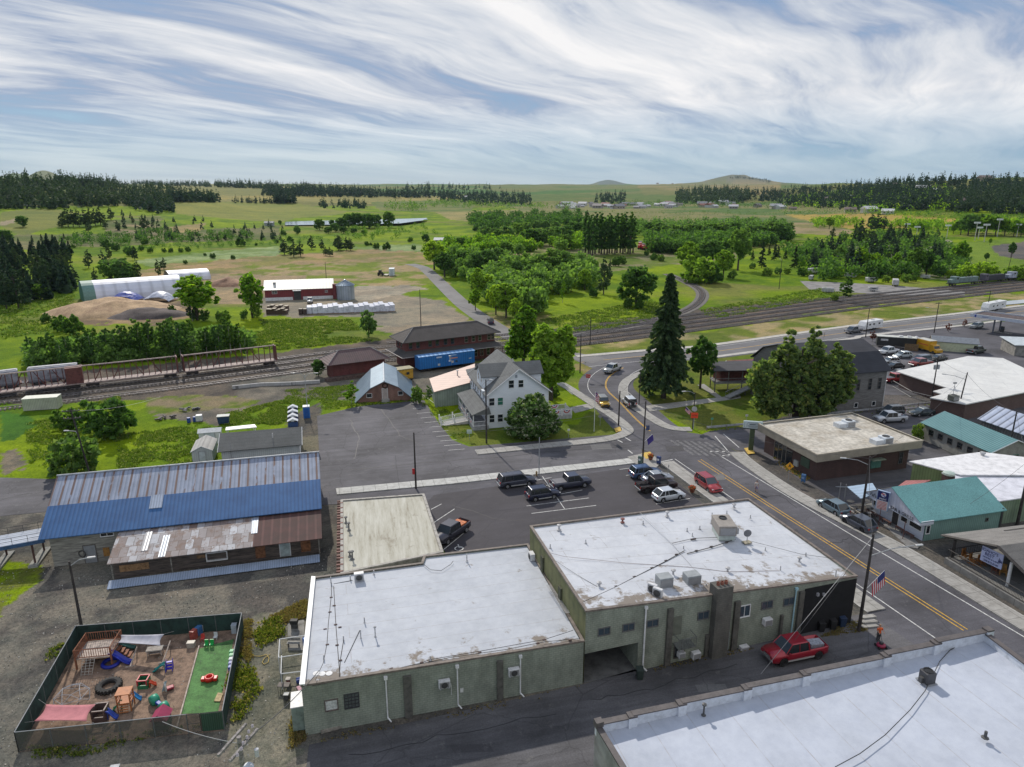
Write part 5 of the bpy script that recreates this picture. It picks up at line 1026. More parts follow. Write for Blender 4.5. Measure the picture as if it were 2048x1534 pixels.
# bar & grille
fr=FR((50.6,77.9),15);TEAL=mat((.14,.33,.33),.75,.05,.35,fine=9);MINT=mat_ribs((.20,.33,.29),A15,.3,(.16,.27,.24),.7,0,dark=.8,bstr=.3)
T=thing('bar_and_grille','bar and grille with white front gable and teal roof','bar',fr(0,0,0));WS=plank((.60,.63,.70),(.5,.53,.6),.14)
vc=4.8;zE_,zR_=2.95,5.3
MB().slab([fr(-1.1,-.35,2.8),fr(12.2,-.35,2.8),fr(12.4,vc,zR_),fr(-1.1,vc,zR_)],.1).mk('roof',TEAL,T);MB().slab([fr(12.2,9.0,2.8),fr(-1.1,9.0,2.8),fr(-1.1,vc,zR_),fr(12.2,vc,zR_)],.1).mk('roof',mat_shingle((.3,.28,.25)),T)
wb=MB();wb.add([fr(.1,0,0),fr(12,0,0),fr(12,0,2.85),fr(.1,0,2.85),fr(12,8.6,0),fr(12,8.6,2.85),fr(.1,8.6,0),fr(.1,8.6,2.85),fr(12,vc,5.15)],[(0,1,2,3),(1,4,5,8,2),(4,6,7,5)]);wb.mk('wall',MINT,T)
fw=MB();fw.add([fr(0,0,0),fr(0,8.6,0),fr(0,8.6,2.4),fr(0,0,2.4)],[(0,1,2,3)]);fw.mk('front_wall',WS,T)
fg=MB();fg.add([fr(-.9,-.3,2.35),fr(-.9,8.9,2.35),fr(-.9,8.9,2.8),fr(-.9,vc,5.2),fr(-.9,-.3,2.8)],[(0,1,2,3,4)]);fg.mk('gable_end',mat_ribs((.52,.54,.62),R(105),.5,(.48,.5,.58),.7,0,dark=.92,bstr=.1),T)
prism([fr(-1.0,-.35),fr(.1,-.35),fr(.1,8.9),fr(-1.0,8.9)],2.3,2.42).mk('canopy',WS,T);prism([fr(-1.0,-.35),fr(.9,-.35),fr(.9,-.15),fr(-1.0,-.15)],2.35,2.85).mk('canopy_side',WS,T)
w=WL(fr(0,0),fr(0,8.6));
for u,ww in((1.3,1.8),(3.1,1.0),(6.4,1.2),(7.8,1.0)): window(T,w,u,1.55,ww,.85,bars=0,hb=0)
door(T,w,4.5,1.0,2.05,mat((.05,.045,.045),.5,.1,2),.05)
w2=WL(fr(0,0),fr(12,0));window(T,w2,.55,1.5,.5,1.0,bars=0,hb=0);window(T,w2,9.6,1.7,.3,.3,bars=0,hb=0,fm=DFR);wbx=w2.box(MB(),11.75,12.0,0,3.0,.0,.1).mk('meter_box',mat((.05,.05,.05),.7,.1,2),T)
BLK=mat((.03,.035,.04),.6,0)
textmesh(T,'BAR & GRILLE',.62,fr(-1.02,2.7,2.62),A15-math.pi/2,BLK);textmesh(T,"Val's",.7,fr(-1.02,7.6,2.95),A15-math.pi/2,BLK)
p=fr(-1.5,5.4);S_=thing('hanging_sign','lit-style blue and white soda sign hung on the white gable','sign',(p[0],p[1],3.2),A15-R(60))
box((0,0,.0),(1.5,.3,2.6)).w('cabinet',mat((.32,.42,.58),.5,.1,2),S_);box((0,-.17,.65),(1.3,.05,1.2)).w('logo_panel',mat((.012,.02,.11),.4,.05,2),S_);box((0,-.17,-.62),(1.3,.05,1.25)).w('menu_panel',mat((.6,.56,.56),.5,.1,3),S_)
lathe([(0,0),(.3,0),(.3,.02),(0,.02)],(0.05,-.22,.85),18,'Y').w('emblem',mat((.6,.6,.62),.4,0),S_);box((.0,-.235,.95),(.42,.02,.13),0,.35).w('emblem_band',mat((.5,.03,.05),.4,0),S_);box((.1,-.235,.74),(.35,.02,.1),0,.35).w('emblem_band',mat((.02,.08,.4),.4,0),S_)
textmesh(S_,'pepsi',.42,(p[0]+math.sin(A15-R(60))*.21,p[1]-math.cos(A15-R(60))*.21,3.2+.3),A15-R(60),mat((.65,.66,.7),.4,0))
for k in range(6): box((0,-.2,-.15-k*.19),(1.1,.02,.07)).w('lettering',mat((.5,.07,.06),.5,0),S_)
GRD=mat((.08,.08,.085),.6,.1,2)
slab('bar_terrace',[(1757,1003),(1840,1092),(1835,1098),(1815,1095),(1745,1030),(1730,1010)],.1,mat((.2,.195,.19),.9,.2,1))
def bench(loc,rz,label,m,group=None):
 B=thing('bench',label,'bench',loc,rz,group)
 for k in(-.14,0,.14): box((0,k,.45),(1.3,.11,.05)).w('seat_board',m,B)
 for a in(-.5,.5):
  for b in(-.15,.15): box((a,b,.21),(.07,.07,.42)).w('leg',m,B)
 return B
for i,(v,l_) in enumerate(((7.8,'first'),(6.3,'second'),(4.9,'third'),(2.7,'fourth'),(1.2,'fifth'))): bench(fr(-.9,v,.1),A15+math.pi/2,l_+' small dark bench along the bar front, counting from the patio',mat((.12,.06,.05),.8,.2,3),'small benches along the bar front')
for (v,l_) in((1.0,'nearest the corner'),(5.0,'by the bar door')): tag(tube(fr(-2.0,v,0),fr(-2.0,v,2.4),.05).mk('pole',mat((.12,.05,.045),.7,.1,2)),'thin red-brown post on the bar terrace '+l_,'post')
# patio with striped canopy
p0=G(1710,1000);T=thing('patio_canopy','blue and white striped metal canopy over the bar patio','canopy',(p0[0],p0[1],0))
z=2.7;cs=[G(1672,971,z+.2),G(1742,966,z+.2),G(1757,985,z),G(1725,996,z-.3),G(1702,990,z-.2)]
MB().slab([(*c,zz_) for c,zz_ in zip([G(1694,973,2.8),G(1745,966,2.9),G(1757,985,2.7),G(1722,997,2.5)],(2.8,2.9,2.7,2.5))],.08).mk('roof',mat_ribs((.42,.54,.68),R(80),.42,(.4,.52,.66),.5,.1,dark=.45,bstr=.3),T)
MB().slab([(*c,zz_) for c,zz_ in zip([G(1671,973,2.6),G(1694,973,2.8),G(1716,992,2.55),G(1700,975,2.5)],(2.6,2.8,2.55,2.5))],.05).mk('roof_flap',mat((.5,.55,.6),.6,.1,2),T)
for x,y in((1677,1000),(1688,1003),(1740,1005),(1722,1015),(1750,1012)): a=G(x,y);tube((a[0],a[1],0),(a[0],a[1],2.6),.06,n=5).mk('post',mat((.3,.3,.3),.6,.1,2),T)
T=thing('patio_fence','wooden post and rail fence round the bar patio','fence',(*G(1675,1010),0));P=[G(*a) for a in((1674,1010),(1690,1022),(1708,1033),(1722,1043))]
for a,b in zip(P[:-1],P[1:]):
 for h in(.5,1.0): tube((*a,h),(*b,h),.06,n=4).mk('rail',mat((.33,.3,.26),.8,.2,3),T)
for a in P: tube((*a,0),(*a,1.15),.07,n=5).mk('post',mat((.2,.18,.16),.8,.2,3),T)
for i,(x,y) in enumerate(((1700,1012),(1718,1020),(1738,1026),(1706,1023),(1730,1010))):
 a=G(x,y);B=thing('patio_table','dark patio table on the railed bar patio','table',(a[0],a[1],0),.4*i,'dark tables on the bar patio');lathe([(0,.74),(.5,.74),(.5,.7),(0,.7)],(0,0,0),12).w('tabletop',mat((.1,.095,.09),.6,.2,3),B)
 tube((0,0,.05),(0,0,.7),.04).w('stem',GREY,B);lathe([(.3,0),(.28,.05),(0,.06)],(0,0,0),10).w('foot',GREY,B)
# white-roofed green hall behind
T=thing('hall','white-roofed hall with green metal walls behind the teal-roofed bar','building',(62,90,0));fr2=FR((62.6,82.3),17)
prism([fr2(0,0),fr2(14,-1),fr2(14,8.6),fr2(0,8.6)],0,3.5).mk('wall',mat_ribs((.22,.29,.2),R(17),.4,rough=.7,metal=0,dark=.8,bstr=.3),T);MB().slab([fr2(-.6,-.3,3.55),fr2(14.2,-1.2,3.7),fr2(14.2,8.4,4.1),fr2(-.6,8.4,3.95)],.14).mk('roof',mat((.66,.66,.72),.5,.1,1),T)
cs=[(57.5,93.6),(61.4,89.2),(76,89.0),(80,93),(69.8,97.0)]
prism(cs,0,4.0).mk('rear_wall',mat_ribs((.20,.26,.11),R(-40),.35,rough=.7,metal=0,dark=.75,bstr=.3),T);MB().slab([(*p,4.15) for p in [(57.0,93.8),(61.4,88.9),(76.5,88.8),(80.5,93),(69.8,97.5)]],.15).mk('rear_roof',mat((.74,.73,.74),.5,.12,1),T)
p=G(1965,910,4.2);lathe([(.25,0),(.25,.3),(.4,.35),(.35,.55),(0,.65)],(*p,4.1),10).mk('roof_vent',mat((.4,.4,.41),.5,.1,2),T)
p=G(1897,952,4.2);V=thing('exhaust_fan','squat pale exhaust fan on a brick stub behind the teal roof','exhaust fan',(*p,3.6));box((0,0,.3),(1.1,1.1,.8),A15).w('curb',BB,V);lathe([(.5,.6),(.75,.75),(.75,1.0),(.4,1.15),(0,1.15)],(0,0,.1),14).w('hood',mat((.42,.5,.45),.5,.1,2),V)
V=thing('lean_to','lean-to with a faded red roof tucked behind the bar','lean-to',(*G(1830,965,3),0));cs_=[G(1797,969,3.3),G(1812,958,3.3),G(1862,961,3.0),G(1840,972,2.9)];MB().slab([(*p,3.1) for p in cs_],.1).mk('roof',mat_ribs((.42,.16,.15),R(20),.5,rough=.6,metal=.1),V);prism([tuple(Vector(p).lerp(Vector(cs_[0]),.06)) for p in cs_],0,3.0).mk('wall',mat((.2,.15,.14),.8,.2,2),V)
# teal-ribbed long building
a,b,c_,d_=G(1842,842,3.2),G(1982,902,3.2),G(2024,874,4.6),G(1890,824,4.6)
T=thing('motel_block','long pale block building with a ribbed teal roof beside the side street','building',(72,112,0));dv=(Vector(b)-Vector(a)).normalized();nv=Vector((-dv.y,dv.x));L=(Vector(b)-Vector(a)).length
fr3=FR(tuple(Vector(a)),math.degrees(math.atan2(dv.y,dv.x)));wdt=(Vector(d_)-Vector(a)).dot(nv)
TR_=mat_ribs((.12,.26,.27),fr3.a,.42,(.10,.23,.24),.45,.2,dark=.5,bstr=.5)
gable(T,fr3,.4,L-.3,.4,2*wdt-.4,3.0,4.6,.45,mat_brick((.36,.35,.32),(.32,.31,.29),(.27,.26,.24),fr3.a,.4,.2,stain=.3),TR_,'u');w=WL(fr3(.4,.4),fr3(L-.3,.4))
for i in range(6): window(T,w,1.8+i*2.05,1.75,.9,.9,fm=DFR,bars=0)
w=WL(fr3(L-.3,.4),fr3(L-.3,2*wdt-.4));window(T,w,1.3,1.7,.9,.9,fm=mat((.2,.3,.28),.6,.1,2),bars=0);door(T,w,2.9,.9,2.0,mat((.4,.42,.42),.6,.1,2));window(T,w,4.6,1.7,.9,.9,fm=mat((.2,.3,.28),.6,.1,2),bars=0)
a,b,d_=G(1955,835,3.2),G(2048,867,3.2),G(1985,810,4.9);dv=(Vector(b)-Vector(a)).normalized();nv=Vector((-dv.y,dv.x));fr3=FR(a,math.degrees(math.atan2(dv.y,dv.x)));wdt=(Vector(d_)-Vector(a)).dot(nv)
T=thing('workshop','grey-walled workshop with a silvery seamed metal roof at the right edge','building',(*a,0));gable(T,fr3,.5,26,.5,2*wdt-.5,3.1,4.9,.5,mat_ribs((.2,.2,.2),fr3.a,.5,rough=.7,metal=0),mat_ribs((.42,.47,.58),fr3.a,1.25,(.38,.42,.52),.4,.35,dark=.35,bstr=.6),'u')
# pavilion store
T=thing('pavilion_store','log-furniture pavilion store with grey shingle roof and black railing','shop',(50.8,72.8,0));SG=mat_shingle((.19,.18,.17),R(20),.3,.4)
e1=Vector((50.6,74.0,2.9));rg_=Vector((52.4,67.8,4.9));e2=Vector((53.6,62.5,3.0));dx_=Vector((14,3.2,0))
MB().slab([e1+Vector((-.3,.3,-.1)),rg_,rg_+dx_,e1+dx_],.2).mk('roof',SG,T);MB().slab([rg_,e2,e2+dx_,rg_+dx_],.2).mk('roof',mat_shingle((.13,.125,.12),R(105),.3,.35),T)
bk=mat((.035,.03,.028),.7,.2,3)
for p_,q_ in((e1,rg_),(rg_,e2)): tube(p_+Vector((-.15,0,-.1)),q_+Vector((-.15,0,-.1)),.16,n=4).mk('barge_board',bk,T)
prism([(50.1,72.6),(54,58.0),(70,62),(66,77)],0,.75).mk('deck',mat_concrete(R(-75),(.25,.245,.235),2.2),T)
for p_ in((51.0,72.7),(53.2,66.6),(54.6,62.4)): tube((*p_,.75),(*p_,3.6 if p_[1]<70 else 2.9),.16,n=8).mk('post',bk if p_[1]>70 else WFR,T)
prism([(57.5,74.2),(60.5,62),(68,64),(65,76)],.75,3.4).mk('back_wall',mat((.05,.045,.042),.8,.2,2),T)
rail(T,[(50.4,72.6),(54.1,58.3)],.75,1.05,bk,.16,r=.02);rail(T,[(50.4,72.6),(55,73.8)],.75,1.05,bk,.3)
WOOD=mat((.36,.15,.04),.6,.25,4)
def chair(loc,rz,label,m):
 B=thing('rocking_chair',label,'chair',loc,rz,'log rocking chairs on the pavilion porch');box((0,0,.45),(.6,.55,.07)).w('seat',m,B);box((0,.3,.85),(.6,.07,.8)).w('backrest',m,B)
 for s in(-.3,.3):
  box((s,0,.68),(.06,.6,.06)).w('armrest',m,B)
  for t_ in(-.22,.22): tube((s,t_,.1),(s,t_,.66),.035,n=5).w('leg',m,B)
  MB().path([Vector((s,-.5,.14)),Vector((s,-.2,.05)),Vector((s,.2,.05)),Vector((s,.5,.14))],.035).w('rocker',m,B)
 return B
for x,y,rz,l_ in((1930,1118,.4,'left-hand'),(1945,1128,.6,'middle'),(1962,1131,.2,'right-hand')): chair((*G(x,y,.75),.75),rz,l_+' rocking chair in the clump behind the railing left of the pavilion sign',WOOD)
chair((*G(2005,1150,.75),.75),-.5,'large golden log chair right of the pavilion sign',mat((.5,.27,.08),.6,.2,4));chair((*G(1990,1146,.75),.75),.5,'dark reddish chair just left of the golden log chair',mat((.2,.07,.04),.6,.2,4))
p=G(1984,1115,2.9);S_=thing('shop_sign','pale blue sign with navy lettering on the pavilion front','sign',(p[0],p[1],2.9),R(-68));box((0,0,0),(2.35,.1,1.75)).w('board',mat((.47,.52,.75),.5,.05,2),S_);NV=mat((.02,.03,.14),.5,0)
rz_=R(-68);
for s_,dz,sz in(("IDAHO'S",.55,.46),('BEST',.12,.50),('HOMES & LAND',-.27,.26),('208.875.8100',-.65,.30)):
 dx__=-.25 if dz>-.1 else 0;textmesh(S_,s_,sz,(p[0]+math.sin(rz_)*.07+math.cos(rz_)*dx__,p[1]-math.cos(rz_)*.07+math.sin(rz_)*dx__,2.9+dz),rz_,NV)
for k in range(3): MB().add([(.72+k*.14,-.06,-.15),(.9+k*.14,-.06,-.15),(.81+k*.14,-.06,.45-k*.12)],[(0,1,2)]).w('tree_emblem',NV,S_)
# big white roof, barn, kiosk row, fuel canopy
T=thing('clinic','brick building under a very large white low-pitched roof','building',(84,130,0));W_=Vector(G(1792,742,3.6));N_=Vector(G(1936,712,4.4));N2=Vector(G(2006,716,4.0));E_=Vector(G(2120,770,3.4));S_=Vector(G(1932,808,3.4));S1=Vector(G(1893,775,3.6));S2=Vector(G(1866,782,3.5));S3=Vector(G(1884,788,3.5));S4=Vector(G(1860,795,3.4));
rp=[W_,S1,S2,S3,S4,S_,E_,N2,N_];zz_=[3.6,3.6,3.5,3.5,3.4,3.4,3.4,4.0,4.4]
MB().add([(p.x,p.y,z) for p,z in zip(rp,zz_)]+[(p.x,p.y,z-.2) for p,z in zip(rp,zz_)],[tuple(range(9)),tuple(range(9,18))[::-1]]+[(i,(i+1)%9,9+(i+1)%9,9+i) for i in range(9)]).mk('roof',mat_membrane((.68,.68,.66),R(-20),4,-.3),T)
ctr=Vector((95,142));ip=[p+(ctr-p).normalized()*.9 for p in rp];prism([tuple(p) for p in ip],0,[z-.3 for z in zz_]).mk('wall',mat_brick((.13,.075,.065),(.10,.06,.05),(.14,.11,.1),R(-60),.3,.1,stain=.15),T)
T2=ac_unit('rooftop_unit','dark cooler at the near corner of the very large white roof',1906,801,3.45,1.5,1.3,1.0,.3,m=mat((.14,.15,.13),.6,.2,2))
p=G(1906,790,3.5);A2=thing('antenna','thin guyed antenna at the near corner of the very large white roof','antenna',(*p,3.5));tube((0,0,0),(0,0,2.6),.05).w('mast',GREY,A2)
for a in(.5,2.5,4.6): tube((0,0,1.8),(1.6*math.cos(a),1.6*math.sin(a),0),.02,n=4).w('guy',GREY,A2)
box((0,0,2.4),(.7,.1,.3)).w('panel',GREY,A2)
# weathered barn
fr=FR((72.8,131.3),15);T=thing('barn','huge weathered grey wooden barn with dark gambrel roof behind the willow','barn',fr(0,0,0));BW=plank((.21,.205,.20),(.11,.105,.10),.32);DK=mat_shingle((.038,.040,.05),A15,.25)
# ridge runs along u;gambrel faces the camera
pf=[(-.6,7.9),(3.4,10.9),(8,12.4),(12.6,10.9),(16.6,7.9)]
for i in range(4):
 (v0,z0),(v1,z1)=pf[i],pf[i+1];MB().slab([fr(-19.4,v0,z0+.1),fr(.5,v0,z0+.1),fr(.5,v1,z1+.1),fr(-19.4,v1,z1+.1)],.16).mk('roof',DK,T)
vs=[fr(0,0,0),fr(0,16,0)]+[fr(0,min(max(v,0),16),z) for v,z in pf[::-1]];wb=MB();wb.add(vs,[tuple(range(len(vs)))]);vs=[fr(-19,0,0),fr(-19,16,0)]+[fr(-19,min(max(v,0),16),z) for v,z in pf[::-1]];wb.add(vs,[tuple(range(len(vs)))])
wb.add([fr(-19,0,0),fr(0,0,0),fr(0,0,8.2),fr(-19,0,8.2),fr(-19,16,0),fr(0,16,0),fr(0,16,8.2),fr(-19,16,8.2)],[(0,1,2,3),(4,5,6,7)]);wb.mk('wall',BW,T)
w=WL(fr(0,0),fr(-19,0))
for u in(1.5,3.7,6.4,9): window(T,w,u,5.4,.7,2.2,fm=mat((.15,.14,.13),.8,.1,2),bars=0,hb=2)
for u in(2.2,6.3,11.3,14.6): window(T,w,u,1.35,.75,.85,bars=0,hb=0)
o=w.box(MB(),-.02,.14,0,8,.01,.06).mk('corner_board',mat((.5,.5,.5),.7,.2,2),T)
# raised porch of the barn on stilts, left of the willow
pr_=MB();Q=FR(G(1437,790),15);T=thing('raised_porch','raised grey porch with dark roof on posts left of the willow','porch',Q(0,0,0))
MB().slab([Q(-.5,1.5,4.9),Q(9.5,-.5,4.9),Q(11,5,5.6),Q(1.2,6.5,5.6)],.16).mk('roof',mat_shingle((.07,.07,.078)),T);prism([Q(0,1.8),Q(9.5,0),Q(11,5),Q(1.5,6.4)],1.9,2.1).mk('deck',mat((.24,.24,.24),.8,.2,2),T)
for u,v in((.2,2),(3,1.5),(6,1),(9,.4),(1.5,6),(10.5,4.8)): tube(Q(u,v,0),Q(u,v,4.9),.12,n=5).mk('post',mat((.17,.16,.15),.8,.2,2),T)
rail(T,[Q(.2,2),Q(9,.4)],2.1,.9,mat((.25,.25,.25),.8,.2,2),.35);prism([Q(2,3),Q(11,2),Q(11,5.5),Q(2,6)],2.1,4.7).mk('wall',mat((.15,.05,.045),.8,.2,2),T)
T=thing('footbridge','railed wooden ramp from the path to the barn porch','ramp',(*G(1480,795),0));a=Vector(G(1455,797));b=Vector(G(1508,786));n_=Vector((-(b-a).y,(b-a).x)).normalized()
MB().slab([(*(a-n_*.7),.3),(*(b-n_*.7),1.9),(*(b+n_*.7),1.9),(*(a+n_*.7),.3)],.15).mk('deck',mat((.3,.3,.29),.8,.2,2),T)
for s in(-.7,.7): rail(T,[tuple(a+n_*s),tuple(b+n_*s)],(.3,1.9),.95,mat((.33,.33,.32),.8,.2,2),1.1)
for k in(.35,.65,.95): p=a.lerp(b,k);tube((*p,0),(*p,.3+1.6*k),.12,n=5).mk('post',mat((.15,.14,.13),.8,.2,2),T)
T=thing('red_hut','small red-roofed hut peeping out behind the raised porch','hut',(*G(1480,752),0));Q2=FR(G(1462,757),15);gable(T,Q2,0,7,0,4,2.6,3.6,.3,mat((.16,.05,.05),.8,.2,2),mat((.32,.13,.12),.7,.2,1),'u')
# kiosk row by the motel lot
T=thing('food_trailer','long black trailer with a white roof by the fuel station','trailer',(*G(1790,695),0),R(-20));box((0,0,1.75),(9.5,2.5,2.5)).w('body',mat((.02,.022,.022),.5,.1,2),T,bevel=.08);box((0,0,3.05),(9.6,2.6,.12)).w('roof',mat((.55,.56,.52),.6,.15,2),T);box((-3,-1.27,2.2),(1.8,.03,.5)).w('lettering_panel',mat((.5,.5,.5),.5,.2,5),T)
for x in(-1.1,-.1): lathe([(0,-.12),(.4,-.12),(.4,.12),(0,.12)],(x,-1.15,.4),12,'Y').w('wheel',DFR,T)
for x in(1,3): box((x,0,3.25),(.9,.9,.3)).w('roof_vent',ACW,T)
T=thing('board_fence','brown wooden fence panel between black trailer and yellow truck','fence',(*G(1822,702),0),R(-20));
for k in range(10): box((-1.5+k*.33,0,.95),(.3,.06,1.9)).w('board',mat((.17,.11,.055),.8,.25,3),T)
T=thing('canopy_tent','small white peaked tent behind the brown fence panel','tent',(*G(1830,694),0));MB().add([(-1.5,-1.5,2.1),(1.5,-1.5,2.1),(1.5,1.5,2.1),(-1.5,1.5,2.1),(0,0,3.1)],[(0,1,4),(1,2,4),(2,3,4),(3,0,4)]).w('cover',mat((.55,.55,.58),.6,.1,2),T)
for a in(-1.4,1.4):
 for b in(-1.4,1.4): tube((a,b,0),(a,b,2.1),.04,n=4).w('leg',GREY,T)
a=Vector(G(1904,708));b=Vector(G(1868,698));Q=FR(G(1862,700),-24);T=thing('cream_shed','long cream shed with dark eaves next to the yellow truck','shed',Q(0,0,0));gable(T,Q,0,10.5,0,4.2,2.5,3.5,.25,mat((.50,.53,.36),.7,.1,2),mat((.20,.22,.25),.6,.1,2),'u',tm=DFR)
w=WL(Q(10.5,0),Q(10.5,4.2),out=(150,100));window(T,w,2.1,1.5,1.4,.8,bars=0,hb=0,gm=mat((.1,.14,.06),.6,.3,8),fm=DFR)
# fuel canopy
c0=Vector(G(1941,627,5.2));T=thing('fuel_canopy','white-edged fuel station canopy on steel columns','canopy',(c0.x,c0.y,0));d1=(Vector(G(2048,641,5.2))-c0).normalized();n1=Vector((-d1.y,d1.x));K=lambda u,v,z:(*(c0+d1*u+n1*v),z)
flat(T,[K(0,0,0)[:2],K(34,0,0)[:2],K(34,9,0)[:2],K(0,9,0)[:2]],5.2,mat((.5,.54,.63),.5,.05,2),mat((.09,.065,.065),.9,.3,1.5),.15,.3,WC,z0=4.3)
prism([K(.1,.1,0)[:2],K(33.9,.1,0)[:2],K(33.9,8.9,0)[:2],K(.1,8.9,0)[:2]],4.25,4.31).mk('ceiling',WC,T)
lathe([(0,-.05),(.42,-.05),(.42,.03),(0,.03)],(*K(1.6,-.06,0)[:2],4.75),16,'Y').mk('emblem',mat((.02,.05,.3),.5,0),T);textmesh(T,'Conoco',.5,K(4.2,-.1,4.72),math.atan2(d1.y,d1.x),mat((.05,.08,.3),.5,0))
for u in(6,18,29):
 for v in(2.2,6.8): box(K(u,v,2.15),(.35,.35,4.3),math.atan2(d1.y,d1.x)).mk('column',mat((.11,.12,.15),.6,.1,2),T)
for i,u in enumerate((7.6,19.6)):
 prism([K(u-2.6,2.4)[:2] if 0 else K(u-2.6,3.6,0)[:2],K(u+2.6,3.6,0)[:2],K(u+2.6,5.2,0)[:2],K(u-2.6,5.2,0)[:2]],0,.17).mk('island',CONC,T)
 Pp=thing('fuel_pump',('left' if i==0 else 'right')+' dark fuel pump under the white-edged canopy','fuel pump',K(u,4.4,.17),math.atan2(d1.y,d1.x));box((0,0,.9),(.9,.6,1.8)).w('cabinet',mat((.05,.055,.06),.5,.1,2),Pp,bevel=.05);box((0,-.32,1.2),(.6,.04,.5)).w('screen',GLS2,Pp);MB().path([Vector((.46,0,1.4)),Vector((.65,0,.9)),Vector((.48,0,.5))],.03).w('hose',DFR,Pp)
Q=FR(G(2028,712),-12);T=thing('storage_building','grey block building with a pale flat roof cut by the right edge','building',Q(0,0,0));prism([Q(0,0),Q(14,0),Q(14,8),Q(0,8)],0,3).mk('wall',mat((.26,.25,.23),.8,.2,1),T);MB().slab([Q(-.5,-.5,3.0),Q(14.5,-.5,3.0),Q(14.5,8.5,3.5),Q(-.5,8.5,3.5)],.15).mk('roof',mat((.5,.55,.58),.5,.1,1),T)
# mill yard across the tracks
a=Vector(G(531,602));b=Vector(G(667,597));fr=FR(tuple(a),math.degrees(math.atan2((b-a).y,(b-a).x)));L=(b-a).length
T=thing('red_mill','long red mill building with a bright white roof in the yard across the tracks','building',fr(0,0,0));MR=mat_ribs((.20,.035,.04),fr.a,.7,(.15,.03,.035),.7,0,dark=.85,bstr=.2)
gable(T,fr,0,L,0,13,4.2,7.0,.4,MR,mat_ribs((.66,.65,.60),fr.a,1.2,(.58,.57,.52),.5,.1,dark=.85,bstr=.2),'u');w=WL(fr(0,0),fr(L,0))
w.box(MB(),0,L*.40,0,1.2,.02,.1).mk('plinth',WC,T);w.box(MB(),L*.55,L,0,1.2,.02,.1).mk('plinth',WC,T);w.box(MB(),L*.42,L*.52,0,3.6,.02,.12).mk('doorway',mat((.06,.06,.06),.8,.2,2),T);window(T,w,3.6,3.2,1.8,1.0);window(T,w,L*.9,2.9,.9,.7)
box(fr(3.5,4,6.2),(1,1.4,.8),fr.a).mk('roof_hatch',GREY,T)
w.box(MB(),L*.41,L*.53,3.6,3.9,.1,1.6).mk('canopy',WC,T)
p=G(692,598);T=thing('grain_silo','round corrugated steel silo with a conical roof beside the red mill','silo',(*p,0));lathe([(3.4,0),(3.4,5.4),(3.55,5.45),(3.55,5.6)],(0,0,0),32).w('tank',mat_ribs((.36,.42,.50),0,.9,(.30,.36,.44),.35,.5,dark=.8,obj=True),T,smooth=False)
lathe([(3.7,5.5),(.45,7.3),(.4,7.6),(0,7.7)],(0,0,0),24).w('roof',mat((.20,.27,.34),.35,.2,1,metal=.5),T);rb=MB()
for k in range(24): a_=2*math.pi*k/24;rb.tube((3.6*math.cos(a_),3.6*math.sin(a_),5.62),(.45*math.cos(a_),.45*math.sin(a_),7.36),.05,n=4)
rb.w('roof_rib',mat((.45,.5,.55),.4,.1,2),T);box((-4.3,1,2.9),(1.4,2,5.8)).w('elevator_leg',mat((.16,.03,.035),.7,.2,2),T)
# fabric greenhouse building
a=Vector(G(170,607));b=Vector(G(352,592));fr=FR(tuple(a),math.degrees(math.atan2((b-a).y,(b-a).x)));L=(b-a).length
T=thing('fabric_barn','long arched white fabric building with a green end bay','building',fr(0,0,0));Wd_=15;
def arch(u0,u1,nm,m,z=1.0,w_=Wd_,h_=7.6):
 n_=14;V=[]
 for i in range(n_+1):
  t_=math.pi*i/n_;V+= [fr(u0,w_/2-w_/2*math.cos(t_)*(1 if 0<i<n_ else 1),1.2*0+h_*math.sin(t_)**.75*z),fr(u1,w_/2-w_/2*math.cos(t_),h_*math.sin(t_)**.75*z)]
 o=MB().add(V,[(2*i,2*i+1,2*i+3,2*i+2) for i in range(n_)]).mk(nm,m,T);return V
FAB=mat_ribs((.62,.64,.72),fr.a,4.2,(.56,.58,.66),.5,0,dark=.82,bstr=.3);arch(4,L+3,'cover',FAB);V=arch(0,4.0,'end_cover',mat((.13,.24,.21),.6,.1,2),1.0)
MB().add([V[2*i] for i in range(15)],[tuple(range(15))]).mk('end_wall',mat((.06,.17,.14),.6,.15,1),T);ef=[Vector(p)+Vector((*((b-a).normalized()*(L+3)),0)) for p in [V[2*i] for i in range(15)]];MB().add(ef,[tuple(range(15))]).mk('end_wall',FAB,T)
T=thing('rear_fabric_barn','second white fabric building just showing behind the arched one','building',(*G(370,590),0));fr=FR(G(312,566),fr.a*57.3);arch(6,24,'cover',FAB,.9,14,5.0)
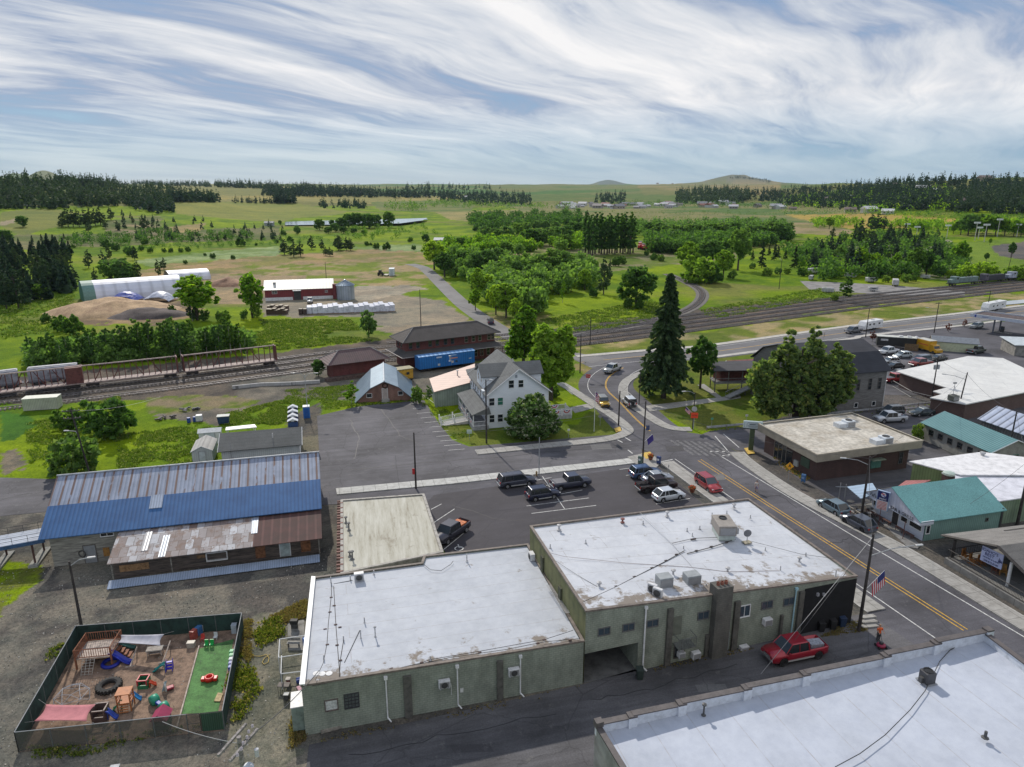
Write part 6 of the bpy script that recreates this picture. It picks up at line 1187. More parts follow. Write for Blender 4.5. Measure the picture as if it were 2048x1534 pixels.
# vehicles
TYRE=mat((.018,.018,.019),.8,.1,6);RIM=mat((.38,.38,.4),.35,.1,6,metal=.7);RIMD=mat((.05,.05,.055),.4,.1,6,metal=.5);CHR=mat((.55,.56,.58),.25,0,metal=.9);LAMP=mat((.65,.66,.68),.15,0);TAIL=mat((.35,.01,.012),.3,0);BLKP=mat((.02,.02,.022),.6,0)
KINDS={ # L, W, H, belt, hood z, rear deck z, wheel r, wheelbase, cabin x: rear base, rear roof, front roof, windscreen base, ground clearance
'sedan':(4.7,1.82,1.45,.95,.88,.98,.33,2.75,-1.75,-1.0,.35,1.15,.22),'suv':(4.8,1.92,1.75,1.08,1.05,1.08,.37,2.8,-2.25,-1.95,.35,1.15,.28),
'wagon':(5.6,2.0,1.9,1.15,1.12,1.15,.39,3.3,-2.68,-2.4,.75,1.5,.32),'cross':(4.55,1.86,1.62,1.02,.98,1.05,.36,2.7,-2.1,-1.45,.3,1.2,.25),
'pickup':(5.9,2.05,1.95,1.2,1.17,1.2,.42,3.75,-.85,-.75,1.0,1.65,.38),'jeep':(4.2,1.85,1.85,1.15,1.12,1.15,.42,2.5,-1.95,-1.9,.55,.8,.38),'van':(5.0,1.95,1.8,1.05,1.0,1.08,.36,3.0,-2.35,-2.1,.7,1.8,.25)}
def interp(x,P):
 for (a,b),(c,d) in zip(P[:-1],P[1:]):
  if x<=c: t=(x-a)/(c-a) if c>a else 0;return b+(d-b)*min(max(t,0),1)
 return P[-1][1]
def car(kind,color,label,rear=None,front=None,loc=None,hd=0,group=None,cover=False,rim=None,name=None,cat=None,roofc=None,lift=0,cladding=False):
 L,Wd,Hh,belt,hood,deck,wr,wb,xb0,xb1,xf1,xf0,cl=KINDS[kind];rim=rim or RIM
 if rear: a=G(*rear);b=G(*front);loc=((a[0]+b[0])/2,(a[1]+b[1])/2,0);hd=math.atan2(b[1]-a[1],b[0]-a[0])
 name=name or {'sedan':'sedan_car','suv':'suv','wagon':'suv','cross':'crossover_car','pickup':'pickup_truck','jeep':'off_road_car','van':'minivan'}[kind]
 T=thing(name,label,cat or ('pickup truck' if kind=='pickup' else 'car'),(loc[0],loc[1],lift+.02),hd,group);P=mat_paint(color);h=Wd/2;ar=wr*1.18
 wx=(-wb/2-.05,wb/2-.05);xs=sorted(set([round(-L/2+L*i/26,3) for i in range(27)]+[round(c+ar*math.cos(math.pi*k/8),3) for c in wx for k in range(9)]))
 rings=[];bedz=belt-.5
 for x in xs:
  t=abs(x)/(L/2);w=h*(1-.10*max(0,(t-.72)/.28)**1.6);
  zb=cl+.10*max(0,(t-.85)/.15)
  arch=False
  for c in wx:
   if abs(x-c)<ar: zb=max(zb,wr+math.sqrt(max(ar*ar-(x-c)**2,0))*.98);arch=True
  if kind=='pickup': zt=interp(x,[(-L/2,belt+.02),(xf0,belt),(L/2-.3,hood-.02),(L/2,hood-.18)])
  else: zt=interp(x,[(-L/2,deck-.12),(-L/2+.2,deck),(xb0,belt+.0),(xf0,belt),(L/2-.5,hood-.10),(L/2,hood-.28)])
  wi=w*.8;zc=zt+.05 if x>xf0-.1 else zt
  if kind=='pickup' and -L/2+.08<x<xb0-.05 and not cover: wi=w*.86;zc=bedz
  zb=min(zb,zt-.12)
  rings.append([(w*.86,zb-.02),(w,zb+.06 if not arch else zb),(w*1.0,(zb+zt)/2),(w*.985,zt-.10),(w*.93,zt-.01),(wi,zt),(wi-.02,zc),(0,zc)])
 mb=MB();V=[];n_=len(rings[0])
 for x,r in zip(xs,rings):
  V+=[(x,y,z) for y,z in r]+[(x,-y,z) for y,z in r]
 fs=[];m_=2*n_
 for i in range(len(xs)-1):
  for s in(0,n_):
   for k in range(n_-1): a=i*m_+s+k;fs.append((a,a+1,a+m_+1,a+m_))
 for i in(0,len(xs)-1): fs.append(tuple([i*m_+k for k in range(n_)]+[i*m_+n_+k for k in range(n_-2,-1,-1)]))
 mb.add(V,fs);body=mb.w('body',P,T,smooth=False)
 for p_ in body.data.polygons: p_.use_smooth=abs(p_.normal.x)<.9
 ub=prism([(-L/2+.15,-h*.82),(L/2-.15,-h*.82),(L/2-.15,h*.82),(-L/2+.15,h*.82)],cl+.02,wr+.15).w('underbody',BLKP,T)
 # cabin
 b_=h*.94;r_=h*.80;Hh*=1.05;zr=Hh-.07;zb=belt-.02
 q=[(xb0,b_),(xf0,b_),(xf1,r_),(xb1,r_)]
 MB().add([(xf0,-b_,zb),(xf0,b_,zb),(xf1,r_,zr),(xf1,-r_,zr)],[(0,1,2,3)]).w('windshield',GLS2,T)
 MB().add([(xb0,-b_,zb),(xb0,b_,zb),(xb1,r_,zr),(xb1,-r_,zr)],[(0,1,2,3)]).w('rear_window',GLS,T)
 for s in(-1,1): MB().add([(xb0,s*b_,zb),(xf0,s*b_,zb),(xf1,s*r_,zr),(xb1,s*r_,zr)],[(0,1,2,3)]).w('side_window',GLS,T)
 rp=mat_paint(roofc) if roofc else P
 MB().add([(x,y,z) for z,e in((zr-.02,.03),(zr+.05,-.05)) for x,y in((xb1-e,-r_-e),(xf1+e,-r_-e),(xf1+e,r_+e),(xb1-e,r_+e))],[(0,1,2,3),(4,5,6,7),(0,1,5,4),(1,2,6,5),(2,3,7,6),(3,0,4,7)]).w('roof',rp,T,bevel=.03)
 pl=MB();xm=(xf1+xb1)/2+.1
 for s in(-1,1):
  pl.tube((xf0,s*b_,zb),(xf1,s*r_,zr),.045,n=4);pl.tube((xb0,s*b_,zb),(xb1,s*r_,zr),.07,n=4);pl.tube((xm,s*b_*.995,zb),(xm-.05,s*r_,zr),.04,n=4)
  if kind in('suv','wagon','van','cross'): x2=xb1+.45;pl.tube((x2-.15,s*b_,zb),(x2,s*r_,zr),.06,n=4)
 pl.w('pillars',P if kind!='jeep' else BLKP,T)
 for s in(-1,1):
  box((xf0-.35,s*(h+.08),belt+.05),(.16,.2,.15)).w('mirror',P,T)
  box((L/2-.10,s*h*.68,hood-.30),(.16,.38,.17)).w('headlight',LAMP,T)
  box((-L/2+.06,s*h*.76,belt-.22),(.14,.26,.34 if kind in('pickup','suv','wagon','jeep') else .18)).w('taillight',TAIL,T)
 box((L/2-.04,0,hood-.38),(.12,Wd*.46,.28)).w('grille',BLKP if kind!='pickup' else CHR,T)
 for s,nm in((1,'front_bumper'),(-1,'rear_bumper')): box((s*(L/2-.02),0,cl+.22),(.16,Wd*.86,.22)).w(nm,CHR if kind in('pickup','wagon') else (BLKP if kind=='jeep' else P),T,bevel=.04)
 if cladding: 
  for s in(-1,1): box((0,s*(h+.0),cl+.12),(wb-2*ar,.06,.14)).w('running_board',mat((.4,.4,.4),.4,.1,4),T)
 for c in wx:
  for s in(-1,1):
   W=lathe([(wr*.55,-.11),(wr*.93,-.12),(wr,-.09),(wr,.09),(wr*.93,.12),(wr*.55,.11)],(c,s*(h-.13),wr),18,'Y').w('wheel',TYRE,T)
   rb=lathe([(0,.10*s),(wr*.2,.105*s),(wr*.55,.07*s),(wr*.6,.125*s),(wr*.56,.1*s)],(c,s*(h-.13),wr),16,'Y')
   for k in range(5): a=2*math.pi*k/5;rb.box((c+math.cos(a)*wr*.32,s*(h-.13)+.10*s,wr+math.sin(a)*wr*.32),(wr*.5,.03,wr*.12),0,-a)
   rb.w('rim',rim,W)
 if kind=='jeep': lathe([(0,-.1),(.36,-.12),(.38,0),(.36,.1),(0,.1)],(-L/2-.12,0,1.05),16,'X').w('spare_wheel',TYRE,T)
 if kind in('wagon','suv') :
  for s in(-1,1): tube((xb1+.1,s*r_*.9,Hh+.03),(xf1-.1,s*r_*.9,Hh+.03),.025,n=4).w('roof_rail',BLKP,T)
 if kind=='pickup' and cover: box(((-L/2+xb0)/2,0,belt+.03),(-(-L/2)+xb0-.1,Wd*.84,.05)).w('bed_cover',mat((.12,.12,.14),.6,.1,3),T)
 if kind=='pickup' and not cover: box(((-L/2+xb0)/2,0,bedz+.01),(-(-L/2)+xb0-.16,Wd*.82,.02)).w('bed_liner',mat((.02,.02,.022),.9,.1,3),T)
 return T
car('wagon',(.055,.06,.085),'long dark blue-grey old SUV, nearest the light pole in the central lot',(1000,975),(1066,966),cladding=True)
car('suv',(.02,.025,.055),'navy SUV parked in front of the other two in the central lot',(1053,1001),(1117,991),cladding=True)
car('pickup',(.05,.055,.085),'dark slate crew-cab pickup with covered bed in the central lot',(1106,979),(1175,969),cover=True)
T=car('pickup',(.035,.035,.05),'dark pickup with orange cargo in its bed beside the cream flat roof',(926,1058),(877,1090))
a=G(917,1064);tag(box((a[0]+.1,a[1]+.1,1.12),(1.2,1.5,.45),math.atan2(G(877,1090)[1]-a[1],G(877,1090)[0]-a[0])).mk('orange_crate',mat((.55,.15,.04),.7,.3,4)),'orange load in the front of the dark pickup bed','crate')
car('suv',(.06,.11,.22),'blue SUV, furthest in the row by the corner planters',(1259,957),(1321,949))
car('sedan',(.42,.45,.5),'silver car squeezed between the blue SUV and the black pickup',(1283,966),(1344,958))
car('pickup',(.03,.018,.02),'black-maroon open-bed pickup in the row by the corner planters',(1271,985),(1352,974),rim=RIMD)
car('cross',(.62,.65,.70),'white compact SUV at the near end of the corner row',(1307,1003),(1366,993))
T=car('suv',(.38,.045,.05),'red SUV with roof rack, parked on the main street',(1398,964),(1434,989))
car('cross',(.13,.19,.23),'teal-grey crossover parked outside the bar patio',(1690,1036),(1641,1008))
car('cross',(.075,.085,.11),'dark grey crossover parked in front of the bar entrance',(1746,1070),(1686,1038),rim=RIMD)
T=car('pickup',(.33,.012,.03),'bright red crew-cab pickup in the alley behind the green building',(1643,1302),(1530,1325),rim=RIMD,cladding=True)
a=G(1628,1285,1.0);B=tag(box((a[0],a[1]-.2,1.02),(1.3,.9,.5),R(10)).mk('cooler_box',mat((.35,.37,.42),.6,.25,4)),'pale box with round lids in the red pickup bed','box')
car('jeep',(.55,.33,.015),'yellow boxy off-road car coming down the curve',(1199,803),(1214,820),roofc=(.25,.24,.2))
car('jeep',(.62,.64,.66),'white small SUV with a spare wheel on its back, driving up the curve',(1267,819),(1250,803))
car('pickup',(.42,.43,.43),'silver pickup rounding the bend at the top of the street',(1236,739),(1213,748),cover=True)
car('suv',(.05,.04,.08),'small dark SUV on the rural road beyond the red depot',(984,653),(978,641))
car('pickup',(.55,.58,.62),'dusty white pickup behind the bank building',(1812,842),(1746,845))
car('suv',(.10,.11,.12),'dark grey SUV partly hidden behind the dusty white pickup',(1800,828),(1762,830))
car('sedan',(.03,.045,.05),'dark green sedan, middle of the three cars along the guardrail',(1866,829),(1821,832))
car('sedan',(.015,.016,.02),'black sedan by the lamp pole, furthest right along the guardrail',(1936,820),(1889,823))
car('pickup',(.10,.10,.11),'dark pickup towing the white camper on the highway',(1721,664),(1691,668),cover=True)
car('pickup',(.6,.62,.64),'white pickup beside the dark barn roof in the motel lot',(1792,706),(1761,710),cover=True)
car('cross',(.45,.50,.52),'pale silver car in front of the yellow truck',(1820,715),(1791,716))
car('van',(.10,.12,.15),'dark blue-grey minivan parked above the red truck in the motel lot',(1856,723),(1827,726))
car('sedan',(.02,.022,.025),'black car at the foot of the dark barn roof',(1802,736),(1775,738))
car('cross',(.5,.52,.53),'white car half hidden by the dark barn roof',(1792,727),(1768,728))
car('pickup',(.36,.02,.03),'red pickup parked beside the brown wall of the clinic',(1773,765),(1806,762),cover=True)
car('sedan',(.12,.13,.14),'grey car behind the red pickup by the clinic',(1790,752),(1812,750))
car('pickup',(.3,.06,.05),'red truck half hidden by the big white roof',(1852,731),(1829,733),cover=True)
car('sedan',(.09,.09,.08),'dark car just above the big white roof',(1888,720),(1862,722))
car('pickup',(.07,.09,.075),'dark green pickup right of the cream shed',(1937,709),(1966,704),cover=True)
car('cross',(.5,.53,.56),'pale car between the cream shed and the dark green pickup',(1921,704),(1933,698))
car('suv',(.35,.36,.35),'silver SUV refuelling at the left end of the canopy',(1968,654),(1936,659))
car('pickup',(.62,.63,.63),'small white pickup in front of the red mill',(620,601),(620,609),cover=True)
# yellow box truck
def boxtruck(label,c,px0,px1,L=6.8):
 a=G(*px0);b=G(*px1);hd=math.atan2(b[1]-a[1],b[0]-a[0]);T=thing('box_truck',label,'truck',((a[0]+b[0])/2,(a[1]+b[1])/2,0),hd);P=mat_paint(c)
 box((-1.1,0,1.9),(L-2.4,2.3,2.5)).w('cargo_box',P,T,bevel=.08);box((-1.1,0,3.18),(L-2.4,2.3,.08)).w('cargo_roof',mat((.5,.5,.45),.5,.1,2),T)
 MB().add([(x,s,z) for s in(-1.0,1.0) for x,z in((L/2-2.3,.5),(L/2,.5),(L/2,1.2),(L/2-.9,1.4),(L/2-1.3,2.2),(L/2-2.3,2.3))],[(0,1,2,3,4,5),(6,7,8,9,10,11)]+[(i,(i+1)%6,6+(i+1)%6,6+i) for i in range(6)]).w('cab',P,T)
 MB().add([(L/2-.88,-.9,1.42),(L/2-.88,.9,1.42),(L/2-1.28,.9,2.15),(L/2-1.28,-.9,2.15)],[(0,1,2,3)]).w('windshield',GLS,T);box((-1.1,-1.16,2.0),(3.4,.02,.25)).w('stripe',mat((.45,.08,.02),.5,0),T)
 for x in(-2.1,L/2-1.1):
  for s in(-1,1): lathe([(0,-.14),(.42,-.14),(.42,.14),(0,.14)],(x,s*.95,.42),14,'Y').w('wheel',TYRE,T)
 return T
boxtruck('yellow box truck parked between the brown fence and the cream shed',(.60,.32,.01),(1835,698),(1880,710))
def camper(label,px0,px1,h=2.9,drawbar=True,nm='travel_trailer',cat='camper'):
 a=G(*px0);b=G(*px1);L=math.dist(a,b);hd=math.atan2(b[1]-a[1],b[0]-a[0]);T=thing(nm,label,cat,((a[0]+b[0])/2,(a[1]+b[1])/2,0),hd)
 MB().add([(x,s,z) for s in(-1.2,1.2) for x,z in((-L/2,.6),(L/2,.6),(L/2,1.6),(L/2-.7,h-.1),(L/2-1.2,h),(-L/2,h))],[(0,1,2,3,4,5),(6,7,8,9,10,11)]+[(i,(i+1)%6,6+(i+1)%6,6+i) for i in range(6)]).w('body',mat((.68,.69,.7),.4,.08,2),T)
 for x in(-L*.3,0,L*.22): box((x,-1.21,1.9),(.9,.03,.5)).w('window',GLS,T);box((x,1.21,1.9),(.9,.03,.5)).w('window',GLS,T)
 box((0,-1.215,1.2),(L*.8,.02,.12)).w('stripe',mat((.15,.16,.18),.5,0),T)
 for x in(-.45,.45):
  for s in(-1,1): lathe([(0,-.12),(.38,-.12),(.38,.12),(0,.12)],(x-.3,s*1.08,.38),12,'Y').w('wheel',TYRE,T)
 box((-L*.1,0,h+.12),(.9,.7,.24)).w('roof_vent',ACW,T)
 if not drawbar: MB().add([(L/2-.02,-1.0,1.25),(L/2-.02,1.0,1.25),(L/2-.6,1.0,2.35),(L/2-.6,-1.0,2.35)],[(0,1,2,3)]).w('windshield',GLS,T)
 return T
camper('white camper trailer towed behind the dark pickup on the highway',(1757,656),(1721,662));camper('white motorhome on the highway behind the fuel canopy',(2003,617),(1968,624),3.1,False,'motorhome','motorhome')
# railway
C0=smoothline([G(*p) for p in [(-160,820),(0,794),(160,776),(360,753),(550,729),(700,710),(850,697),(1010,686),(1150,673),(1400,643),(1700,606),(2048,569),(2350,540)]],5)
def off(P,d): return offs(P,d,d)[0]
STL=mat((.26,.25,.26),.4,.3,1,metal=.6);SLP=mat((.16,.135,.12),.9,.35,2)
def resample(P,s):
 out=[P[0]];acc=0
 for a,b in zip(P[:-1],P[1:]):
  L=math.dist(a,b);d=s-acc
  while d<=L: out.append((a[0]+(b[0]-a[0])*d/L,a[1]+(b[1]-a[1])*d/L));d+=s
  acc=L-(d-s)
 return out
def track(P,label,z=.12,sp=.8):
 c=P[len(P)//2];T=thing('railway_track',label,'railway track',(c[0],c[1],0))
 for s in(-.75,.75): 
  mb=MB();strip(mb,P,s+.05,s-.05,z,z+.17);mb.mk('rail',STL,T)
 q=resample(P,sp);mb=MB()
 for i in range(1,len(q)-1): a=math.atan2(q[i+1][1]-q[i-1][1],q[i+1][0]-q[i-1][0]);mb.box((q[i][0],q[i][1],z-.04),(.3,2.5,.16),a)
 mb.mk('sleepers',SLP,T)['kind']='stuff'
track(off(C0,5.2),'furthest of the main railway tracks, behind the flat wagons');track(C0,'track carrying the brown centre-beam wagons');track(off(C0,-5.4),'track running just in front of the brown wagons');track(off(C0,-10.6),'nearest siding track passing the freight house')
track(off(C0,10.4)[28:],'extra siding beyond the main tracks on the right')
spur=smoothline([G(*p) for p in [(1150,672),(1300,644),(1375,620),(1403,598),(1400,580),(1370,563),(1335,548)]],6)
o=strip(MB(),spur,2.6,-2.6,-.05,.06).mk('spur_ballast',mat((.13,.12,.11),.95,.25,1));tag(o,kind='structure');track(spur,'curved spur track bending away through the meadow')
def along(P,px,z=0):
 best=min(range(len(P)-1),key=lambda i:abs(Pn(P[i][0],P[i][1],z)[0]-px));a=P[max(best-1,0)];b=P[min(best+1,len(P)-1)];return P[best],math.atan2(b[1]-a[1],b[0]-a[0])
CF=resample(C0,1.0);HF=resample(off(C0,5.2),1.0)
RBR=mat((.13,.045,.04),.75,.25,2);RPK=mat((.34,.27,.25),.8,.25,1.5)
def centerbeam(pa,pb,label):
 a,_=along(CF,pa);b,_=along(CF,pb);L=math.dist(a,b);hd=math.atan2(b[1]-a[1],b[0]-a[0]);T=thing('centerbeam_wagon',label,'railway wagon',((a[0]+b[0])/2,(a[1]+b[1])/2,.2),hd,'brown centre-beam wagons')
 box((0,0,1.05),(L,2.7,.25)).w('deck',RPK,T);box((0,0,.8),(L*.96,.6,.35)).w('sill',RBR,T)
 for s in(-1,1):
  box((s*(L/2-.15),0,2.9),(.25,2.7,3.6)).w('bulkhead',RBR,T)
 box((0,0,4.65),(L-.3,.35,.22)).w('top_beam',RPK,T)
 n_=16
 for k in range(1,n_): x=-L/2+L*k/n_;box((x,0,2.9),(.16,.18,3.4)).w('post',RBR,T)
 for k in(2,5,10,13):
  x=-L/2+L*k/n_;tube((x,0,1.2),(x+L*1.6/n_*(1 if k<8 else -1),0,4.5),.09,n=4).w('brace',RBR,T)
 bogie(T,-L/2+1.8);bogie(T,L/2-1.8);return T
centerbeam(172,362,'middle of the three brown centre-beam wagons');centerbeam(372,551,'right-hand brown centre-beam wagon, nearest the freight house');T=centerbeam(-40,163,'left-hand brown centre-beam wagon with a solid brown end, cut by the frame')
box((math.dist(along(CF,-40)[0],along(CF,163)[0])/2-1.5,0,2.9),(2.8,2.5,3.5)).w('end_panel',RBR,T)
def hopper(pa,pb,label):
 a,_=along(HF,pa);b,_=along(HF,pb);L=math.dist(a,b);hd=math.atan2(b[1]-a[1],b[0]-a[0]);T=thing('hopper_wagon',label,'railway wagon',((a[0]+b[0])/2,(a[1]+b[1])/2,.2),hd,'pale grey hopper wagons')
 m=mat((.27,.28,.33),.7,.2,1);V=[];sec=[(-1.3,1.2),(-1.5,1.7),(-1.5,3.6),(-1.1,4.2),(1.1,4.2),(1.5,3.6),(1.5,1.7),(1.3,1.2)]
 for x in(-L/2+.4,L/2-.4): V+=[(x,y,z) for y,z in sec]
 MB().add(V,[tuple(range(8)),tuple(range(8,16))]+[(i,(i+1)%8,8+(i+1)%8,8+i) for i in range(8)]).w('body',m,T)
 box((0,0,4.28),(L-1.2,1.0,.16)).w('roof_walk',mat((.42,.43,.45),.7,.1,2),T)
 for k in(-.33,0,.33): MB().add([(k*L-1.8,-1.2,1.3),(k*L+1.8,-1.2,1.3),(k*L+1.8,1.2,1.3),(k*L-1.8,1.2,1.3),(k*L-.4,-.4,.5),(k*L+.4,-.4,.5),(k*L+.4,.4,.5),(k*L-.4,.4,.5)],[(0,1,5,4),(1,2,6,5),(2,3,7,6),(3,0,4,7),(4,5,6,7)]).w('chute',m,T)
 box((0,-1.52,2.9),(1.9,.02,.4)).w('lettering_panel',mat((.16,.17,.2),.6,.2,8),T)
 for s in(-1,1): box((s*(L/2-.2),0,1.3),(.3,2.5,.25)).w('end_platform',RBR,T)
 bogie(T,-L/2+2);bogie(T,L/2-2)
hopper(57,166,'right-hand pale hopper wagon with lettering behind the brown wagons');hopper(-60,50,'left-hand pale hopper wagon, cut by the frame edge')
BF=resample(off(C0,10.4),1.0)
def loco(pa,pb,label,c,c2,nose):
 a,_=along(BF,pa);b,_=along(BF,pb);L=math.dist(a,b);hd=math.atan2(b[1]-a[1],b[0]-a[0]);T=thing('locomotive',label,'locomotive',((a[0]+b[0])/2,(a[1]+b[1])/2,.2),hd)
 box((0,0,1.2),(L,2.8,.3)).w('frame',mat((.03,.03,.035),.7,.1,2),T);box((L*.05,0,2.4),(L*.75,1.9,2.2)).w('hood',mat(c,.5,.2,1),T,bevel=.12);box((-L*.33,0,2.75),(L*.14,2.7,2.8)).w('cab',mat(c2,.5,.2,1),T,bevel=.12)
 if nose: box((-L*.44,0,2.2),(L*.1,2.4,1.8)).w('nose',mat(c2,.5,.2,1),T,bevel=.3)
 for s in(-1.36,1.36): box((-L*.33,s,3.3),(1.2,.03,.6)).w('window',GLS,T)
 for k in range(3): lathe([(.5,0),(.5,.15),(0,.15)],(L*(.05+.1*k),0,3.5),10).w('roof_fan',mat((.1,.1,.1),.6,0),T)
 bogie(T,-L/2+2.5);bogie(T,L/2-2.5)
loco(1896,1955,'faded teal-grey locomotive at the head of the parked train',(.14,.20,.19),(.15,.22,.21),True);loco(1958,2008,'dark locomotive in the middle of the parked train',(.03,.03,.04),(.10,.09,.12),False);loco(2010,2075,'pale silver-blue locomotive at the right edge of the train',(.35,.38,.46),(.38,.41,.5),True)
# poles, lamps, wires, signs
POL=mat((.045,.038,.036),.85,.3,3);LPM=mat((.32,.33,.34),.5,.1,2)
PT={}
def pole(key,px,h,label,cross=0,lamp=None,trans=0,r=.15,rz=A15,name='utility_pole',m=None,lean=(0,0),cat='pole'):
 p=G(*px);T=thing(name,label,cat,(p[0],p[1],0),0);m=m or POL
 tube((0,0,-.1),(lean[0],lean[1],h),r,r*.62,8).w('shaft',m,T);PT[key]=(p[0]+lean[0],p[1]+lean[1],h)
 c,s=math.cos(rz),math.sin(rz)
 for k in range(cross):
  z=h-.35-k*1.1;box((lean[0],lean[1],z),(2.3,.11,.13),rz).w('crossarm',m,T)
  for u in(-1.05,-.5,.5,1.05): lathe([(.04,0),(.07,.1),(.03,.2),(0,.22)],(lean[0]+u*c,lean[1]+u*s,z+.05),6).w('insulator',mat((.35,.33,.3),.4,.1,3),T)
 for k in range(trans): lathe([(0,0),(.26,0),(.28,.9),(0,1.0)],(lean[0]+(.42 if k else -.42)*c,lean[1]+(.42 if k else -.42)*s,h-2.7),12).w('transformer',mat((.32,.34,.36),.5,.1,2),T)
 if lamp:
  L,a,z=lamp;ex,ey=math.cos(a)*L,math.sin(a)*L;MB().path([Vector((lean[0]*z/h,lean[1]*z/h,z)),Vector((ex*.5,ey*.5,z+.55)),Vector((ex,ey,z+.65))],.045,6).w('lamp_arm',LPM,T)
  box((ex*1.12,ey*1.12,z+.65),(.75,.26,.14),a).w('lamp_head',mat((.5,.5,.5),.4,.1,2),T,bevel=.04)
 return T
pole('a',(973,886),11.2,'tall wooden pole in front of the white house',lamp=(.9,R(-30),10.7));pole('b',(832,977),8.6,'wooden pole with a small red sign by the street kerb');pole('c',(1285,927),10.3,'dark pole with purple flag at the corner planters');pole('d',(1717,1263),10.6,'tall pole with a US flag at the black-walled corner',lamp=(4.6,R(10),8.3),r=.18)
pole('e',(1723,1031),8.4,'pole with street lamp beside the bar patio',lamp=(2.8,R(165),7.2),r=.18);pole('f',(165,1263),7.7,'wooden lamp post at the playground corner',lamp=(1.7,R(15),7.2));pole('g',(1078,952),6.2,'slim steel lamp post in the central lot',r=.09,name='lamp_post',m=LPM);pole('h',(183,958),11.2,'leaning double-crossarm pole left of the warehouse',cross=2,lamp=(2.2,R(180),7.0),trans=0,lean=(-.9,-.6))
pole('i',(1237,851),6.6,'dark pole on the kerb by the yellow car');pole('j',(1278,808),7.0,'slim dark pole on the park side of the curve',r=.1);pole('k',(1385,858),6.9,'pole with round and orange signs at the park corner',lamp=(2.0,R(195),6.6),r=.12);pole('l',(1160,746),9.0,'wooden pole right of the big leafy trees by the house',cross=1)
pole('m',(1868,666),9.3,'tall pole with lamp arm beside the highway',cross=1,lamp=(2.6,R(165),6.9));pole('n',(1731,675),8.4,'dark pole by the highway next to the camper');pole('o',(1974,622),7.2,'pole on the grass behind the motorhome');pole('p',(1862,802),9.4,'pole with crossarm and two grey transformers near the clinic',cross=1,trans=2);pole('q',(1913,832),8.6,'leaning pole with long lamp arm near the black sedan',lamp=(2.8,R(150),7.2),lean=(.6,0));pole('r',(2014,919),8.2,'dark pole in front of the teal-ribbed block');pole('s',(2034,1050),9.5,'thick dark pole at the right edge behind the bar',r=.2)
pole('t',(842,652),11.5,'lone pole in the gravel yard by the rural road');pole('u',(385,642),8.0,'pale pole in front of the mill trees',m=mat((.4,.37,.33),.8,.2,3))
pole('w',(1558,578),13,'lone pole in the meadow behind the tracks',lamp=(2.0,R(90),12));pole('x',(1733,548),13,'pale leaning pole among the park trees',m=mat((.3,.28,.25),.8,.2,3));pole('y',(653,563),9,'pole behind the red mill');pole('z',(1180,690),7.5,'pole beside the railway behind the leafy trees');pole('aa',(2010,560),13,'tall pole right of the parked locomotives',lean=(1.2,0))
# double steel mast
p=G(616,832);T=thing('light_mast','twin-arm steel light mast at the edge of the west lot','lamp post',(p[0],p[1],0));tube((0,0,0),(0,0,8.2),.09,.06,8).w('shaft',LPM,T)
for s in(-1,1): MB().path([Vector((0,0,7.6)),Vector((s*.7,0,8.4)),Vector((s*1.9,0,8.5))],.04).w('arm',LPM,T);box((s*2.2,0,8.48),(.7,.25,.12)).w('lamp_head',LPM,T)
# near pole with transformer, foot below the frame
tp=G(478,1476,10.5);T=thing('transformer_pole','near weathered pole top with crossarms and pale transformer at the bottom edge','pole',(tp[0],tp[1],0));WPM=mat((.26,.24,.23),.85,.35,4)
tube((0,0,0),(0,0,10.6),.2,.14,8).w('shaft',WPM,T)
for dx,dy,z in((-.45,.1,10.3),(.35,-.2,10.2)): box((dx,dy,z),(.14,2.6,.16),R(-16)).w('crossarm',WPM,T)
lathe([(0,0),(.3,0),(.32,1.0),(.2,1.15),(0,1.15)],(.75,-.9,8.3),12).w('transformer',mat((.5,.54,.58),.5,.1,2),T);lathe([(0,0),(.12,0),(.14,.5),(0,.55)],(.95,.0,9.2),8).w('lightning_arrester',mat((.55,.55,.58),.4,.1,2),T)
for k in range(6): lathe([(.04,0),(.09,.06),(.04,.12),(.09,.18),(.04,.24),(0,.26)],(.35+.06*(k%2),-1.2+k*.45,10.3),7).w('insulator',mat((.45,.4,.42),.35,.1,3),T)
WIR=mat((.06,.06,.065),.6,0);WIRL=mat((.33,.33,.34),.5,0)
def wire(a,b,label,sag=.8,r=.018,m=None,dz=0): 
 A=PT[a] if isinstance(a,str) else a;B=PT[b] if isinstance(b,str) else b;cable(spanned((A[0],A[1],A[2]-.3+dz),(B[0],B[1],B[2]-.3+dz),sag,12),label,r,m or WIR,'wire','overhead_wire')
wire('a','b','wire from the house pole to the red-sign pole',1.0);wire('b','c','wire over the street between the red-sign pole and the corner pole',1.2);wire('c','i','wire from the corner pole to the kerb pole by the curve',.6);wire('c','e','wire over the crossing to the bar patio pole',1.3);wire('d','e','wire along the shops from the flag pole',1.2);wire('e','q','wire from the bar patio pole past the bank',1.4);wire('p','q','short wire between the two clinic poles',.4);wire('q','r','wire over the teal-ribbed roof',.8);wire('r','s','wire from the teal block pole to the right-edge pole',.8);wire('d',G3(1520,1345,.2),'guy wire slanting down from the flag pole over the red pickup',.0,.022,WIRL);wire('d',G3(1548,1330,.2),'second guy wire beside the first over the red pickup',.0,.022,WIR)
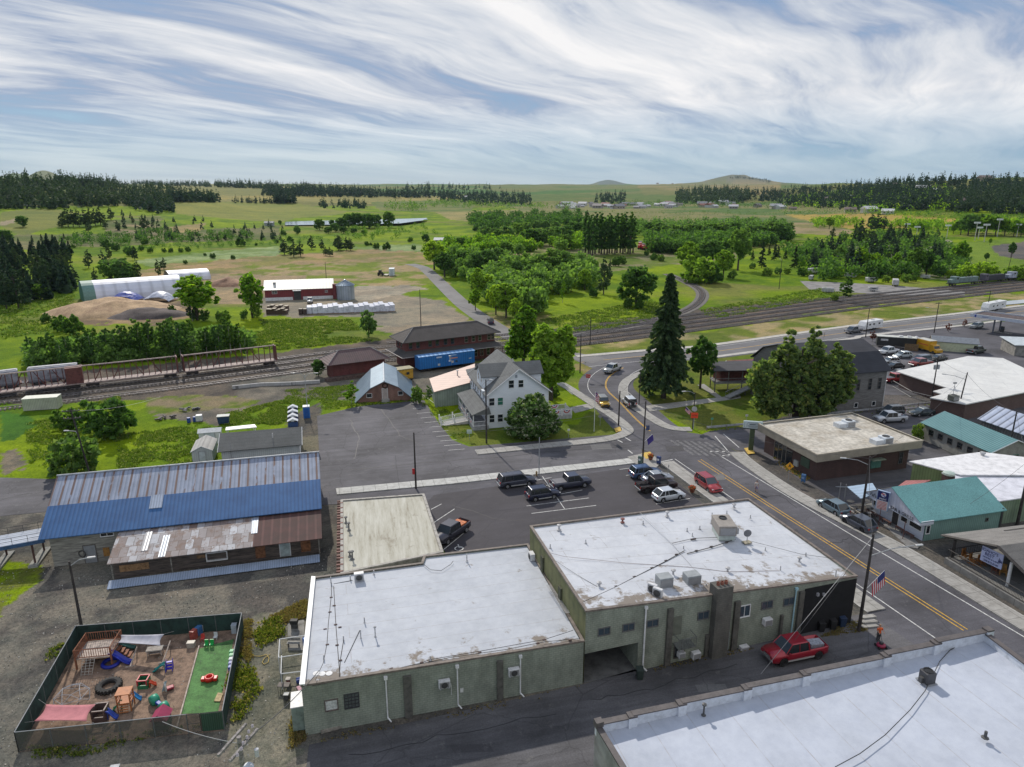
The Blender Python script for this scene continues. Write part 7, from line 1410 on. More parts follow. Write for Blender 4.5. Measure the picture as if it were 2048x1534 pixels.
wire('m','n','wire along the highway between its two poles',1.2);wire('m','o','wire from the lamp-arm pole towards the motorhome',1.0);wire('h',G3(320,790,9),'wire running right from the double-crossarm pole',.6,.016,WIRL);wire('l','z','wire between the poles beside the railway',.5,.018);wire('l','t','long wire over the depot to the yard pole',1.5,.018);wire('a','l','wire over the white house roof',1.0);wire((tp[0],tp[1],10.4),(LBL[0]+1,LBL[1]+1.5,5.2),'service wires dropping from the near pole to the low green building',.4,.03);wire((tp[0],tp[1],10.4),(-24,40,7),'wire leaving the near pole to the left',.2,.02,WIRL);wire('s',G3(1930,1010,3.4),'service wire to the teal roof corner',.3);wire('i','j','wire across the curve',.4)
def flagpole_flag(base,tip,label,stripes,canton,name='flag',drop=1.3,wid=.9,T=None):
 b=Vector(base);t=Vector(tip);T=thing(name,label,'flag',tuple(b));tube(b,t,.025,n=5).mk('staff',WC,T)
 d=(t-b);w_=.72;n_=13 if stripes else 1
 hor=Vector((d.x,d.y,0)).normalized();
 for k in range(n_):
  f0,f1=.35+.65*k/n_,.35+.65*(k+1)/n_;p0=b+d*f0;p1=b+d*f1;c=((.45,.03,.05) if k%2==0 else (.62,.6,.62)) if stripes else canton
  q0=p0+Vector((hor.x*.25,hor.y*.25,-drop));q1=p1+Vector((hor.x*.25,hor.y*.25,-drop))
  o=MB().add([p0,p1,(p1+q1)/2+Vector((.06,.06,0)),q1,q0,(p0+q0)/2+Vector((.06,.06,0))],[(0,1,2,5),(5,2,3,4)]).mk('stripe' if stripes else 'cloth',mat(c,.8,.08,3),T);o.modifiers.new('s','SOLIDIFY').thickness=.015
 if stripes:
  p0=b+d*.65;p1=b+d*1.0;q0=p0+Vector((hor.x*.12,hor.y*.12,-drop*.45));q1=p1+Vector((hor.x*.12,hor.y*.12,-drop*.45));o=MB().add([p0,p1,q1,q0],[(0,1,2,3)]).mk('canton',mat((.03,.04,.16),.8,.08,3),T);o.modifiers.new('s','SOLIDIFY').thickness=.05
 return T
p=PT['d'];flagpole_flag((p[0]-.0,p[1],4.6),(p[0]+1.7,p[1]+.2,6.6),'US flag on a slanted staff low on the black-corner pole',True,None,drop=1.5)
p=PT['c'];flagpole_flag((p[0],p[1],3.6),(p[0]+1.3,p[1],4.9),'purple flag on the corner pole',False,(.05,.035,.2),drop=1.0)
p=PT['k'];flagpole_flag((p[0],p[1],2.8),(p[0]-1.4,p[1],4.2),'red and white flag left of the orange sign',True,None,drop=.6)
p=G(1188,863);T=thing('flagpole','tall white flagpole with a US flag at the lawn corner','flagpole',(p[0],p[1],0));tube((0,0,0),(0,0,7.4),.06,.04,8).w('pole',WC,T)
for k in range(9):
 f=.16*k;o=MB().add([(.05,0,7.2-f),(.55,.1,6.9-f),(.7,.15,6.2-f*1.0),(.7,.15,6.04-f),(.55,.1,6.74-f),(.05,0,7.04-f)],[(0,1,4,5),(1,2,3,4)]).w('stripe',mat((.45,.03,.05) if k%2==0 else (.62,.6,.62),.8,.05,3),T)
box((.2,.05,6.85),(.35,.04,.75)).w('canton',mat((.03,.04,.16),.8,.05,3),T)
def sign(px,h,label,shape,c,size,rz=0,post=GREY,txt=None,tc=None,name='road_sign',loc=None,z=None,ts=.3,panel='panel'):
 p=G(*px) if loc is None else loc;T=thing(name,label,'sign',(p[0],p[1],0),rz);tube((0,0,0),(0,0,h),.035,n=6).w('post',post,T);z=z or h-size/2
 if shape=='box': box((0,-.06,z),(size*1.25,.04,size)).w(panel,mat(c,.5,.05,3),T)
 elif shape=='diamond': MB().add([(0,-.06,z+size*.7),(size*.7,-.06,z),(0,-.06,z-size*.7),(-size*.7,-.06,z),(0,-.03,z+size*.7),(size*.7,-.03,z),(0,-.03,z-size*.7),(-size*.7,-.03,z)],[(0,1,2,3),(4,5,6,7),(0,1,5,4),(1,2,6,5),(2,3,7,6),(3,0,4,7)]).w(panel,mat(c,.5,.05,3),T)
 elif shape=='round': lathe([(0,-.03),(size/2,-.03),(size/2,.03),(0,.03)],(0,-.07,z),20,'Y').w(panel,mat(c,.5,.05,3),T)
 elif shape=='oct': lathe([(0,-.02),(size/2,-.02),(size/2,.02),(0,.02)],(0,-.07,z),8,'Y').w(panel,mat(c,.5,.05,3),T)
 if txt:
  v=Vector((0,-.105,z));v=Matrix.Rotation(rz,3,'Z')@v;textmesh(T,txt,ts,(p[0]+v.x,p[1]+v.y,z),rz,mat(tc or (.8,.8,.8),.5,0))
 return T
T=sign((1576,963),2.9,'yellow diamond pedestrian crossing sign on the shop sidewalk','diamond',(.7,.32,.01),.85,R(-15));lathe([(0,0),(.07,.07),(0,.14)],(0,-.1,2.75),8).w('walker_symbol',BLKP,T);MB().add([(-.05,-.1,2.72),(.05,-.1,2.72),(.2,-.1,2.3),(.1,-.1,2.3),(0,-.1,2.5),(-.1,-.1,2.3),(-.2,-.1,2.3)],[(0,1,2,3,4,5,6)]).w('walker_symbol',BLKP,T)
sign((1284,926),2.4,'small red stop sign beside the corner pole','oct',(.45,.03,.04),.7,R(100),txt='STOP',ts=.2);sign((1335,961),2.5,'grey pole with blank sign back on the left sidewalk','box',(.3,.3,.3),.3,R(60));sign((1200,851),2.2,'grey diamond sign seen from behind on the lawn corner','diamond',(.2,.2,.2),.75,R(20))
p=PT['k'];sign(None,2.6,'round white sign above the orange sign at the park corner','round',(.42,.42,.42),.95,R(-5),loc=(p[0],p[1]-.3),z=3.9,name='round_sign');sign(None,2.6,'bright orange square work sign at the park corner','box',(.75,.07,.02),1.0,R(-5),loc=(p[0]+.05,p[1]-.45),z=2.75,name='work_sign',txt='ROAD WORK',tc=(.05,.02,.02),ts=.15)
p=PT['b'];tag(box((p[0]-.25,p[1]-.1,2.7),(.35,.06,.9),0).mk('red_plate',mat((.5,.03,.04),.5,.1,3)),'narrow red plate on the kerb pole','sign')
p=PT['c'];tag(box((p[0]+.5,p[1]-.1,6.0),(.55,.05,.8),0).mk('banner',mat((.06,.08,.16),.6,.3,5)),'small navy and white banner on the corner pole','banner')
sign((1176,765),1.9,'red and white realty board on the dry verge','box',(.55,.05,.05),.8,R(-5),txt='FOR SALE',ts=.2);sign((939,880),1.9,'white and green notice on a post by the house porch','box',(.5,.6,.55),.7,R(0));sign((1137,875),1.6,'small white notice on the lawn right of the bush','box',(.6,.62,.6),.35,R(0));sign((1423,852),1.6,'small green and white post sign on the park lawn','box',(.1,.35,.25),.35,R(0));sign((1492,846),1.7,'small white post sign near the willow','box',(.5,.5,.48),.4,R(0));sign((1647,681),2.4,'brown and white sign board by the highway sidewalk','box',(.3,.25,.22),1.4,R(60));sign((1170,741),2.2,'thin marker post in front of the railway verge','box',(.4,.4,.4),.3,R(0))
# guardrail
T=thing('guardrail','long steel guardrail along the side street below the barn','guardrail',(*G(1600,840),0));GRM=mat((.42,.43,.45),.5,.2,2,metal=.3);P_=[G(*a) for a in((1413,861),(1500,853),(1580,843),(1680,830),(1750,823),(1830,814),(1900,808),(2010,799))]
mb=MB();strip(mb,P_,.05,-.05,.42,.78);mb.mk('beam',GRM,T)
for p in resample(P_,4.0): box((*p,.38),(.14,.14,.76)).mk('post',mat((.2,.17,.13),.8,.2,2),T)
T=thing('railing','white and grey railing along the house sidewalk','fence',(*G(1135,775),0));rail(T,[G(1121,770),G(1145,790)],0,1.0,mat((.55,.55,.55),.6,.1,2),.5)
T=thing('chain_fence','grey fence between the clinic wall and the barn lawn','fence',(*G(1800,775),0));rail(T,[G(1785,773),G(1822,795),G(1862,805)],0,1.3,mat((.25,.25,.25),.6,.1,2),.5)
# corner furniture
def planter(px,label):
 p=G(*px);T=thing('flower_planter',label,'planter',(p[0],p[1],.14));lathe([(.28,0),(.42,.5),(.46,.52),(.4,.55),(0,.5)],(0,0,0),12).w('pot',mat((.2,.06,.03),.7,.2,4),T)
 for nm,c,k in(('flowers',(.6,.09,.015),60),('leaves',(.09,.12,.02),40)):
  mb=MB()
  for i in range(k): a=random.random()*6.28;r=random.random()**.5*.5;z=.6+random.random()*.5*(1-r);mb.ball((r*math.cos(a),r*math.sin(a),z),.08,5,3)
  mb.w(nm,mat(c,.8,.2,8),T)['kind']='stuff'
 return T
planter((1301,921),'orange flower planter at the street corner');planter((1384,986),'orange flower planter on the sidewalk beside the red SUV');
def postbox(px,label,c,nm='mail_box',cat='mail box',white=False):
 p=G(*px);T=thing(nm,label,cat,(p[0],p[1],.14),R(-40));box((0,0,.6),(.6,.5,.9)).w('body',mat(c,.5,.1,3),T,bevel=.05);lathe([(0,-.3),(.25,-.3),(.25,.3),(0,.3)],(0,0,1.05),12,'X').w('lid',mat(c,.5,.1,3),T)
 for a in(-.22,.22): box((a,0,.08),(.07,.4,.16)).w('leg',mat(c,.5,.1,3),T)
 box((0,-.26,.75),(.35,.03,.3)).w('notice',WC if white else mat((.2,.3,.5),.5,.1,3),T);return T
postbox((1317,929),'blue mail box right of the corner planter',(.03,.06,.18),white=True);postbox((1280,929),'dark green and white litter bin left of the corner pole',(.08,.14,.12),'litter_bin','bin',True);postbox((1606,966),'blue newspaper box at the bank driveway',(.05,.13,.28),'newspaper_box','newspaper box')
p=G(1073,952);T=thing('fire_hydrant','small brown hydrant beside the slim lamp post','fire hydrant',(p[0],p[1],0));lathe([(.16,0),(.13,.08),(.12,.5),(.16,.55),(.1,.68),(0,.74)],(0,0,.1),10).w('body',mat((.3,.2,.09),.6,.2,4),T);lathe([(0,-.2),(.06,-.2),(.06,.2),(0,.2)],(0,0,.5),8,'X').w('outlet',mat((.3,.2,.09),.6,.2,4),T)
def wheelie(px,label,c,rz=0,lid=None):
 p=G(*px);T=thing('wheeled_bin',label,'bin',(p[0],p[1],0),rz);MB().add([(a*k,b*k,z) for z,k in((.08,.8),(1.0,1)) for a,b in((-.3,-.35),(.3,-.35),(.3,.35),(-.3,.35))],[(0,1,2,3),(0,1,5,4),(1,2,6,5),(2,3,7,6),(3,0,4,7)]).w('bin',mat(c,.6,.1,3),T);box((0,0,1.04),(.66,.76,.07)).w('lid',mat(lid or c,.6,.1,3),T,bevel=.02)
 for s in(-.28,.28): lathe([(0,-.03),(.1,-.03),(.1,.03),(0,.03)],(s,.3,.1),8,'X').w('wheel',TYRE,T)
 return T
wheelie((1279,1357),'dark green bin at the carport opening',(.03,.045,.04));wheelie((1641,1262),'black bin, left of the pair against the black wall',(.015,.015,.017));wheelie((1664,1257),'black bin, right of the pair against the black wall',(.02,.02,.022));wheelie((1683,1252),'navy bin with bags beside the black wall',(.02,.04,.09));wheelie((232,1560),'dark bin with a white-topped lid at the bottom edge',(.05,.05,.055),.2,(.4,.41,.43))
# steps at the sidewalk end
T=thing('steps','concrete steps at the lower end of the main sidewalk','steps',(*G(1728,1240),0));
for k in range(3):
 a,b=G(1718,1238+k*7),G(1744+k*3,1235+k*7);prism([a,b,(b[0]+.2,b[1]-.45),(a[0]+.2,a[1]-.45)],0,.42-.14*k).mk('step',CONC,T)
# people
def person(name_label,loc,hd,shirt,trousers,pose='walk',hair=(.08,.05,.03),bare_legs=False,h=1.72):
 T=thing('person',name_label,'person',loc,hd);s=h/1.72;SK=mat((.50,.29,.20),.6,.05,4)
 J={'pel':(0,0,.95),'sp':(0,.0,1.2),'ch':(0,0,1.40),'nk':(0,.01,1.50),'hd':(0,.02,1.60),'hd2':(0,.02,1.70)}
 f=1 if pose=='walk' else 0
 L={}
 for sd,k in((-1,1),(1,-1)):
  L[sd]=[(sd*.09,0,.92),(sd*.10,.02+.12*k*f,.50),(sd*.10,.22*k*f-.04,.09),(sd*.10,.22*k*f+.12,.04)]
 arms={}
 for sd,k in((-1,-1),(1,1)):
  if pose=='walk': arms[sd]=[(sd*.19,0,1.42),(sd*.24,-.03+.08*k,1.14),(sd*.22,.10*k+.10,.92),(sd*.21,.12*k+.14,.84)]
  else: arms[sd]=[(sd*.19,0,1.42),(sd*.27,.06,1.18),(sd*.26,.32,1.10),(sd*.25,.40,1.08)]
 V=[];E_=[];Rr=[]
 def addp(p,r,par=None):
  V.append(tuple(c*s for c in p));Rr.append(r*s)
  if par is not None: E_.append((par,len(V)-1))
  return len(V)-1
 pe=addp(J['pel'],.15);sp=addp(J['sp'],.135,pe);ch=addp(J['ch'],.15,sp);nk=addp(J['nk'],.055,ch);h1=addp(J['hd'],.088,nk);h2=addp(J['hd2'],.085,h1)
 for sd in(-1,1):
  p=pe
  for q_,r in zip(L[sd],(.095,.062,.042,.035)): p=addp(q_,r,p)
  p=ch
  for q_,r in zip(arms[sd],(.06,.045,.033,.03)): p=addp(q_,r,p)
  hx,hy,hz=arms[sd][-1]
  for k in range(4): a=addp((hx+(k-1.5)*.018,hy+.05,hz-.03+(.004*k)),.011,p);addp((hx+(k-1.5)*.02,hy+.075,hz-.055-.003*(k%2)),.009,a)
  addp((hx-sd*.035,hy+.03,hz-.01),.011,p)
 me=bpy.data.meshes.new('body');me.from_pydata(V,E_,[]);o=bpy.data.objects.new('body',me);COL.objects.link(o);o.parent=T
 sm=o.modifiers.new('k','SKIN');sm.use_smooth_shade=True
 for v,r in zip(me.skin_vertices[0].data,Rr): v.radius=(r,r)
 me.skin_vertices[0].data[0].use_root=True;o.modifiers.new('u','SUBSURF').levels=1;me.materials.append(SK)
 dg=bpy.context.evaluated_depsgraph_get();m2=bpy.data.meshes.new_from_object(o.evaluated_get(dg));o.modifiers.clear();o.data=m2;m2.materials.clear();m2.materials.append(SK)
 def limb(nm,chains,m,x=.02):
  mb=MB()
  for c in chains:
   for (p0,r0),(p1,r1) in zip(c[:-1],c[1:]): mb.tube([a*s for a in p0],[a*s for a in p1],(r0+x)*s,(r1+x)*s,10)
  return mb.w(nm,m,T,smooth=True)
 lathe([(.17*s,.90*s),(.155*s,1.05*s),(.16*s,1.2*s),(.19*s,1.36*s),(.15*s,1.45*s),(.06*s,1.50*s)],(0,0,0),14).w('shirt',mat(shirt,.8,.1,6),T,smooth=True)
 limb('sleeves',[[(arms[sd][0],.06),(arms[sd][1],.045)] for sd in(-1,1)],mat(shirt,.8,.1,6),.012)
 if trousers: limb('trousers',[[((sd*.07,0,.97),.10),(L[sd][0],.095),(L[sd][1],.062)]+([] if bare_legs else [(L[sd][2],.042)]) for sd in(-1,1)],mat(trousers,.8,.1,6),.02)
 limb('shoes',[[(L[sd][2],.04),(L[sd][3],.035)] for sd in(-1,1)],mat((.05,.05,.05),.7,0),.012)
 MB().ball((0,-.02*s,1.69*s),(.105*s,.115*s,.10*s),10,6).w('hair',mat(hair,.8,.1,6),T,smooth=True)
 fb=MB();fb.ball((0,.125*s,1.645*s),(.012,.02,.02),6,4);fb.w('nose',SK,T)
 for sd in(-1,1): MB().ball((sd*.035*s,.108*s,1.675*s),.011*s,6,4).w('eye',mat((.03,.03,.03),.3,0),T)
 box((0,.108*s,1.60*s),(.05,.012,.008)).w('mouth',mat((.35,.12,.1),.6,0),T)
 return T
person('person walking along the main street in a pale top and shorts',(*G(1512,984),0),R(165),(.5,.47,.45),(.25,.2,.33),bare_legs=True)
person('person in an orange shirt standing behind a mower at the alley mouth',(*G(1756,1281),0),R(185),(.75,.12,.02),(.05,.05,.06),pose='push',hair=(.35,.22,.14))
p=G(1757,1290);T=thing('walk_behind_mower','small red and black walk-behind mower in front of the orange-shirted person','mower',(p[0],p[1],0),R(185));lathe([(.36,.12),(.42,.2),(.4,.32),(.2,.38),(0,.38)],(0,.35,0),14).w('deck',mat((.3,.02,.06),.5,.1,4),T);box((0,.35,.5),(.3,.3,.26)).w('engine',mat((.06,.06,.065),.5,.2,4),T,bevel=.03)
for a in(-.36,.36):
 for b in(.05,.65): lathe([(0,-.05),(.13,-.05),(.13,.05),(0,.05)],(a,b,.13),10,'X').w('wheel',TYRE,T)
MB().path([Vector((-.25,.1,.35)),Vector((-.25,-.25,1.05)),Vector((.25,-.25,1.05)),Vector((.25,.1,.35))],.02).w('handle',BLKP,T)
# playground
q=lambda x,y:(x/3.303,1100+y/3.303)
FB=[(-41.5,57.9),(-38.1,44.4),(-23.1,46.7),(-26.5,60.0)];FH=1.85
o=prism(FB,-.05,.03).mk('bark_chips',mat((.23,.155,.11),.95,.3,1.2,fine=14));tag(o,kind='structure')
turf=[G(*q(*p)) for p in((1315,655),(1545,590),(1440,1075),(1200,1085))];o=prism(turf,.0,.045).mk('artificial_turf',mat((.085,.21,.06),.9,.2,.9,fine=12));tag(o,kind='structure')
T=thing('playground_fence','dark green fabric-lined fence round the playground','fence',(*FB[0],0));FG=mat((.02,.05,.042),.85,.25,1.5)
m,nt,n,l,bs=_mat('chain_link');bs.inputs['Base Color'].default_value=(.10,.10,.085,1);bs.inputs['Roughness'].default_value=.7;tr=n.new('ShaderNodeBsdfTransparent');ms=n.new('ShaderNodeMixShader');ms.inputs[0].default_value=.55;l.new(tr.outputs[0],ms.inputs[1]);l.new(bs.outputs[0],ms.inputs[2]);l.new(ms.outputs[0],n['Material Output'].inputs[0]);CHN=m
def fpan(a,b,m,nm='panel'):
 a=Vector(a);b=Vector(b);d=(b-a).normalized();n_=Vector((-d.y,d.x))*.02;prism([tuple(a+n_),tuple(b+n_),tuple(b-n_),tuple(a-n_)],.05,FH-.03).mk(nm,m,T);tube((*a,FH),(*b,FH),.035,n=5).mk('top_rail',LPM,T)
 L=(b-a).length;k=max(1,round(L/2.6))
 for i in range(k+1): p=a.lerp(b,i/k);tube((*p,0),(*p,FH+.02),.045,n=6).mk('post',mat((.12,.13,.13),.6,.1,3),T)
nL=Vector(FB[2])-Vector(FB[1]);gl=lambda t:tuple(Vector(FB[1])+nL*t)
fpan(FB[0],FB[3],FG);fpan(FB[0],FB[1],FG);fpan(FB[3],FB[2],FG);fpan(FB[1],gl(.82),CHN,'mesh_panel')
for i,(t0,t1,m_,l_) in enumerate(((.82,.885,CHN,'open black metal gate'),(.89,1.0,mat_ribs((.035,.085,.05),R(9),.16,(.03,.07,.04),.6,0,dark=.4),'green slatted gate at the playground corner'))):
 a,b=gl(t0),gl(t1);GT=thing('gate',('black wire gate in the near playground fence','green slatted gate at the near right playground corner')[i],'gate',(*a,0));d=Vector(b)-Vector(a);dn_=Vector((-d.y,d.x)).normalized()*.03
 prism([tuple(Vector(a)+dn_),tuple(Vector(b)+dn_),tuple(Vector(b)-dn_),tuple(Vector(a)-dn_)],.1,FH-.1).mk('panel',m_,GT);mb=MB();mb.path([Vector((*a,.08)),Vector((*a,FH-.05)),Vector((*b,FH-.05)),Vector((*b,.08)),Vector((*a,.08))],.035);mb.tube((*a,FH/2),(*b,FH/2),.03);mb.mk('frame',BLKP,GT)
def PT_(x,y,z=0): p=G(*q(x,y),z);return Vector((p[0],p[1],z))
WDR=mat((.27,.105,.055),.75,.25,3);PLK=mat((.42,.35,.30),.85,.25,3)
# deck
A_=PT_(510,790);D=FR((A_.x,A_.y),9);T=thing('play_deck','reddish wooden play deck with railings and rope net','play deck',(A_.x,A_.y,0));W2,D2=3.0,2.6
prism([D(0,0),D(W2,0),D(W2,D2),D(0,D2)],1.0,1.1).mk('platform',PLK,T)
for u,v in((0,0),(W2,0),(W2,D2),(0,D2)): box(D(u,v,1.0),(.13,.13,2.0),D.a).mk('post',WDR,T)
rail(T,[D(0,0),D(W2,0),D(W2,D2),D(0,D2),D(0,0)],1.1,.9,WDR,.2,r=.03)
nb=MB()
for k in range(4): nb.tube(D(.6+k*.35,-.05,1.05),D(.75+k*.3,-1.1,.05),.022,n=4)
for k in range(6): nb.tube(D(.62+k*.02,-.2-k*.17,1.0-k*.17),D(1.68-k*.02,-.2-k*.17,1.0-k*.17),.02,n=4)
nb.mk('rope_net',mat((.5,.47,.42),.8,.2,4),T)
T2=thing('wooden_stair','reddish wooden stair climbing to the play deck','stair',D(W2,D2*.5,0))
for k in range(4): box(D(W2+.15+k*.28,D2*.55,.85-k*.24),(.28,.8,.06),D.a).mk('tread',WDR,T2)
def sail(pts,h,c,label):
 P=[Vector(p) for p in pts];T=thing('shade_sail',label,'shade sail',tuple(P[0]));N_=8;V=[]
 for i in range(N_+1):
  for j in range(N_+1):
   u,v=i/N_,j/N_;p=(P[0]*(1-u)+P[1]*u)*(1-v)+(P[3]*(1-u)+P[2]*u)*v;c_=((P[0]+P[1]+P[2]+P[3])/4);e=1-.10*(4*u*(1-u)*abs(2*v-1)+4*v*(1-v)*abs(2*u-1));p=c_+(p-c_)*e;p.z-=.35*16*u*(1-u)*v*(1-v)*.5;V.append(p)
 o=MB().add(V,[(i*(N_+1)+j,i*(N_+1)+j+1,(i+1)*(N_+1)+j+1,(i+1)*(N_+1)+j) for i in range(N_) for j in range(N_)]).mk('cloth',mat(c,.85,.08,2),T,smooth=True);o.modifiers.new('s','SOLIDIFY').thickness=.02
 for k,p in enumerate(P): d=(p-(P[0]+P[1]+P[2]+P[3])/4).normalized();tube(p,p+Vector((d.x*.9,d.y*.9,.2)),.012,n=4).mk('tie_rope',mat((.4,.4,.38),.7,0),T)
 return T
sail([PT_(795,560,1.6),PT_(1085,555,2.0),PT_(1060,632,1.6),PT_(778,612,1.5)],0,(.40,.40,.45),'grey shade sail beside the play deck')
sail([PT_(305,1020,1.2),PT_(632,1020,1.2),PT_(572,1132,1.3),PT_(225,1132,1.2)],0,(.46,.17,.19),'faded pink shade sail in the near left playground corner')
def slide(p0,p1,label,c,w_=.45,par=None):
 p0=Vector(p0);p1=Vector(p1);T=thing('slide',label,'slide',(p1.x,p1.y,0));n_=7;d=(p1-p0);s_=Vector((-d.y,d.x,0)).normalized()*w_/2;V=[]
 for i in range(n_+1):
  t=i/n_;p=p0.lerp(p1,t);p.z=p0.z+(p1.z-p0.z)*(t*t*(3-2*t));V+=[p-s_+Vector((0,0,.16)),p-s_,p+s_,p+s_+Vector((0,0,.16))]
 o=MB().add(V,[(i*4+k,i*4+k+1,i*4+k+5,i*4+k+4) for i in range(n_) for k in range(3)]).mk('chute',mat(c,.35,.05,3),T,smooth=True);o.modifiers.new('s','SOLIDIFY').thickness=.04
 tube((p0.x,p0.y,0),(p0.x,p0.y,p0.z),.05,n=5).mk('support',mat(c,.4,.05,3),T);return T
slide(PT_(725,680,1.05),PT_(865,745,.1),'navy blue slide coming down from the play deck',(.015,.03,.35),.6);slide(PT_(785,625,.7),PT_(895,645,.1),'small dark green slide under the grey shade sail',(.03,.12,.10))
slide(PT_(1085,755,.75),PT_(1015,800,.1),'teal slide with purple steps, mid playground',(.01,.22,.22));
T=thing('toy_climber','purple plastic steps at the top of the teal slide','climber',tuple(PT_(1120,790)),A15);
for k in range(3): box((0,-k*.18+.2,.65-k*.2),(.5,.2,.1)).w('step',mat((.04,.03,.42),.4,.05,3),T)
for s in(-.27,.27): MB().add([(s,.35,0),(s,.35,.9),(s,-.3,.25),(s,-.4,0),(s+.04,.35,0),(s+.04,.35,.9),(s+.04,-.3,.25),(s+.04,-.4,0)],[(0,1,2,3),(4,5,6,7),(0,1,5,4),(1,2,6,5),(2,3,7,6),(3,0,4,7)]).w('side',mat((.04,.03,.42),.4,.05,3),T)
p=PT_(735,755);T=thing('tyre_ring','blue painted tyre ring by the foot of the play deck','tyre',tuple(p));lathe([(.55,.05),(.75,.0),(.85,.15),(.75,.32),(.55,.28),(.55,.05)],(0,0,0),20).w('ring',mat((.01,.02,.28),.5,.1,3),T,smooth=True)
p=PT_(722,912);T=thing('climbing_tyre','big black tractor tyre lying flat in the bark','tyre',tuple(p));lathe([(.55,.12),(.68,.05),(.95,.05),(1.0,.2),(.95,.42),(.68,.45),(.55,.36),(.55,.12)],(0,0,0),28).w('tyre',mat((.025,.024,.024),.85,.2,4),T)
tb=MB()
for k in range(22): a=2*math.pi*k/22;tb.box((1.0*math.cos(a),1.0*math.sin(a),.24),(.12,.1,.36),a+.5)
tb.w('tread_lugs',mat((.04,.038,.036),.85,.2,4),T)
p=PT_(480,985);T=thing('dome_climber','white tubular dome climber near the left fence','climber',tuple(p));tb=MB()
pts=[[(1.45*math.cos(2*math.pi*(k+.5*j)/6)*f,1.45*math.sin(2*math.pi*(k+.5*j)/6)*f,z) for k in range(6)] for j,(f,z) in enumerate(((1,.0),(.92,.55),(.5,.95)))]
for j in range(3):
 for k in range(6):
  if j: tb.tube(pts[j][k],pts[j][(k+1)%6],.025,n=4)
  if j<2:
   for dk in((0,-1) if j==0 else (0,-1)): tb.tube(pts[j][k],pts[j+1][(k+dk)%6],.025,n=4)
tb.w('tubes',mat((.5,.5,.52),.5,.1,3),T)
p=PT_(838,1045);T=thing('play_tower','orange-brown wooden tower between two slides','play tower',tuple(p),.2);OR_=mat((.42,.15,.05),.6,.15,3)
for a in(-.5,.5):
 for b in(-.45,.45): box((a,b,.85),(.09,.09,1.7)).w('post',OR_,T)
for z in(.85,1.7): box((0,0,z),(1.15,1.05,.07)).w('platform' if z<1 else 'roof_frame',OR_,T)
for z in(1.1,1.35): 
 for s in(-.5,.5): box((s,0,z),(.05,.95,.09)).w('rail',OR_,T)
for k in range(4): box((0,-.5-.05*k,.75-k*.2),(.7,.1,.05)).w('rung',OR_,T)
slide(PT_(868,950,.8),PT_(935,985,.1),'bright blue slide on the right of the wooden tower',(.02,.2,.5));slide(PT_(800,1010,.8),PT_(742,1060,.1),'green slide on the left of the wooden tower',(.03,.25,.13))
def cube_house(x,y,label,c1,c2,rz=0,s=1,roof=None):
 p=PT_(x,y);T=thing('toy_playhouse',label,'playhouse',tuple(p),rz)
 for nm,cx,cy,dx,dy in(('wall',-.45,0,.08,.9),('wall',.45,0,.08,.9),('wall',0,.45,.9,.08)): box((cx*s,cy*s,.45*s),(dx*s,dy*s,.9*s)).w(nm,mat(c1,.45,.08,3),T,bevel=.02)
 box((0,-.45*s,.22*s),(.9*s,.08*s,.44*s)).w('front_wall',mat(c1,.45,.08,3),T);
 for a in(-.42,.42): box((a*s,-.45*s,.7*s),(.1*s,.08*s,.6*s)).w('post',mat(c2,.45,.08,3),T)
 if roof=='gable': MB().add([(x_*s,y_*s,z_*s) for x_,y_,z_ in((-.6,-.6,.85),(-.6,.6,.85),(0,-.6,1.35),(0,.6,1.35),(.6,-.6,.85),(.6,.6,.85))],[(0,1,3,2),(2,3,5,4),(0,2,4),(1,5,3)]).w('roof',mat(c2,.45,.08,3),T)
 else:
  for a,b,dx,dy in((0,-.45,1,.1),(0,.45,1,.1),(-.45,0,.1,.9),(.45,0,.1,.9)): box((a*s,b*s,.95*s),(dx*s,dy*s,.1*s)).w('roof_rail',mat(c2,.45,.08,3),T)
 return T
cube_house(955,900,'green and red plastic play cube',(.03,.19,.09),(.5,.03,.05),.1,.9);slide(PT_(985,875,.5),PT_(1035,888,.08),'orange-red slide beside the green play cube',(.6,.07,.02),.4)
cube_house(670,1110,'brown plastic playhouse in front of the pink sail',(.11,.075,.07),(.14,.09,.08),.15,1.1);slide(PT_(705,1065,.85),PT_(778,1110,.1),'cobalt blue slide on the brown playhouse',(.02,.06,.36))
cube_house(1075,1160,'green playhouse with a maroon roof by the near fence',(.02,.10,.05),(.35,.04,.10),.1,1.15,'gable')
T=thing('tunnel_seesaw','green and blue plastic crawl tunnel, near playground','climber',tuple(PT_(1055,1040)),R(-35))
for s in(-.75,.75): lathe([(0,-.3),(.42,-.3),(.46,0),(.42,.3),(0,.3)],(s,0,.4),14,'Y').w('end_dome',mat((.02,.28,.17),.45,.08,3),T,smooth=True)
box((0,0,.4),(1.1,.35,.22)).w('bridge',mat((.02,.06,.36),.45,.08,3),T,bevel=.05)
p=PT_(1105,930);T=thing('rocking_toy','white and maroon rocking toy right of the green play cube','toy',tuple(p),.6);box((-.1,0,.45),(.15,.6,.7)).w('back',mat((.5,.5,.48),.5,.1,3),T,bevel=.05);box((.25,0,.22),(.6,.45,.2)).w('seat',mat((.32,.02,.05),.5,.1,3),T,bevel=.05);MB().add([(-.45,0,.05),(-.1,0,1.0),(.1,0,1.0),(-.2,.05,.05)],[(0,1,2,3)]).w('frame',mat((.35,.45,.5),.5,.1,3),T)
p=PT_(1385,862,.05);T=thing('ring_seat','bright red plastic ring seat on the green turf','toy',tuple(p),.1);lathe([(.22,.1),(.3,.05),(.42,.1),(.42,.42),(.3,.46),(.24,.4),(.22,.1)],(0,0,0),18).w('ring',mat((.62,.02,.015),.4,.05,3),T,smooth=True)
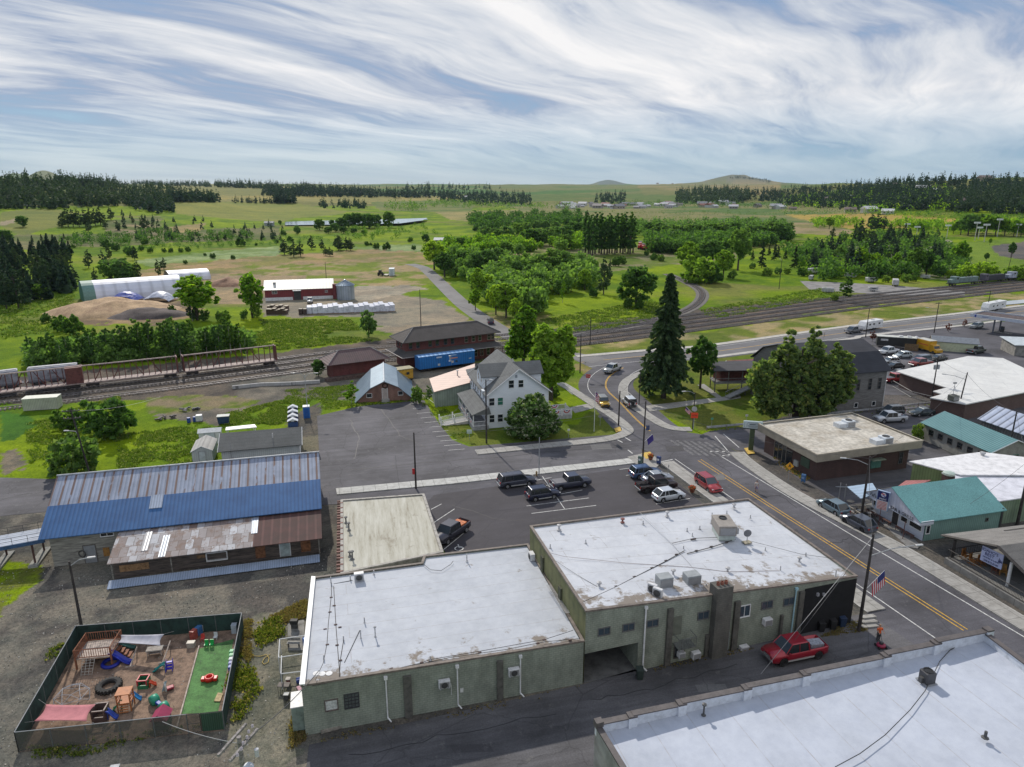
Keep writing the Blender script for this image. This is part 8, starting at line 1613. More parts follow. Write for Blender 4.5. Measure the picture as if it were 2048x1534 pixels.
for s in(-.52,.52): box((s,0,.2),(.35,.5,.3)).w('seat',mat((.62,.02,.015),.4,.05,3),T,bevel=.05)
tag(prism([tuple(PT_(a,b))[:2] for a,b in((1415,1005),(1455,1008),(1475,955),(1440,950))],.05,.14).mk('wooden_board',mat((.5,.38,.2),.8,.2,3)),'pale wooden board on the turf near the gate','board')
tag(prism([tuple(PT_(a,b))[:2] for a,b in((1312,640),(1320,640),(1172,1190),(1162,1190))],.02,.16).mk('timber_edging',PLK),'long timber edging between bark and turf','edging')
for i,(x0,y0,x1,y1,l_) in enumerate(((905,640,860,770,'left'),(1125,600,1075,745,'right'))):
 T=thing('swing_beam',l_+' long timber beam leaning by the grey shade sail','beam',tuple(PT_(x0,y0)));tube(PT_(x0,y0,.9),PT_(x1,y1,.3),.06,n=5).mk('beam',PLK,T);tube(PT_(x0,y0,0),PT_(x0,y0,.9),.05,n=5).mk('post',PLK,T);tube(PT_(x1-30,y1+5,.05),PT_(x1+30,y1-5,.05),.06,n=5).mk('foot_beam',PLK,T)
p=PT_(1028,690);T=thing('sand_table','grey weathered wooden table beside the right beam','table',tuple(p),.2);box((0,0,.62),(1.4,.7,.12)).w('tabletop',mat((.36,.33,.3),.85,.2,3),T);box((0,0,.3),(1.1,.5,.1)).w('shelf',mat((.3,.27,.25),.85,.2,3),T)
for a in(-.6,.6):
 for b in(-.28,.28): box((a,b,.28),(.08,.08,.56)).w('leg',PLK,T)
def storebox(x,y,w_,d_,h_,c,label,lid=None,rz=.1):
 p=PT_(x,y);T=thing('storage_box',label,'box',tuple(p),rz);box((0,0,h_/2),(w_,d_,h_)).w('box',mat(c,.6,.15,3),T,bevel=.03);box((0,0,h_+.03),(w_*1.05,d_*1.05,.06)).w('lid',mat(lid or c,.5,.1,3),T,bevel=.02);return T
storebox(1445,515,1.3,.6,.7,(.15,.17,.19),'grey storage bench against the back playground fence');storebox(1522,500,.9,.6,.6,(.1,.09,.07),'dark box with an olive-yellow lid in the back playground corner',(.3,.25,.08));storebox(1265,640,.7,.5,.5,(.4,.36,.3),'beige trough at the top edge of the turf');storebox(930,555,.4,.35,.35,(.55,.55,.55),'left white planter box against the back fence');storebox(975,550,.4,.35,.35,(.55,.55,.55),'right white planter box against the back fence');storebox(1085,545,.6,.3,.3,(.12,.14,.08),'dark trough of seedlings by the back fence',(.1,.13,.03));storebox(1170,540,.7,.35,.28,(.1,.12,.06),'olive trough beside the seedlings',(.22,.2,.05))
for i,(x,y,c,l_) in enumerate(((1365,640,(.02,.38,.08),'left green toddler chair at the top of the turf'),(1400,638,(.02,.38,.08),'right green toddler chair at the top of the turf'),(1425,590,(.6,.6,.62),'white toddler chair behind the green pair'),(1340,600,(.5,.06,.05),'red toddler chair by the play shelf'))):
 p=PT_(x,y,.04);T=thing('toddler_chair',l_,'chair',tuple(p),.1);box((0,0,.28),(.34,.34,.05)).w('seat',mat(c,.4,.05,3),T);box((0,.17,.48),(.34,.05,.4)).w('backrest',mat(c,.4,.05,3),T)
 for a in(-.14,.14):
  for b in(-.14,.14): box((a,b,.13),(.04,.04,.26)).w('leg',mat(c,.4,.05,3),T)
p=PT_(1315,560);T=thing('play_kitchen','colourful play kitchen and shelf near the back fence','toy',tuple(p),R(75))
for k,(c) in enumerate(((.35,.08,.06),(.05,.15,.35),(.4,.38,.35))): box((-.7+k*.7,0,.5),(.65,.45,1.0-.15*k)).w('cabinet',mat(c,.5,.2,4),T,bevel=.02)
for i in range(5): storebox(1533-i*2,690+i*26,.35,.4,.4,[(.02,.35,.12),(.02,.35,.12),(.4,.45,.5),(.04,.08,.35),(.04,.1,.4)][i],['upper green','lower green','pale blue','upper navy','lower navy'][i]+' crate stacked along the right playground fence')
storebox(1552,545,.5,.5,.9,(.4,.45,.5),'pale cabinet in the back right playground corner');tag(prism([tuple(PT_(a,b))[:2] for a,b in((1545,640),(1572,700),(1590,770),(1560,720))],.05,.1).mk('plywood_sheet',mat((.15,.22,.2),.8,.2,3)),'grey-green sheet leaning outside the right fence','sheet')
# ---- yard beside the low building
q=lambda x,y:(440+x/4.1,1160+y/4.1)
T=thing('clothes_frame','white tubular frames in the yard beside the low green building','frame',(*G(*q(600,620)),0))
for a,b in(((490,485),(730,450)),((480,635),(720,600)),((495,770),(660,750))): tube(Vector(G3(*q(*a),1.6)),Vector(G3(*q(*b),1.6)),.045,n=5).mk('top_bar',WC,T)
for a,b in(((490,485),(480,635)),((505,620),(500,765))): tube(Vector(G3(*q(*a),1.6)),Vector(G3(*q(*b),1.6)),.045,n=5).mk('top_bar',WC,T)
for a in((490,485),(480,635),(500,768),(720,600)): p=G(*q(*a),1.6);tube((*p,0),(*p,1.6),.04,n=5).mk('post',WC,T)
p=G(*q(706,540));T=thing('water_barrel','bright blue plastic barrel against the low building','barrel',(*p,0));lathe([(.25,0),(.29,.1),(.3,.45),(.29,.85),(.26,.9),(.2,.86),(0,.84)],(0,0,0),14).w('barrel',mat((.02,.12,.40),.4,.1,3),T)
def smallthing(nm,cat,label,x,y,parts,rz=0,s=1):
 p=G(*q(x,y));T=thing(nm,label,cat,(*p,0),rz)
 for pn,c,d,col in parts: box([a*s for a in c],[a*s for a in d]).w(pn,mat(col,.7,.2,4),T,bevel=.01)
 return T
smallthing('camp_stove','stove','small white-topped stove stand on the bare yard',548,985,[('body',(0,0,.35),(.4,.35,.5),(.05,.05,.05)),('top',(0,0,.63),(.44,.4,.06),(.55,.55,.53))])
smallthing('garden_table','table','rusty wire table frame in the yard',528,905,[('top',(0,0,.6),(1.0,.6,.04),(.12,.10,.09)),('leg',(-.45,-.25,.3),(.04,.04,.6),(.12,.1,.09)),('leg',(.45,-.25,.3),(.04,.04,.6),(.12,.1,.09)),('leg',(-.45,.25,.3),(.04,.04,.6),(.12,.1,.09)),('leg',(.45,.25,.3),(.04,.04,.6),(.12,.1,.09))])
smallthing('stool','stool','maroon stool with a pale top in the yard',562,850,[('leg',(0,0,.25),(.28,.28,.5),(.2,.03,.03)),('top',(0,0,.53),(.42,.42,.07),(.4,.37,.33))])
smallthing('yard_bench','bench','grey wooden bench on the concrete pad',605,545,[('seat',(0,0,.42),(1.2,.35,.06),(.3,.29,.27)),('backrest',(0,.18,.7),(1.2,.05,.3),(.3,.29,.27)),('leg',(-.5,0,.2),(.06,.3,.4),(.2,.19,.18)),('leg',(.5,0,.2),(.06,.3,.4),(.2,.19,.18))])
smallthing('grill','grill','black box grill on the concrete pad',612,395,[('body',(0,0,.75),(.7,.45,.4),(.03,.03,.03)),('stand',(0,0,.3),(.6,.35,.5),(.08,.08,.08))])
smallthing('blue_bag','bag','blue bag on the ground by the low building',650,835,[('bag',(0,0,.18),(.5,.4,.35),(.03,.07,.28))],.4);smallthing('pink_blanket','blanket','pink blanket dropped by the low building',668,890,[('cloth',(0,0,.08),(.7,.6,.14),(.55,.3,.36))],.6)
tag(prism([G(*q(*a)) for a in((555,340),(690,330),(700,580),(560,580))],-.02,.05).mk('concrete_pad',mat((.24,.23,.21),.9,.25,1)),kind='structure');cable([G3(*q(x,y),.05) for x,y in((230,620),(330,625),(380,610),(402,640),(395,675),(360,690),(345,675),(365,640),(410,610))],'yellow garden hose coiled on the yard gravel',.035,mat((.45,.33,.08),.6,.1,3),'hose','garden_hose')
T=thing('pallet_rack','weathered wooden pallet lying at the foot of the low building','pallet',(*G(*q(895,1240)),0));a=Vector(G(*q(830,1270)));b=Vector(G(*q(1000,1225))) ;d=(b-a).normalized();n_=Vector((-d.y,d.x))
for k in range(3): strip(MB(),[tuple(a+n_*(.1+k*.35)),tuple(b+n_*(.1+k*.35))],.07,-.07,.05,.3).mk('board',mat((.26,.235,.2),.85,.25,3),T)
# ---- clutter by the dirt track
for (x,y,l_,c,s) in((330,838,'pile of dark scrap left of the blue drums','(.09,.08,.075)',1.4),(382,820,'dark trailer deck with scrap on the dirt track','(.12,.12,.13)',1.6)):
 p=G(x,y);T=thing('scrap_pile',l_,'scrap',(*p,0),.3)
 for k in range(9): box(((random.random()-.5)*2.2*s,(random.random()-.5)*1.2*s,.15+random.random()*.4),(.3+random.random()*1.2,.2+random.random()*.4,.12+random.random()*.25),random.random()*3).w('scrap_piece',mat(eval(c),.8,.3,3),T)
for (x,y,l_) in((378,845,'left'),(390,843,'right')): p=G(x,y);T=thing('drum',l_+' blue drum beside the scrap','drum',(*p,0));lathe([(0,0),(.32,0),(.34,.3),(.32,.95),(0,.95)],(0,0,0),12).w('barrel',mat((.02,.07,.3),.5,.1,3),T)
p=G(399,842);T=thing('ibc_tank','white caged liquid tank next to the blue drums','tank',(*p,0),.3);box((0,0,.65),(1.1,1.1,1.1)).w('tank',mat((.55,.56,.58),.5,.1,3),T,bevel=.05);box((0,0,.07),(1.2,1.2,.14)).w('pallet',mat((.1,.1,.1),.8,.1,3),T)
Q=FR(G(47,823),14);T=thing('shipping_container','ribbed cream shipping container by the left lawn','container',Q(0,0,0));prism([Q(0,0),Q(6.1,0),Q(6.1,2.4),Q(0,2.4)],.1,2.4).mk('body',mat_ribs((.46,.47,.38),Q.a,.28,rough=.6,metal=0,dark=.6),T);MB().slab([Q(-.05,-.05,2.5),Q(6.15,-.05,2.5),Q(6.15,2.45,2.5),Q(-.05,2.45,2.5)],.1).mk('roof',mat((.62,.63,.55),.6,.1,2),T);box(Q(6.13,.6,1.2),(.06,1.1,2.1),Q.a).mk('door',mat((.40,.41,.34),.6,.1,2),T);box(Q(6.13,1.8,1.2),(.06,1.1,2.1),Q.a).mk('door',mat((.40,.41,.34),.6,.1,2),T)
tag(strip(MB(),[G(465,778),G(520,772),G(580,770),G(640,766)],.25,-.25,0,.7).mk('concrete_barrier',mat_concrete(R(30),(.42,.42,.42),3)),'low grey concrete barrier wall left of the freight house','barrier')
# mill yard goods
def mound(nm,label,cx,cy,rx,ry,h,c,c2,rz=0,seed=0,cat='pile'):
 N_=30;V=[];P=G(cx,cy);ca,sa=math.cos(rz),math.sin(rz)
 for i in range(N_+1):
  for j in range(N_+1):
   u,v=i/N_*2-1,j/N_*2-1;r=math.hypot(u,v);x,y=u*rx,v*ry;f=max(0,1-r*r)**.8;g=float(fbm(np.array(x/5+seed),np.array(y/5+seed*2),4));V.append((P[0]+x*ca-y*sa,P[1]+x*sa+y*ca,h*f*(.45+.7*g)-.05))
 o=MB().add(V,[(i*(N_+1)+j,(i+1)*(N_+1)+j,(i+1)*(N_+1)+j+1,i*(N_+1)+j+1) for i in range(N_) for j in range(N_)]).mk(nm,mat(c,.95,.25,.25,c2=c2,fine=3),smooth=True);return tag(o,label,cat)
mound('sawdust_pile','broad tan sawdust heap in front of the white fabric barn',225,622,22,15,4.8,(.42,.29,.17),(.27,.17,.10),.1,3);mound('bark_pile','dark grey-brown bark heap at the near side of the sawdust',300,632,13,7,3.2,(.10,.08,.075),(.06,.05,.05),.2,9);mound('sawdust_pile','small tan heap behind the left mill trees',455,570,11,7,3.6,(.33,.2,.13),(.2,.12,.08),0,14);mound('sawdust_pile','low tan heap behind the red mill roof',565,572,10,6,3.4,(.34,.21,.13),(.24,.15,.1),0,21);mound('gravel_pile','dark little heap right of the tan heap behind the mill',600,570,4,3,3.4,(.10,.10,.11),(.07,.07,.08),0,5)
for i,(x0,x1,c,l_) in enumerate(((232,272,(.04,.07,.33),'blue tarpaulin over the back of the sawdust heap'),(292,345,(.42,.45,.55),'pale grey-blue tarpaulin over the right end of the sawdust heap'))):
 P=G((x0+x1)/2,603);N_=12;V=[]
 for a in range(N_+1):
  for b in range(N_+1): u,v=a/N_*2-1,b/N_*2-1;V.append((P[0]+u*5.2,P[1]+v*4+1,3.6*max(0,1-u*u*.8)*(1-.45*v*v)+.5*vn(np.array(u*4+i*9),np.array(v*4))-.1))
 tag(MB().add(V,[(a*(N_+1)+b,(a+1)*(N_+1)+b,(a+1)*(N_+1)+b+1,a*(N_+1)+b+1) for a in range(N_) for b in range(N_)]).mk('tarpaulin',mat(c,.5,.2,.8)),l_,'tarpaulin')
pr=G(620,628);base=thing('pallet_stack','shrink-wrapped white pallet stack in the long rows in front of the red mill','pallet stack',(pr[0],pr[1],0),0,'white wrapped pallet stacks in the mill yard')
box((0,0,1.35),(1.75,1.9,2.3)).w('wrapped_goods',mat((.62,.64,.72),.35,.15,1.2),base,bevel=.12);box((0,0,.1),(1.7,1.8,.18)).w('pallet',mat((.3,.2,.12),.8,.2,2),base)
a=Vector(G(620,628));b=Vector(G(785,623));k=0
for rws in range(3):
 for i in range(17):
  p=a.lerp(b,i/16.)+Vector((-.3,1))*rws*2.3
  if k: place(base,(p.x,p.y,0),.02*(i%3)+math.atan2((b-a).y,(b-a).x),scale=(1,1,1+.12*((i*7+rws*3)%3-1)))
  k+=1
base=None
for i in range(14):
 x,y=538+(i%7)*5.6+(i//7)*2,628-(i//7)*7;p=G(x,y)
 if base is None:
  base=thing('lumber_stack','brown stack of boards left of the white pallet rows','lumber stack',(p[0],p[1],0),0,'brown board stacks in the mill yard');box((0,0,.9),(1.1,2.2,1.7)).w('boards',mat_ribs((.10,.065,.05),0,.2,rough=.9,metal=0,dark=.4,obj=True),base);box((0,0,1.82),(1.3,2.4,.1)).w('cap_boards',mat((.42,.36,.28),.8,.2,2),base)
 else: place(base,(p[0],p[1],0),0,scale=(1,1,.8+.3*(i%3)/2))
for x,l_ in((602,'left'),(611,'right')): p=G(x,629);T=thing('lumber_stack',l_+' dark stack just left of the white pallet rows','lumber stack',(*p,0));box((0,0,1.0),(1.1,1.5,1.9)).w('boards',mat((.07,.05,.045),.9,.2,2),T);box((0,0,2.0),(1.2,1.6,.1)).w('cap_boards',mat((.4,.36,.3),.8,.2,2),T)
p=G(784,551);T=thing('container','small white container beside the parked tractor','container',(*p,0),.1);box((0,0,1.9),(2.6,5,3.4)).w('body',mat((.55,.62,.66),.5,.1,2),T);box((0,-2.53,1.8),(1.1,.05,2.8)).w('door',mat((.4,.47,.52),.5,.1,2),T)
p=G(762,551);T=thing('tractor','dark tractor parked in the striped field','tractor',(*p,0),R(80));box((.4,0,1.3),(2.4,1.0,.9)).w('bonnet',mat((.1,.08,.05),.6,.2,2),T,bevel=.1);box((-.9,0,2.0),(1.3,1.4,1.6)).w('cab',GLS,T,bevel=.1)
for x,r in((-.9,.85),(1.3,.5)):
 for s in(-1,1): lathe([(0,-.2),(r,-.2),(r,.2),(0,.2)],(x,s*1.0,r),14,'Y').w('wheel',TYRE,T)
p=G(773,552);T=thing('flat_trailer','pale flat trailer between tractor and white container','trailer',(*p,0),R(85));box((0,0,.7),(3.5,2,.2)).w('deck',mat((.5,.48,.45),.7,.2,2),T)
for s in(-1,1): lathe([(0,-.12),(.35,-.12),(.35,.12),(0,.12)],(0,s*.9,.35),10,'Y').w('wheel',TYRE,T)
# red farm machines far off
base=None
for i in range(15):
 x,y=1283+(i%8)*7.4,499-(i//8)*6+(i%3)*.8;t=TG(x,y)
 if base is None:
  base=thing('farm_machine','red farm machine in the crowded row right of the poplars','farm machine',t,.5,'red farm machines parked beyond the poplars');box((0,0,2.2),(5,2.6,2.2)).w('body',mat((.45,.015,.02),.5,.2,1),base,bevel=.2);box((1.6,0,3.6),(1.5,2,1.2)).w('cab',mat((.45,.46,.5),.3,.1,1),base)
  for xx in(-1.6,1.6):
   for s in(-1.3,1.3): lathe([(0,-.25),(.9,-.25),(.9,.25),(0,.25)],(xx,s,.9),10,'Y').w('wheel',TYRE,base)
 else: place(base,t,random.random()*3,scale=.9+.3*random.random())
# campers and cars among the park trees
base=None
for i,(x,y) in enumerate(((1627,548),(1650,551),(1700,556),(1716,562),(1742,565),(1768,563),(1790,572),(1812,574),(1668,520),(1690,505),(1710,509),(1760,496),(1778,507),(1830,566),(1850,558),(1868,560),(1745,583),(1640,574),(1655,586),(1700,590),(1720,540),(1800,590),(1622,560),(1885,575))[::2]):
 t=TG(x,y)
 if base is None:
  base=thing('parked_camper','pale camper parked among the park trees','camper',t,.4,'campers and vans in the park');box((0,0,1.8),(6.5,2.4,2.3)).w('body',mat((.42,.42,.42),.6,.2,1),base,bevel=.2);box((0,-1.22,2.2),(3.5,.04,.6)).w('window',GLS,base)
  for xx in(-.6,.6):
   for s in(-1,1): lathe([(0,-.15),(.4,-.15),(.4,.15),(0,.15)],(xx,s,.42),10,'Y').w('wheel',TYRE,base)
 else: place(base,t,random.random()*3,scale=.6+.45*random.random())
o=prism([G(*a) for a in((1600,562),(1700,566),(1800,572),(1930,584),(1930,590),(1790,590),(1620,580))],-.05,.03).mk('park_road',mat((.22,.21,.205),.9,.2,.3));tag(o,kind='structure')
# sports field lamps
for i,(x,y,top) in enumerate(((1949,481,453),(1956,478,460),(1968,484,457),(1994,474,447),(2033,474,455),(1832,476,458),(1893,476,456),(1812,470,452))):
 t=TG(x,y);h_=(y-top)*math.hypot(t[0],t[1])/F*1.02;T=thing('floodlight_mast','pale sports-field floodlight mast, '+['far left of the group','second from left','third from left','tallest one further right','rightmost near the edge','lone one beyond the park trees','right of the park trees','leftmost one beside the pines'][i],'floodlight',t);tube((0,0,0),(0,0,h_),.35,.25,6).w('mast',mat((.5,.48,.44),.6,.1,1),T);box((0,0,h_),(5,.6,1.3)).w('lamp_bank',mat((.6,.62,.63),.5,.1,1),T)
# water
WAT=mat((.30,.34,.36),.08,.1,.02,spec=.6)
def pond(px,label_kind='pond'):
 P=[TG(*a) for a in px];z=max(p[2] for p in P)+.15;o=MB().poly([(p[0],p[1],z) for p in P]).mk('pond',WAT);tag(o,kind='structure')
pond([(570,444),(640,442),(690,443),(855,441),(846,446),(800,452),(700,452),(570,452)]);pond([(790,441),(850,437),(856,440),(800,442)])
pond([(1970,611),(2000,604),(2048,600),(2120,597),(2120,603),(2048,607),(2005,611)])
t=TG(539,452);T=thing('pump_house','tiny grey hut beside the far pond','hut',t);Q=FR(t[:2],5);box((0,0,1.6),(9,5,3.2)).w('wall',mat((.3,.33,.35),.7,.1,1),T);MB().add([(-5,-3,3.2),(5,-3,3.2),(5,0,4.8),(-5,0,4.8),(5,3,3.2),(-5,3,3.2)],[(0,1,2,3),(3,2,4,5),(0,3,5),(1,4,2)]).w('roof',mat((.33,.34,.36),.7,.1,1),T)
# far houses
def far_house(x,y,s,wc,rc,label,group=None,rz=None):
 t=TG(x,y)
 if t is None: return
 T=thing('house',label,'house',(t[0],t[1],t[2]-.3),rz if rz is not None else random.random()*1.5-.7,group);box((0,0,1.7*s),(12*s,8*s,3.8*s)).w('wall',mat(wc,.7,.1,1),T);MB().add([(-6.6*s,-4.6*s,3.4*s),(6.6*s,-4.6*s,3.4*s),(6.6*s,0,6*s),(-6.6*s,0,6*s),(6.6*s,4.6*s,3.4*s),(-6.6*s,4.6*s,3.4*s)],[(0,1,2,3),(3,2,4,5),(0,3,5),(1,4,2)]).w('roof',mat(rc,.6,.1,1),T)
 for k in(-3.5,0,3.5): box((k*s,-4.03*s,1.9*s),(1.4*s,.06,1.2*s)).w('window',GLS,T)
HC=[(.5,.49,.46),(.4,.36,.3),(.55,.55,.56),(.33,.3,.28),(.3,.12,.1)];RC=[(.4,.4,.42),(.15,.13,.13),(.28,.12,.09),(.5,.5,.52),(.2,.2,.22)]
rr=random.Random(5)
for i in range(56):
 x=rr.choice([rr.uniform(1120,1215),rr.uniform(1215,1350),rr.uniform(1340,1560)]);far_house(x,rr.uniform(408,418),rr.uniform(.9,1.7),HC[rr.randrange(4)],RC[rr.randrange(5)],'small house or shed in the far valley town','houses of the far valley town')
for (x,y,s,l_) in((1738,425,1.6,'red-walled house with a white roof at the edge of the gold field'),(1775,428,1.2,'white house beside the red-walled one'),(1562,418,1.3,'white-roofed house at the foot of the wooded ridge'),(1585,420,1.0,'low brown-roofed house left of the gold field'),(1700,424,1.3,'dark-roofed house among trees beyond the gold field'),(1655,400,1.1,'brown-roofed house half way up the wooded ridge'),(1697,395,.9,'small white house on the wooded ridge'),(1790,372,1.3,'tan-roofed house high on the right ridge'),(1845,382,1.8,'long pale house on the right ridge'),(1870,384,1.2,'pale-roofed house right of the long one'),(1968,362,2.0,'broad house on the crest of the right hill'),(2000,370,1.0,'small house below the crest of the right hill'),(1830,392,1.0,'small pale hut on the slope of the right hill'),(1930,408,1.4,'brown house among pines at the right'),(1315,368,1.6,'farmhouse on the far tan hill'),(1345,368,1.2,'farm shed on the far tan hill'),(930,397,1.4,'pale farmhouse among the far left trees'),(1145,418,.9,'white shed in the far meadows left'),(880,485,.7,'low white-roofed shed behind the river trees')):
 far_house(x,y,s,(.5,.5,.48) if 'white' in l_ or 'pale' in l_ else (.35,.12,.1) if 'red' in l_ else (.3,.26,.22),(.62,.62,.62) if 'white' in l_ or 'pale' in l_ else (.2,.15,.13),l_,rz=rr.uniform(-.5,.5))
# vegetation
VG=np.random.default_rng(21)
def quads(C,S,flat=0.0,droop=None,asp=1.4):
 """leaf quads at centres C with half size S;random orientation"""
 n=len(C);a=VG.normal(size=(n,3));a[:,2]*=(1-flat);a/=np.linalg.norm(a,axis=1)[:,None]+1e-9
 b=VG.normal(size=(n,3));b[:,2]*=(1-flat*.5);b-=a*np.sum(a*b,1)[:,None];b/=np.linalg.norm(b,axis=1)[:,None]+1e-9
 if droop is not None: a=droop/(np.linalg.norm(droop,axis=1)[:,None]+1e-9);b=np.cross(a,VG.normal(size=(n,3)));b/=np.linalg.norm(b,axis=1)[:,None]+1e-9
 S=np.asarray(S).reshape(-1,1)*np.ones((n,1));A=a*S*asp;B=b*S
 V=np.stack([C-A,C-A*.1+B,C+A,C-A*.1-B],1);return V.reshape(-1,3)
def leafmesh(nm,V,mat_):
 n=len(V);me=bpy.data.meshes.new(nm);me.vertices.add(n);me.vertices.foreach_set('co',V.astype(np.float32).ravel());me.loops.add(n);me.loops.foreach_set('vertex_index',np.arange(n,dtype=np.int32));k=n//4
 me.polygons.add(k);me.polygons.foreach_set('loop_start',np.arange(0,n,4,dtype=np.int32));me.polygons.foreach_set('loop_total',np.full(k,4,np.int32));me.update();me.materials.append(mat_);return me
def sph(n):
 v=VG.normal(size=(n,3));return v/np.linalg.norm(v,axis=1)[:,None]
BARK=mat((.075,.06,.05),.9,.3,2);BARKP=mat((.35,.33,.30),.9,.25,2)
def trunk_mb(h,r,limbs,spread,base=.3,top=.85,lean=0):
 mb=MB();mb.tube((0,0,-.3),(lean*.3,0,h*.45),r,r*.7,7,False);mb.tube((lean*.3,0,h*.45),(lean,0,h*top),r*.7,r*.2,6,False)
 for i in range(limbs):
  a=6.28*i/limbs+VG.random()*.8;z=h*(base+(top-base-.1)*VG.random());e=spread*(.5+.4*VG.random());mb.tube((0,0,z),(math.cos(a)*e,math.sin(a)*e,z+h*.18),r*.35,r*.08,5,False)
 return mb
def tree_thing(name,label,cat,loc,crown_me,tmb,tmat=None,rz=0,group=None,cname='crown'):
 T=thing(name,label,cat,loc,rz,group);o=bpy.data.objects.new(cname,crown_me);COL.objects.link(o);o.parent=T
 if tmb: tmb.w('trunk',tmat or BARK,T)
 return T
def crown_broad(lobes,n,leaf,h,inner=.55,up=0):
 """lobes: list of (centre,radii)"""
 P=[];tot=sum(np.prod(r)**(2/3) for _,r in lobes)
 for c,r in lobes:
  k=int(n*np.prod(r)**(2/3)/tot);r=np.array(r);m=max(6,k//26)
  cl=sph(m)*(inner+(1-inner)*VG.random((m,1))**.5)*r+np.array(c);cl=cl[cl[:,2]>h*.08] if len(cl[cl[:,2]>h*.08]) else cl
  cr=np.mean(r)*(.16+.16*VG.random((len(cl),1)));idx=VG.integers(0,len(cl),k);q_=cl[idx]+sph(k)*cr[idx]*(VG.random((k,1))**.4)*np.array([1,1,.75]);P.append(q_)
 C=np.concatenate(P);return quads(C,leaf*(.6+.7*VG.random(len(C))),.35)
def crown_spruce(h,w,n,leaf,base=.06,drop=.35,gap=.12):
 C=[];D=[];lv=int(h/ (h*.03));
 for i in range(int(n/38)):
  t=VG.random()**.8;z=h*(base+(1-base)*t);R_=w*(1-t)**.85*(.5+.75*VG.random())+.06*w;a=VG.random()*6.283;m=38;u=VG.random(m)**.6
  x=np.cos(a)*R_*u;y=np.sin(a)*R_*u;zz=z-drop*R_*u**1.5+.10*R_*u;s=VG.normal(size=(m,3))*R_*.035
  C.append(np.stack([x,y,zz],1)+s);D.append(np.stack([np.full(m,np.cos(a)),np.full(m,np.sin(a)),np.full(m,-drop*.8)],1)+VG.normal(size=(m,3))*.45)
 C=np.concatenate(C);D=np.concatenate(D);return quads(C,leaf*(.6+.6*VG.random(len(C))),0,D,1.5)
LB=mat_leaf((.030,.062,.010),(.095,.17,.016),.4,(.15,.2,.02));LBD=mat_leaf((.018,.045,.012),(.058,.105,.024),.35);LBG=mat_leaf((.035,.07,.02),(.085,.14,.04),.35);LBY=mat_leaf((.07,.12,.016),(.16,.22,.03),.4);LPN=mat_leaf((.016,.034,.016),(.042,.062,.03),.15);LSP=mat_leaf((.014,.032,.018),(.038,.062,.030),.15,k=2);LFF=mat_leaf((.010,.026,.020),(.032,.054,.032),.12,k=1.7);LPO=mat_leaf((.022,.055,.016),(.06,.11,.03),.3);LWI=mat_leaf((.03,.05,.018),(.085,.115,.04),.4,(.2,.2,.06),2.9);LRD=mat_leaf((.06,.02,.02),(.13,.05,.04),.3);LBS=mat_leaf((.03,.06,.014),(.08,.13,.03),.3,(.15,.19,.06))
def proto(kind,v):
 h=10.
 if kind=='broad': 
  lobes=[((0,0,6.0),(2.9,2.9,3.2))]+[((math.cos(a)*1.9,math.sin(a)*1.9,4.2+2.8*VG.random()),(1.7,1.7,1.7)) for a in np.arange(0,6.2,1.25)+v]+[((.3,0,8.2),(1.6,1.6,1.5))]
  return leafmesh('crown',crown_broad(lobes,3400,.26,h),[LB,LBG,LBD,LBY][v]),trunk_mb(h,.28,7,2.6)
 if kind=='round': 
  lobes=[((0,0,4.6),(3.4,3.4,3.9))]+[((math.cos(a)*1.8,math.sin(a)*1.8,3+4*VG.random()),(2,2,2)) for a in np.arange(0,6.2,1.5)+v]
  return leafmesh('crown',crown_broad(lobes,3600,.27,h),[LBD,LBG,LB,LBY][v]),trunk_mb(h,.28,5,2.2,.2)
 if kind=='pine':
  lobes=[((VG.normal()*.4,VG.normal()*.4,z),(r,r,1.1)) for z,r in((2.2,2.5),(3.6,2.8),(5.0,2.6),(6.2,2.2),(7.3,1.7),(8.4,1.2),(9.3,.6))]
  return leafmesh('crown',crown_broad(lobes,2600,.20,h,.35),[LPN,LPN,LSP,LPN][v]),trunk_mb(h,.24,5,1.3,.3)
 if kind=='spruce': return leafmesh('crown',crown_spruce(10,2.3,3200,.22),LSP),trunk_mb(h,.2,0,0,top=.95)
 if kind=='poplar':
  lobes=[((VG.normal()*.12,VG.normal()*.12,z),(r,r,1.3)) for z,r in((1.2,.55),(2.4,.75),(3.6,.85),(4.8,.85),(6,.8),(7.2,.7),(8.3,.55),(9.3,.35))]
  return leafmesh('crown',crown_broad(lobes,2200,.20,h,.3),LPO),trunk_mb(h,.2,3,.5,.2)
 if kind=='bush':
  lobes=[((0,0,4.2),(6.0,6.0,4.4))]+[((math.cos(a)*4,math.sin(a)*4,2.5+4*VG.random()),(2.8,2.8,3)) for a in np.arange(0,6.2,1.)+v]
  return leafmesh('crown',crown_broad(lobes,2600,.5,h,.5),[LBD,LBG,LBS,LBY][v]),trunk_mb(h*.5,.3,5,3.,.1)
 if kind=='aspen':
  lobes=[((VG.normal()*.5,VG.normal()*.5,z),(r,r,1.2)) for z,r in((3.2,1.6),(4.6,2.0),(6.2,1.9),(7.7,1.5),(9,.9))]
  return leafmesh('crown',crown_broad(lobes,1900,.22,h,.4),[LBD,LPO,LBG,LB][v]),trunk_mb(h,.14,5,1.2,.25)
PR={}
NAME={'broad':'leafy_tree','round':'leafy_tree','pine':'pine_tree','spruce':'spruce_tree','poplar':'poplar_tree','bush':'bush','aspen':'young_tree'}
CAT={'bush':'bush'}
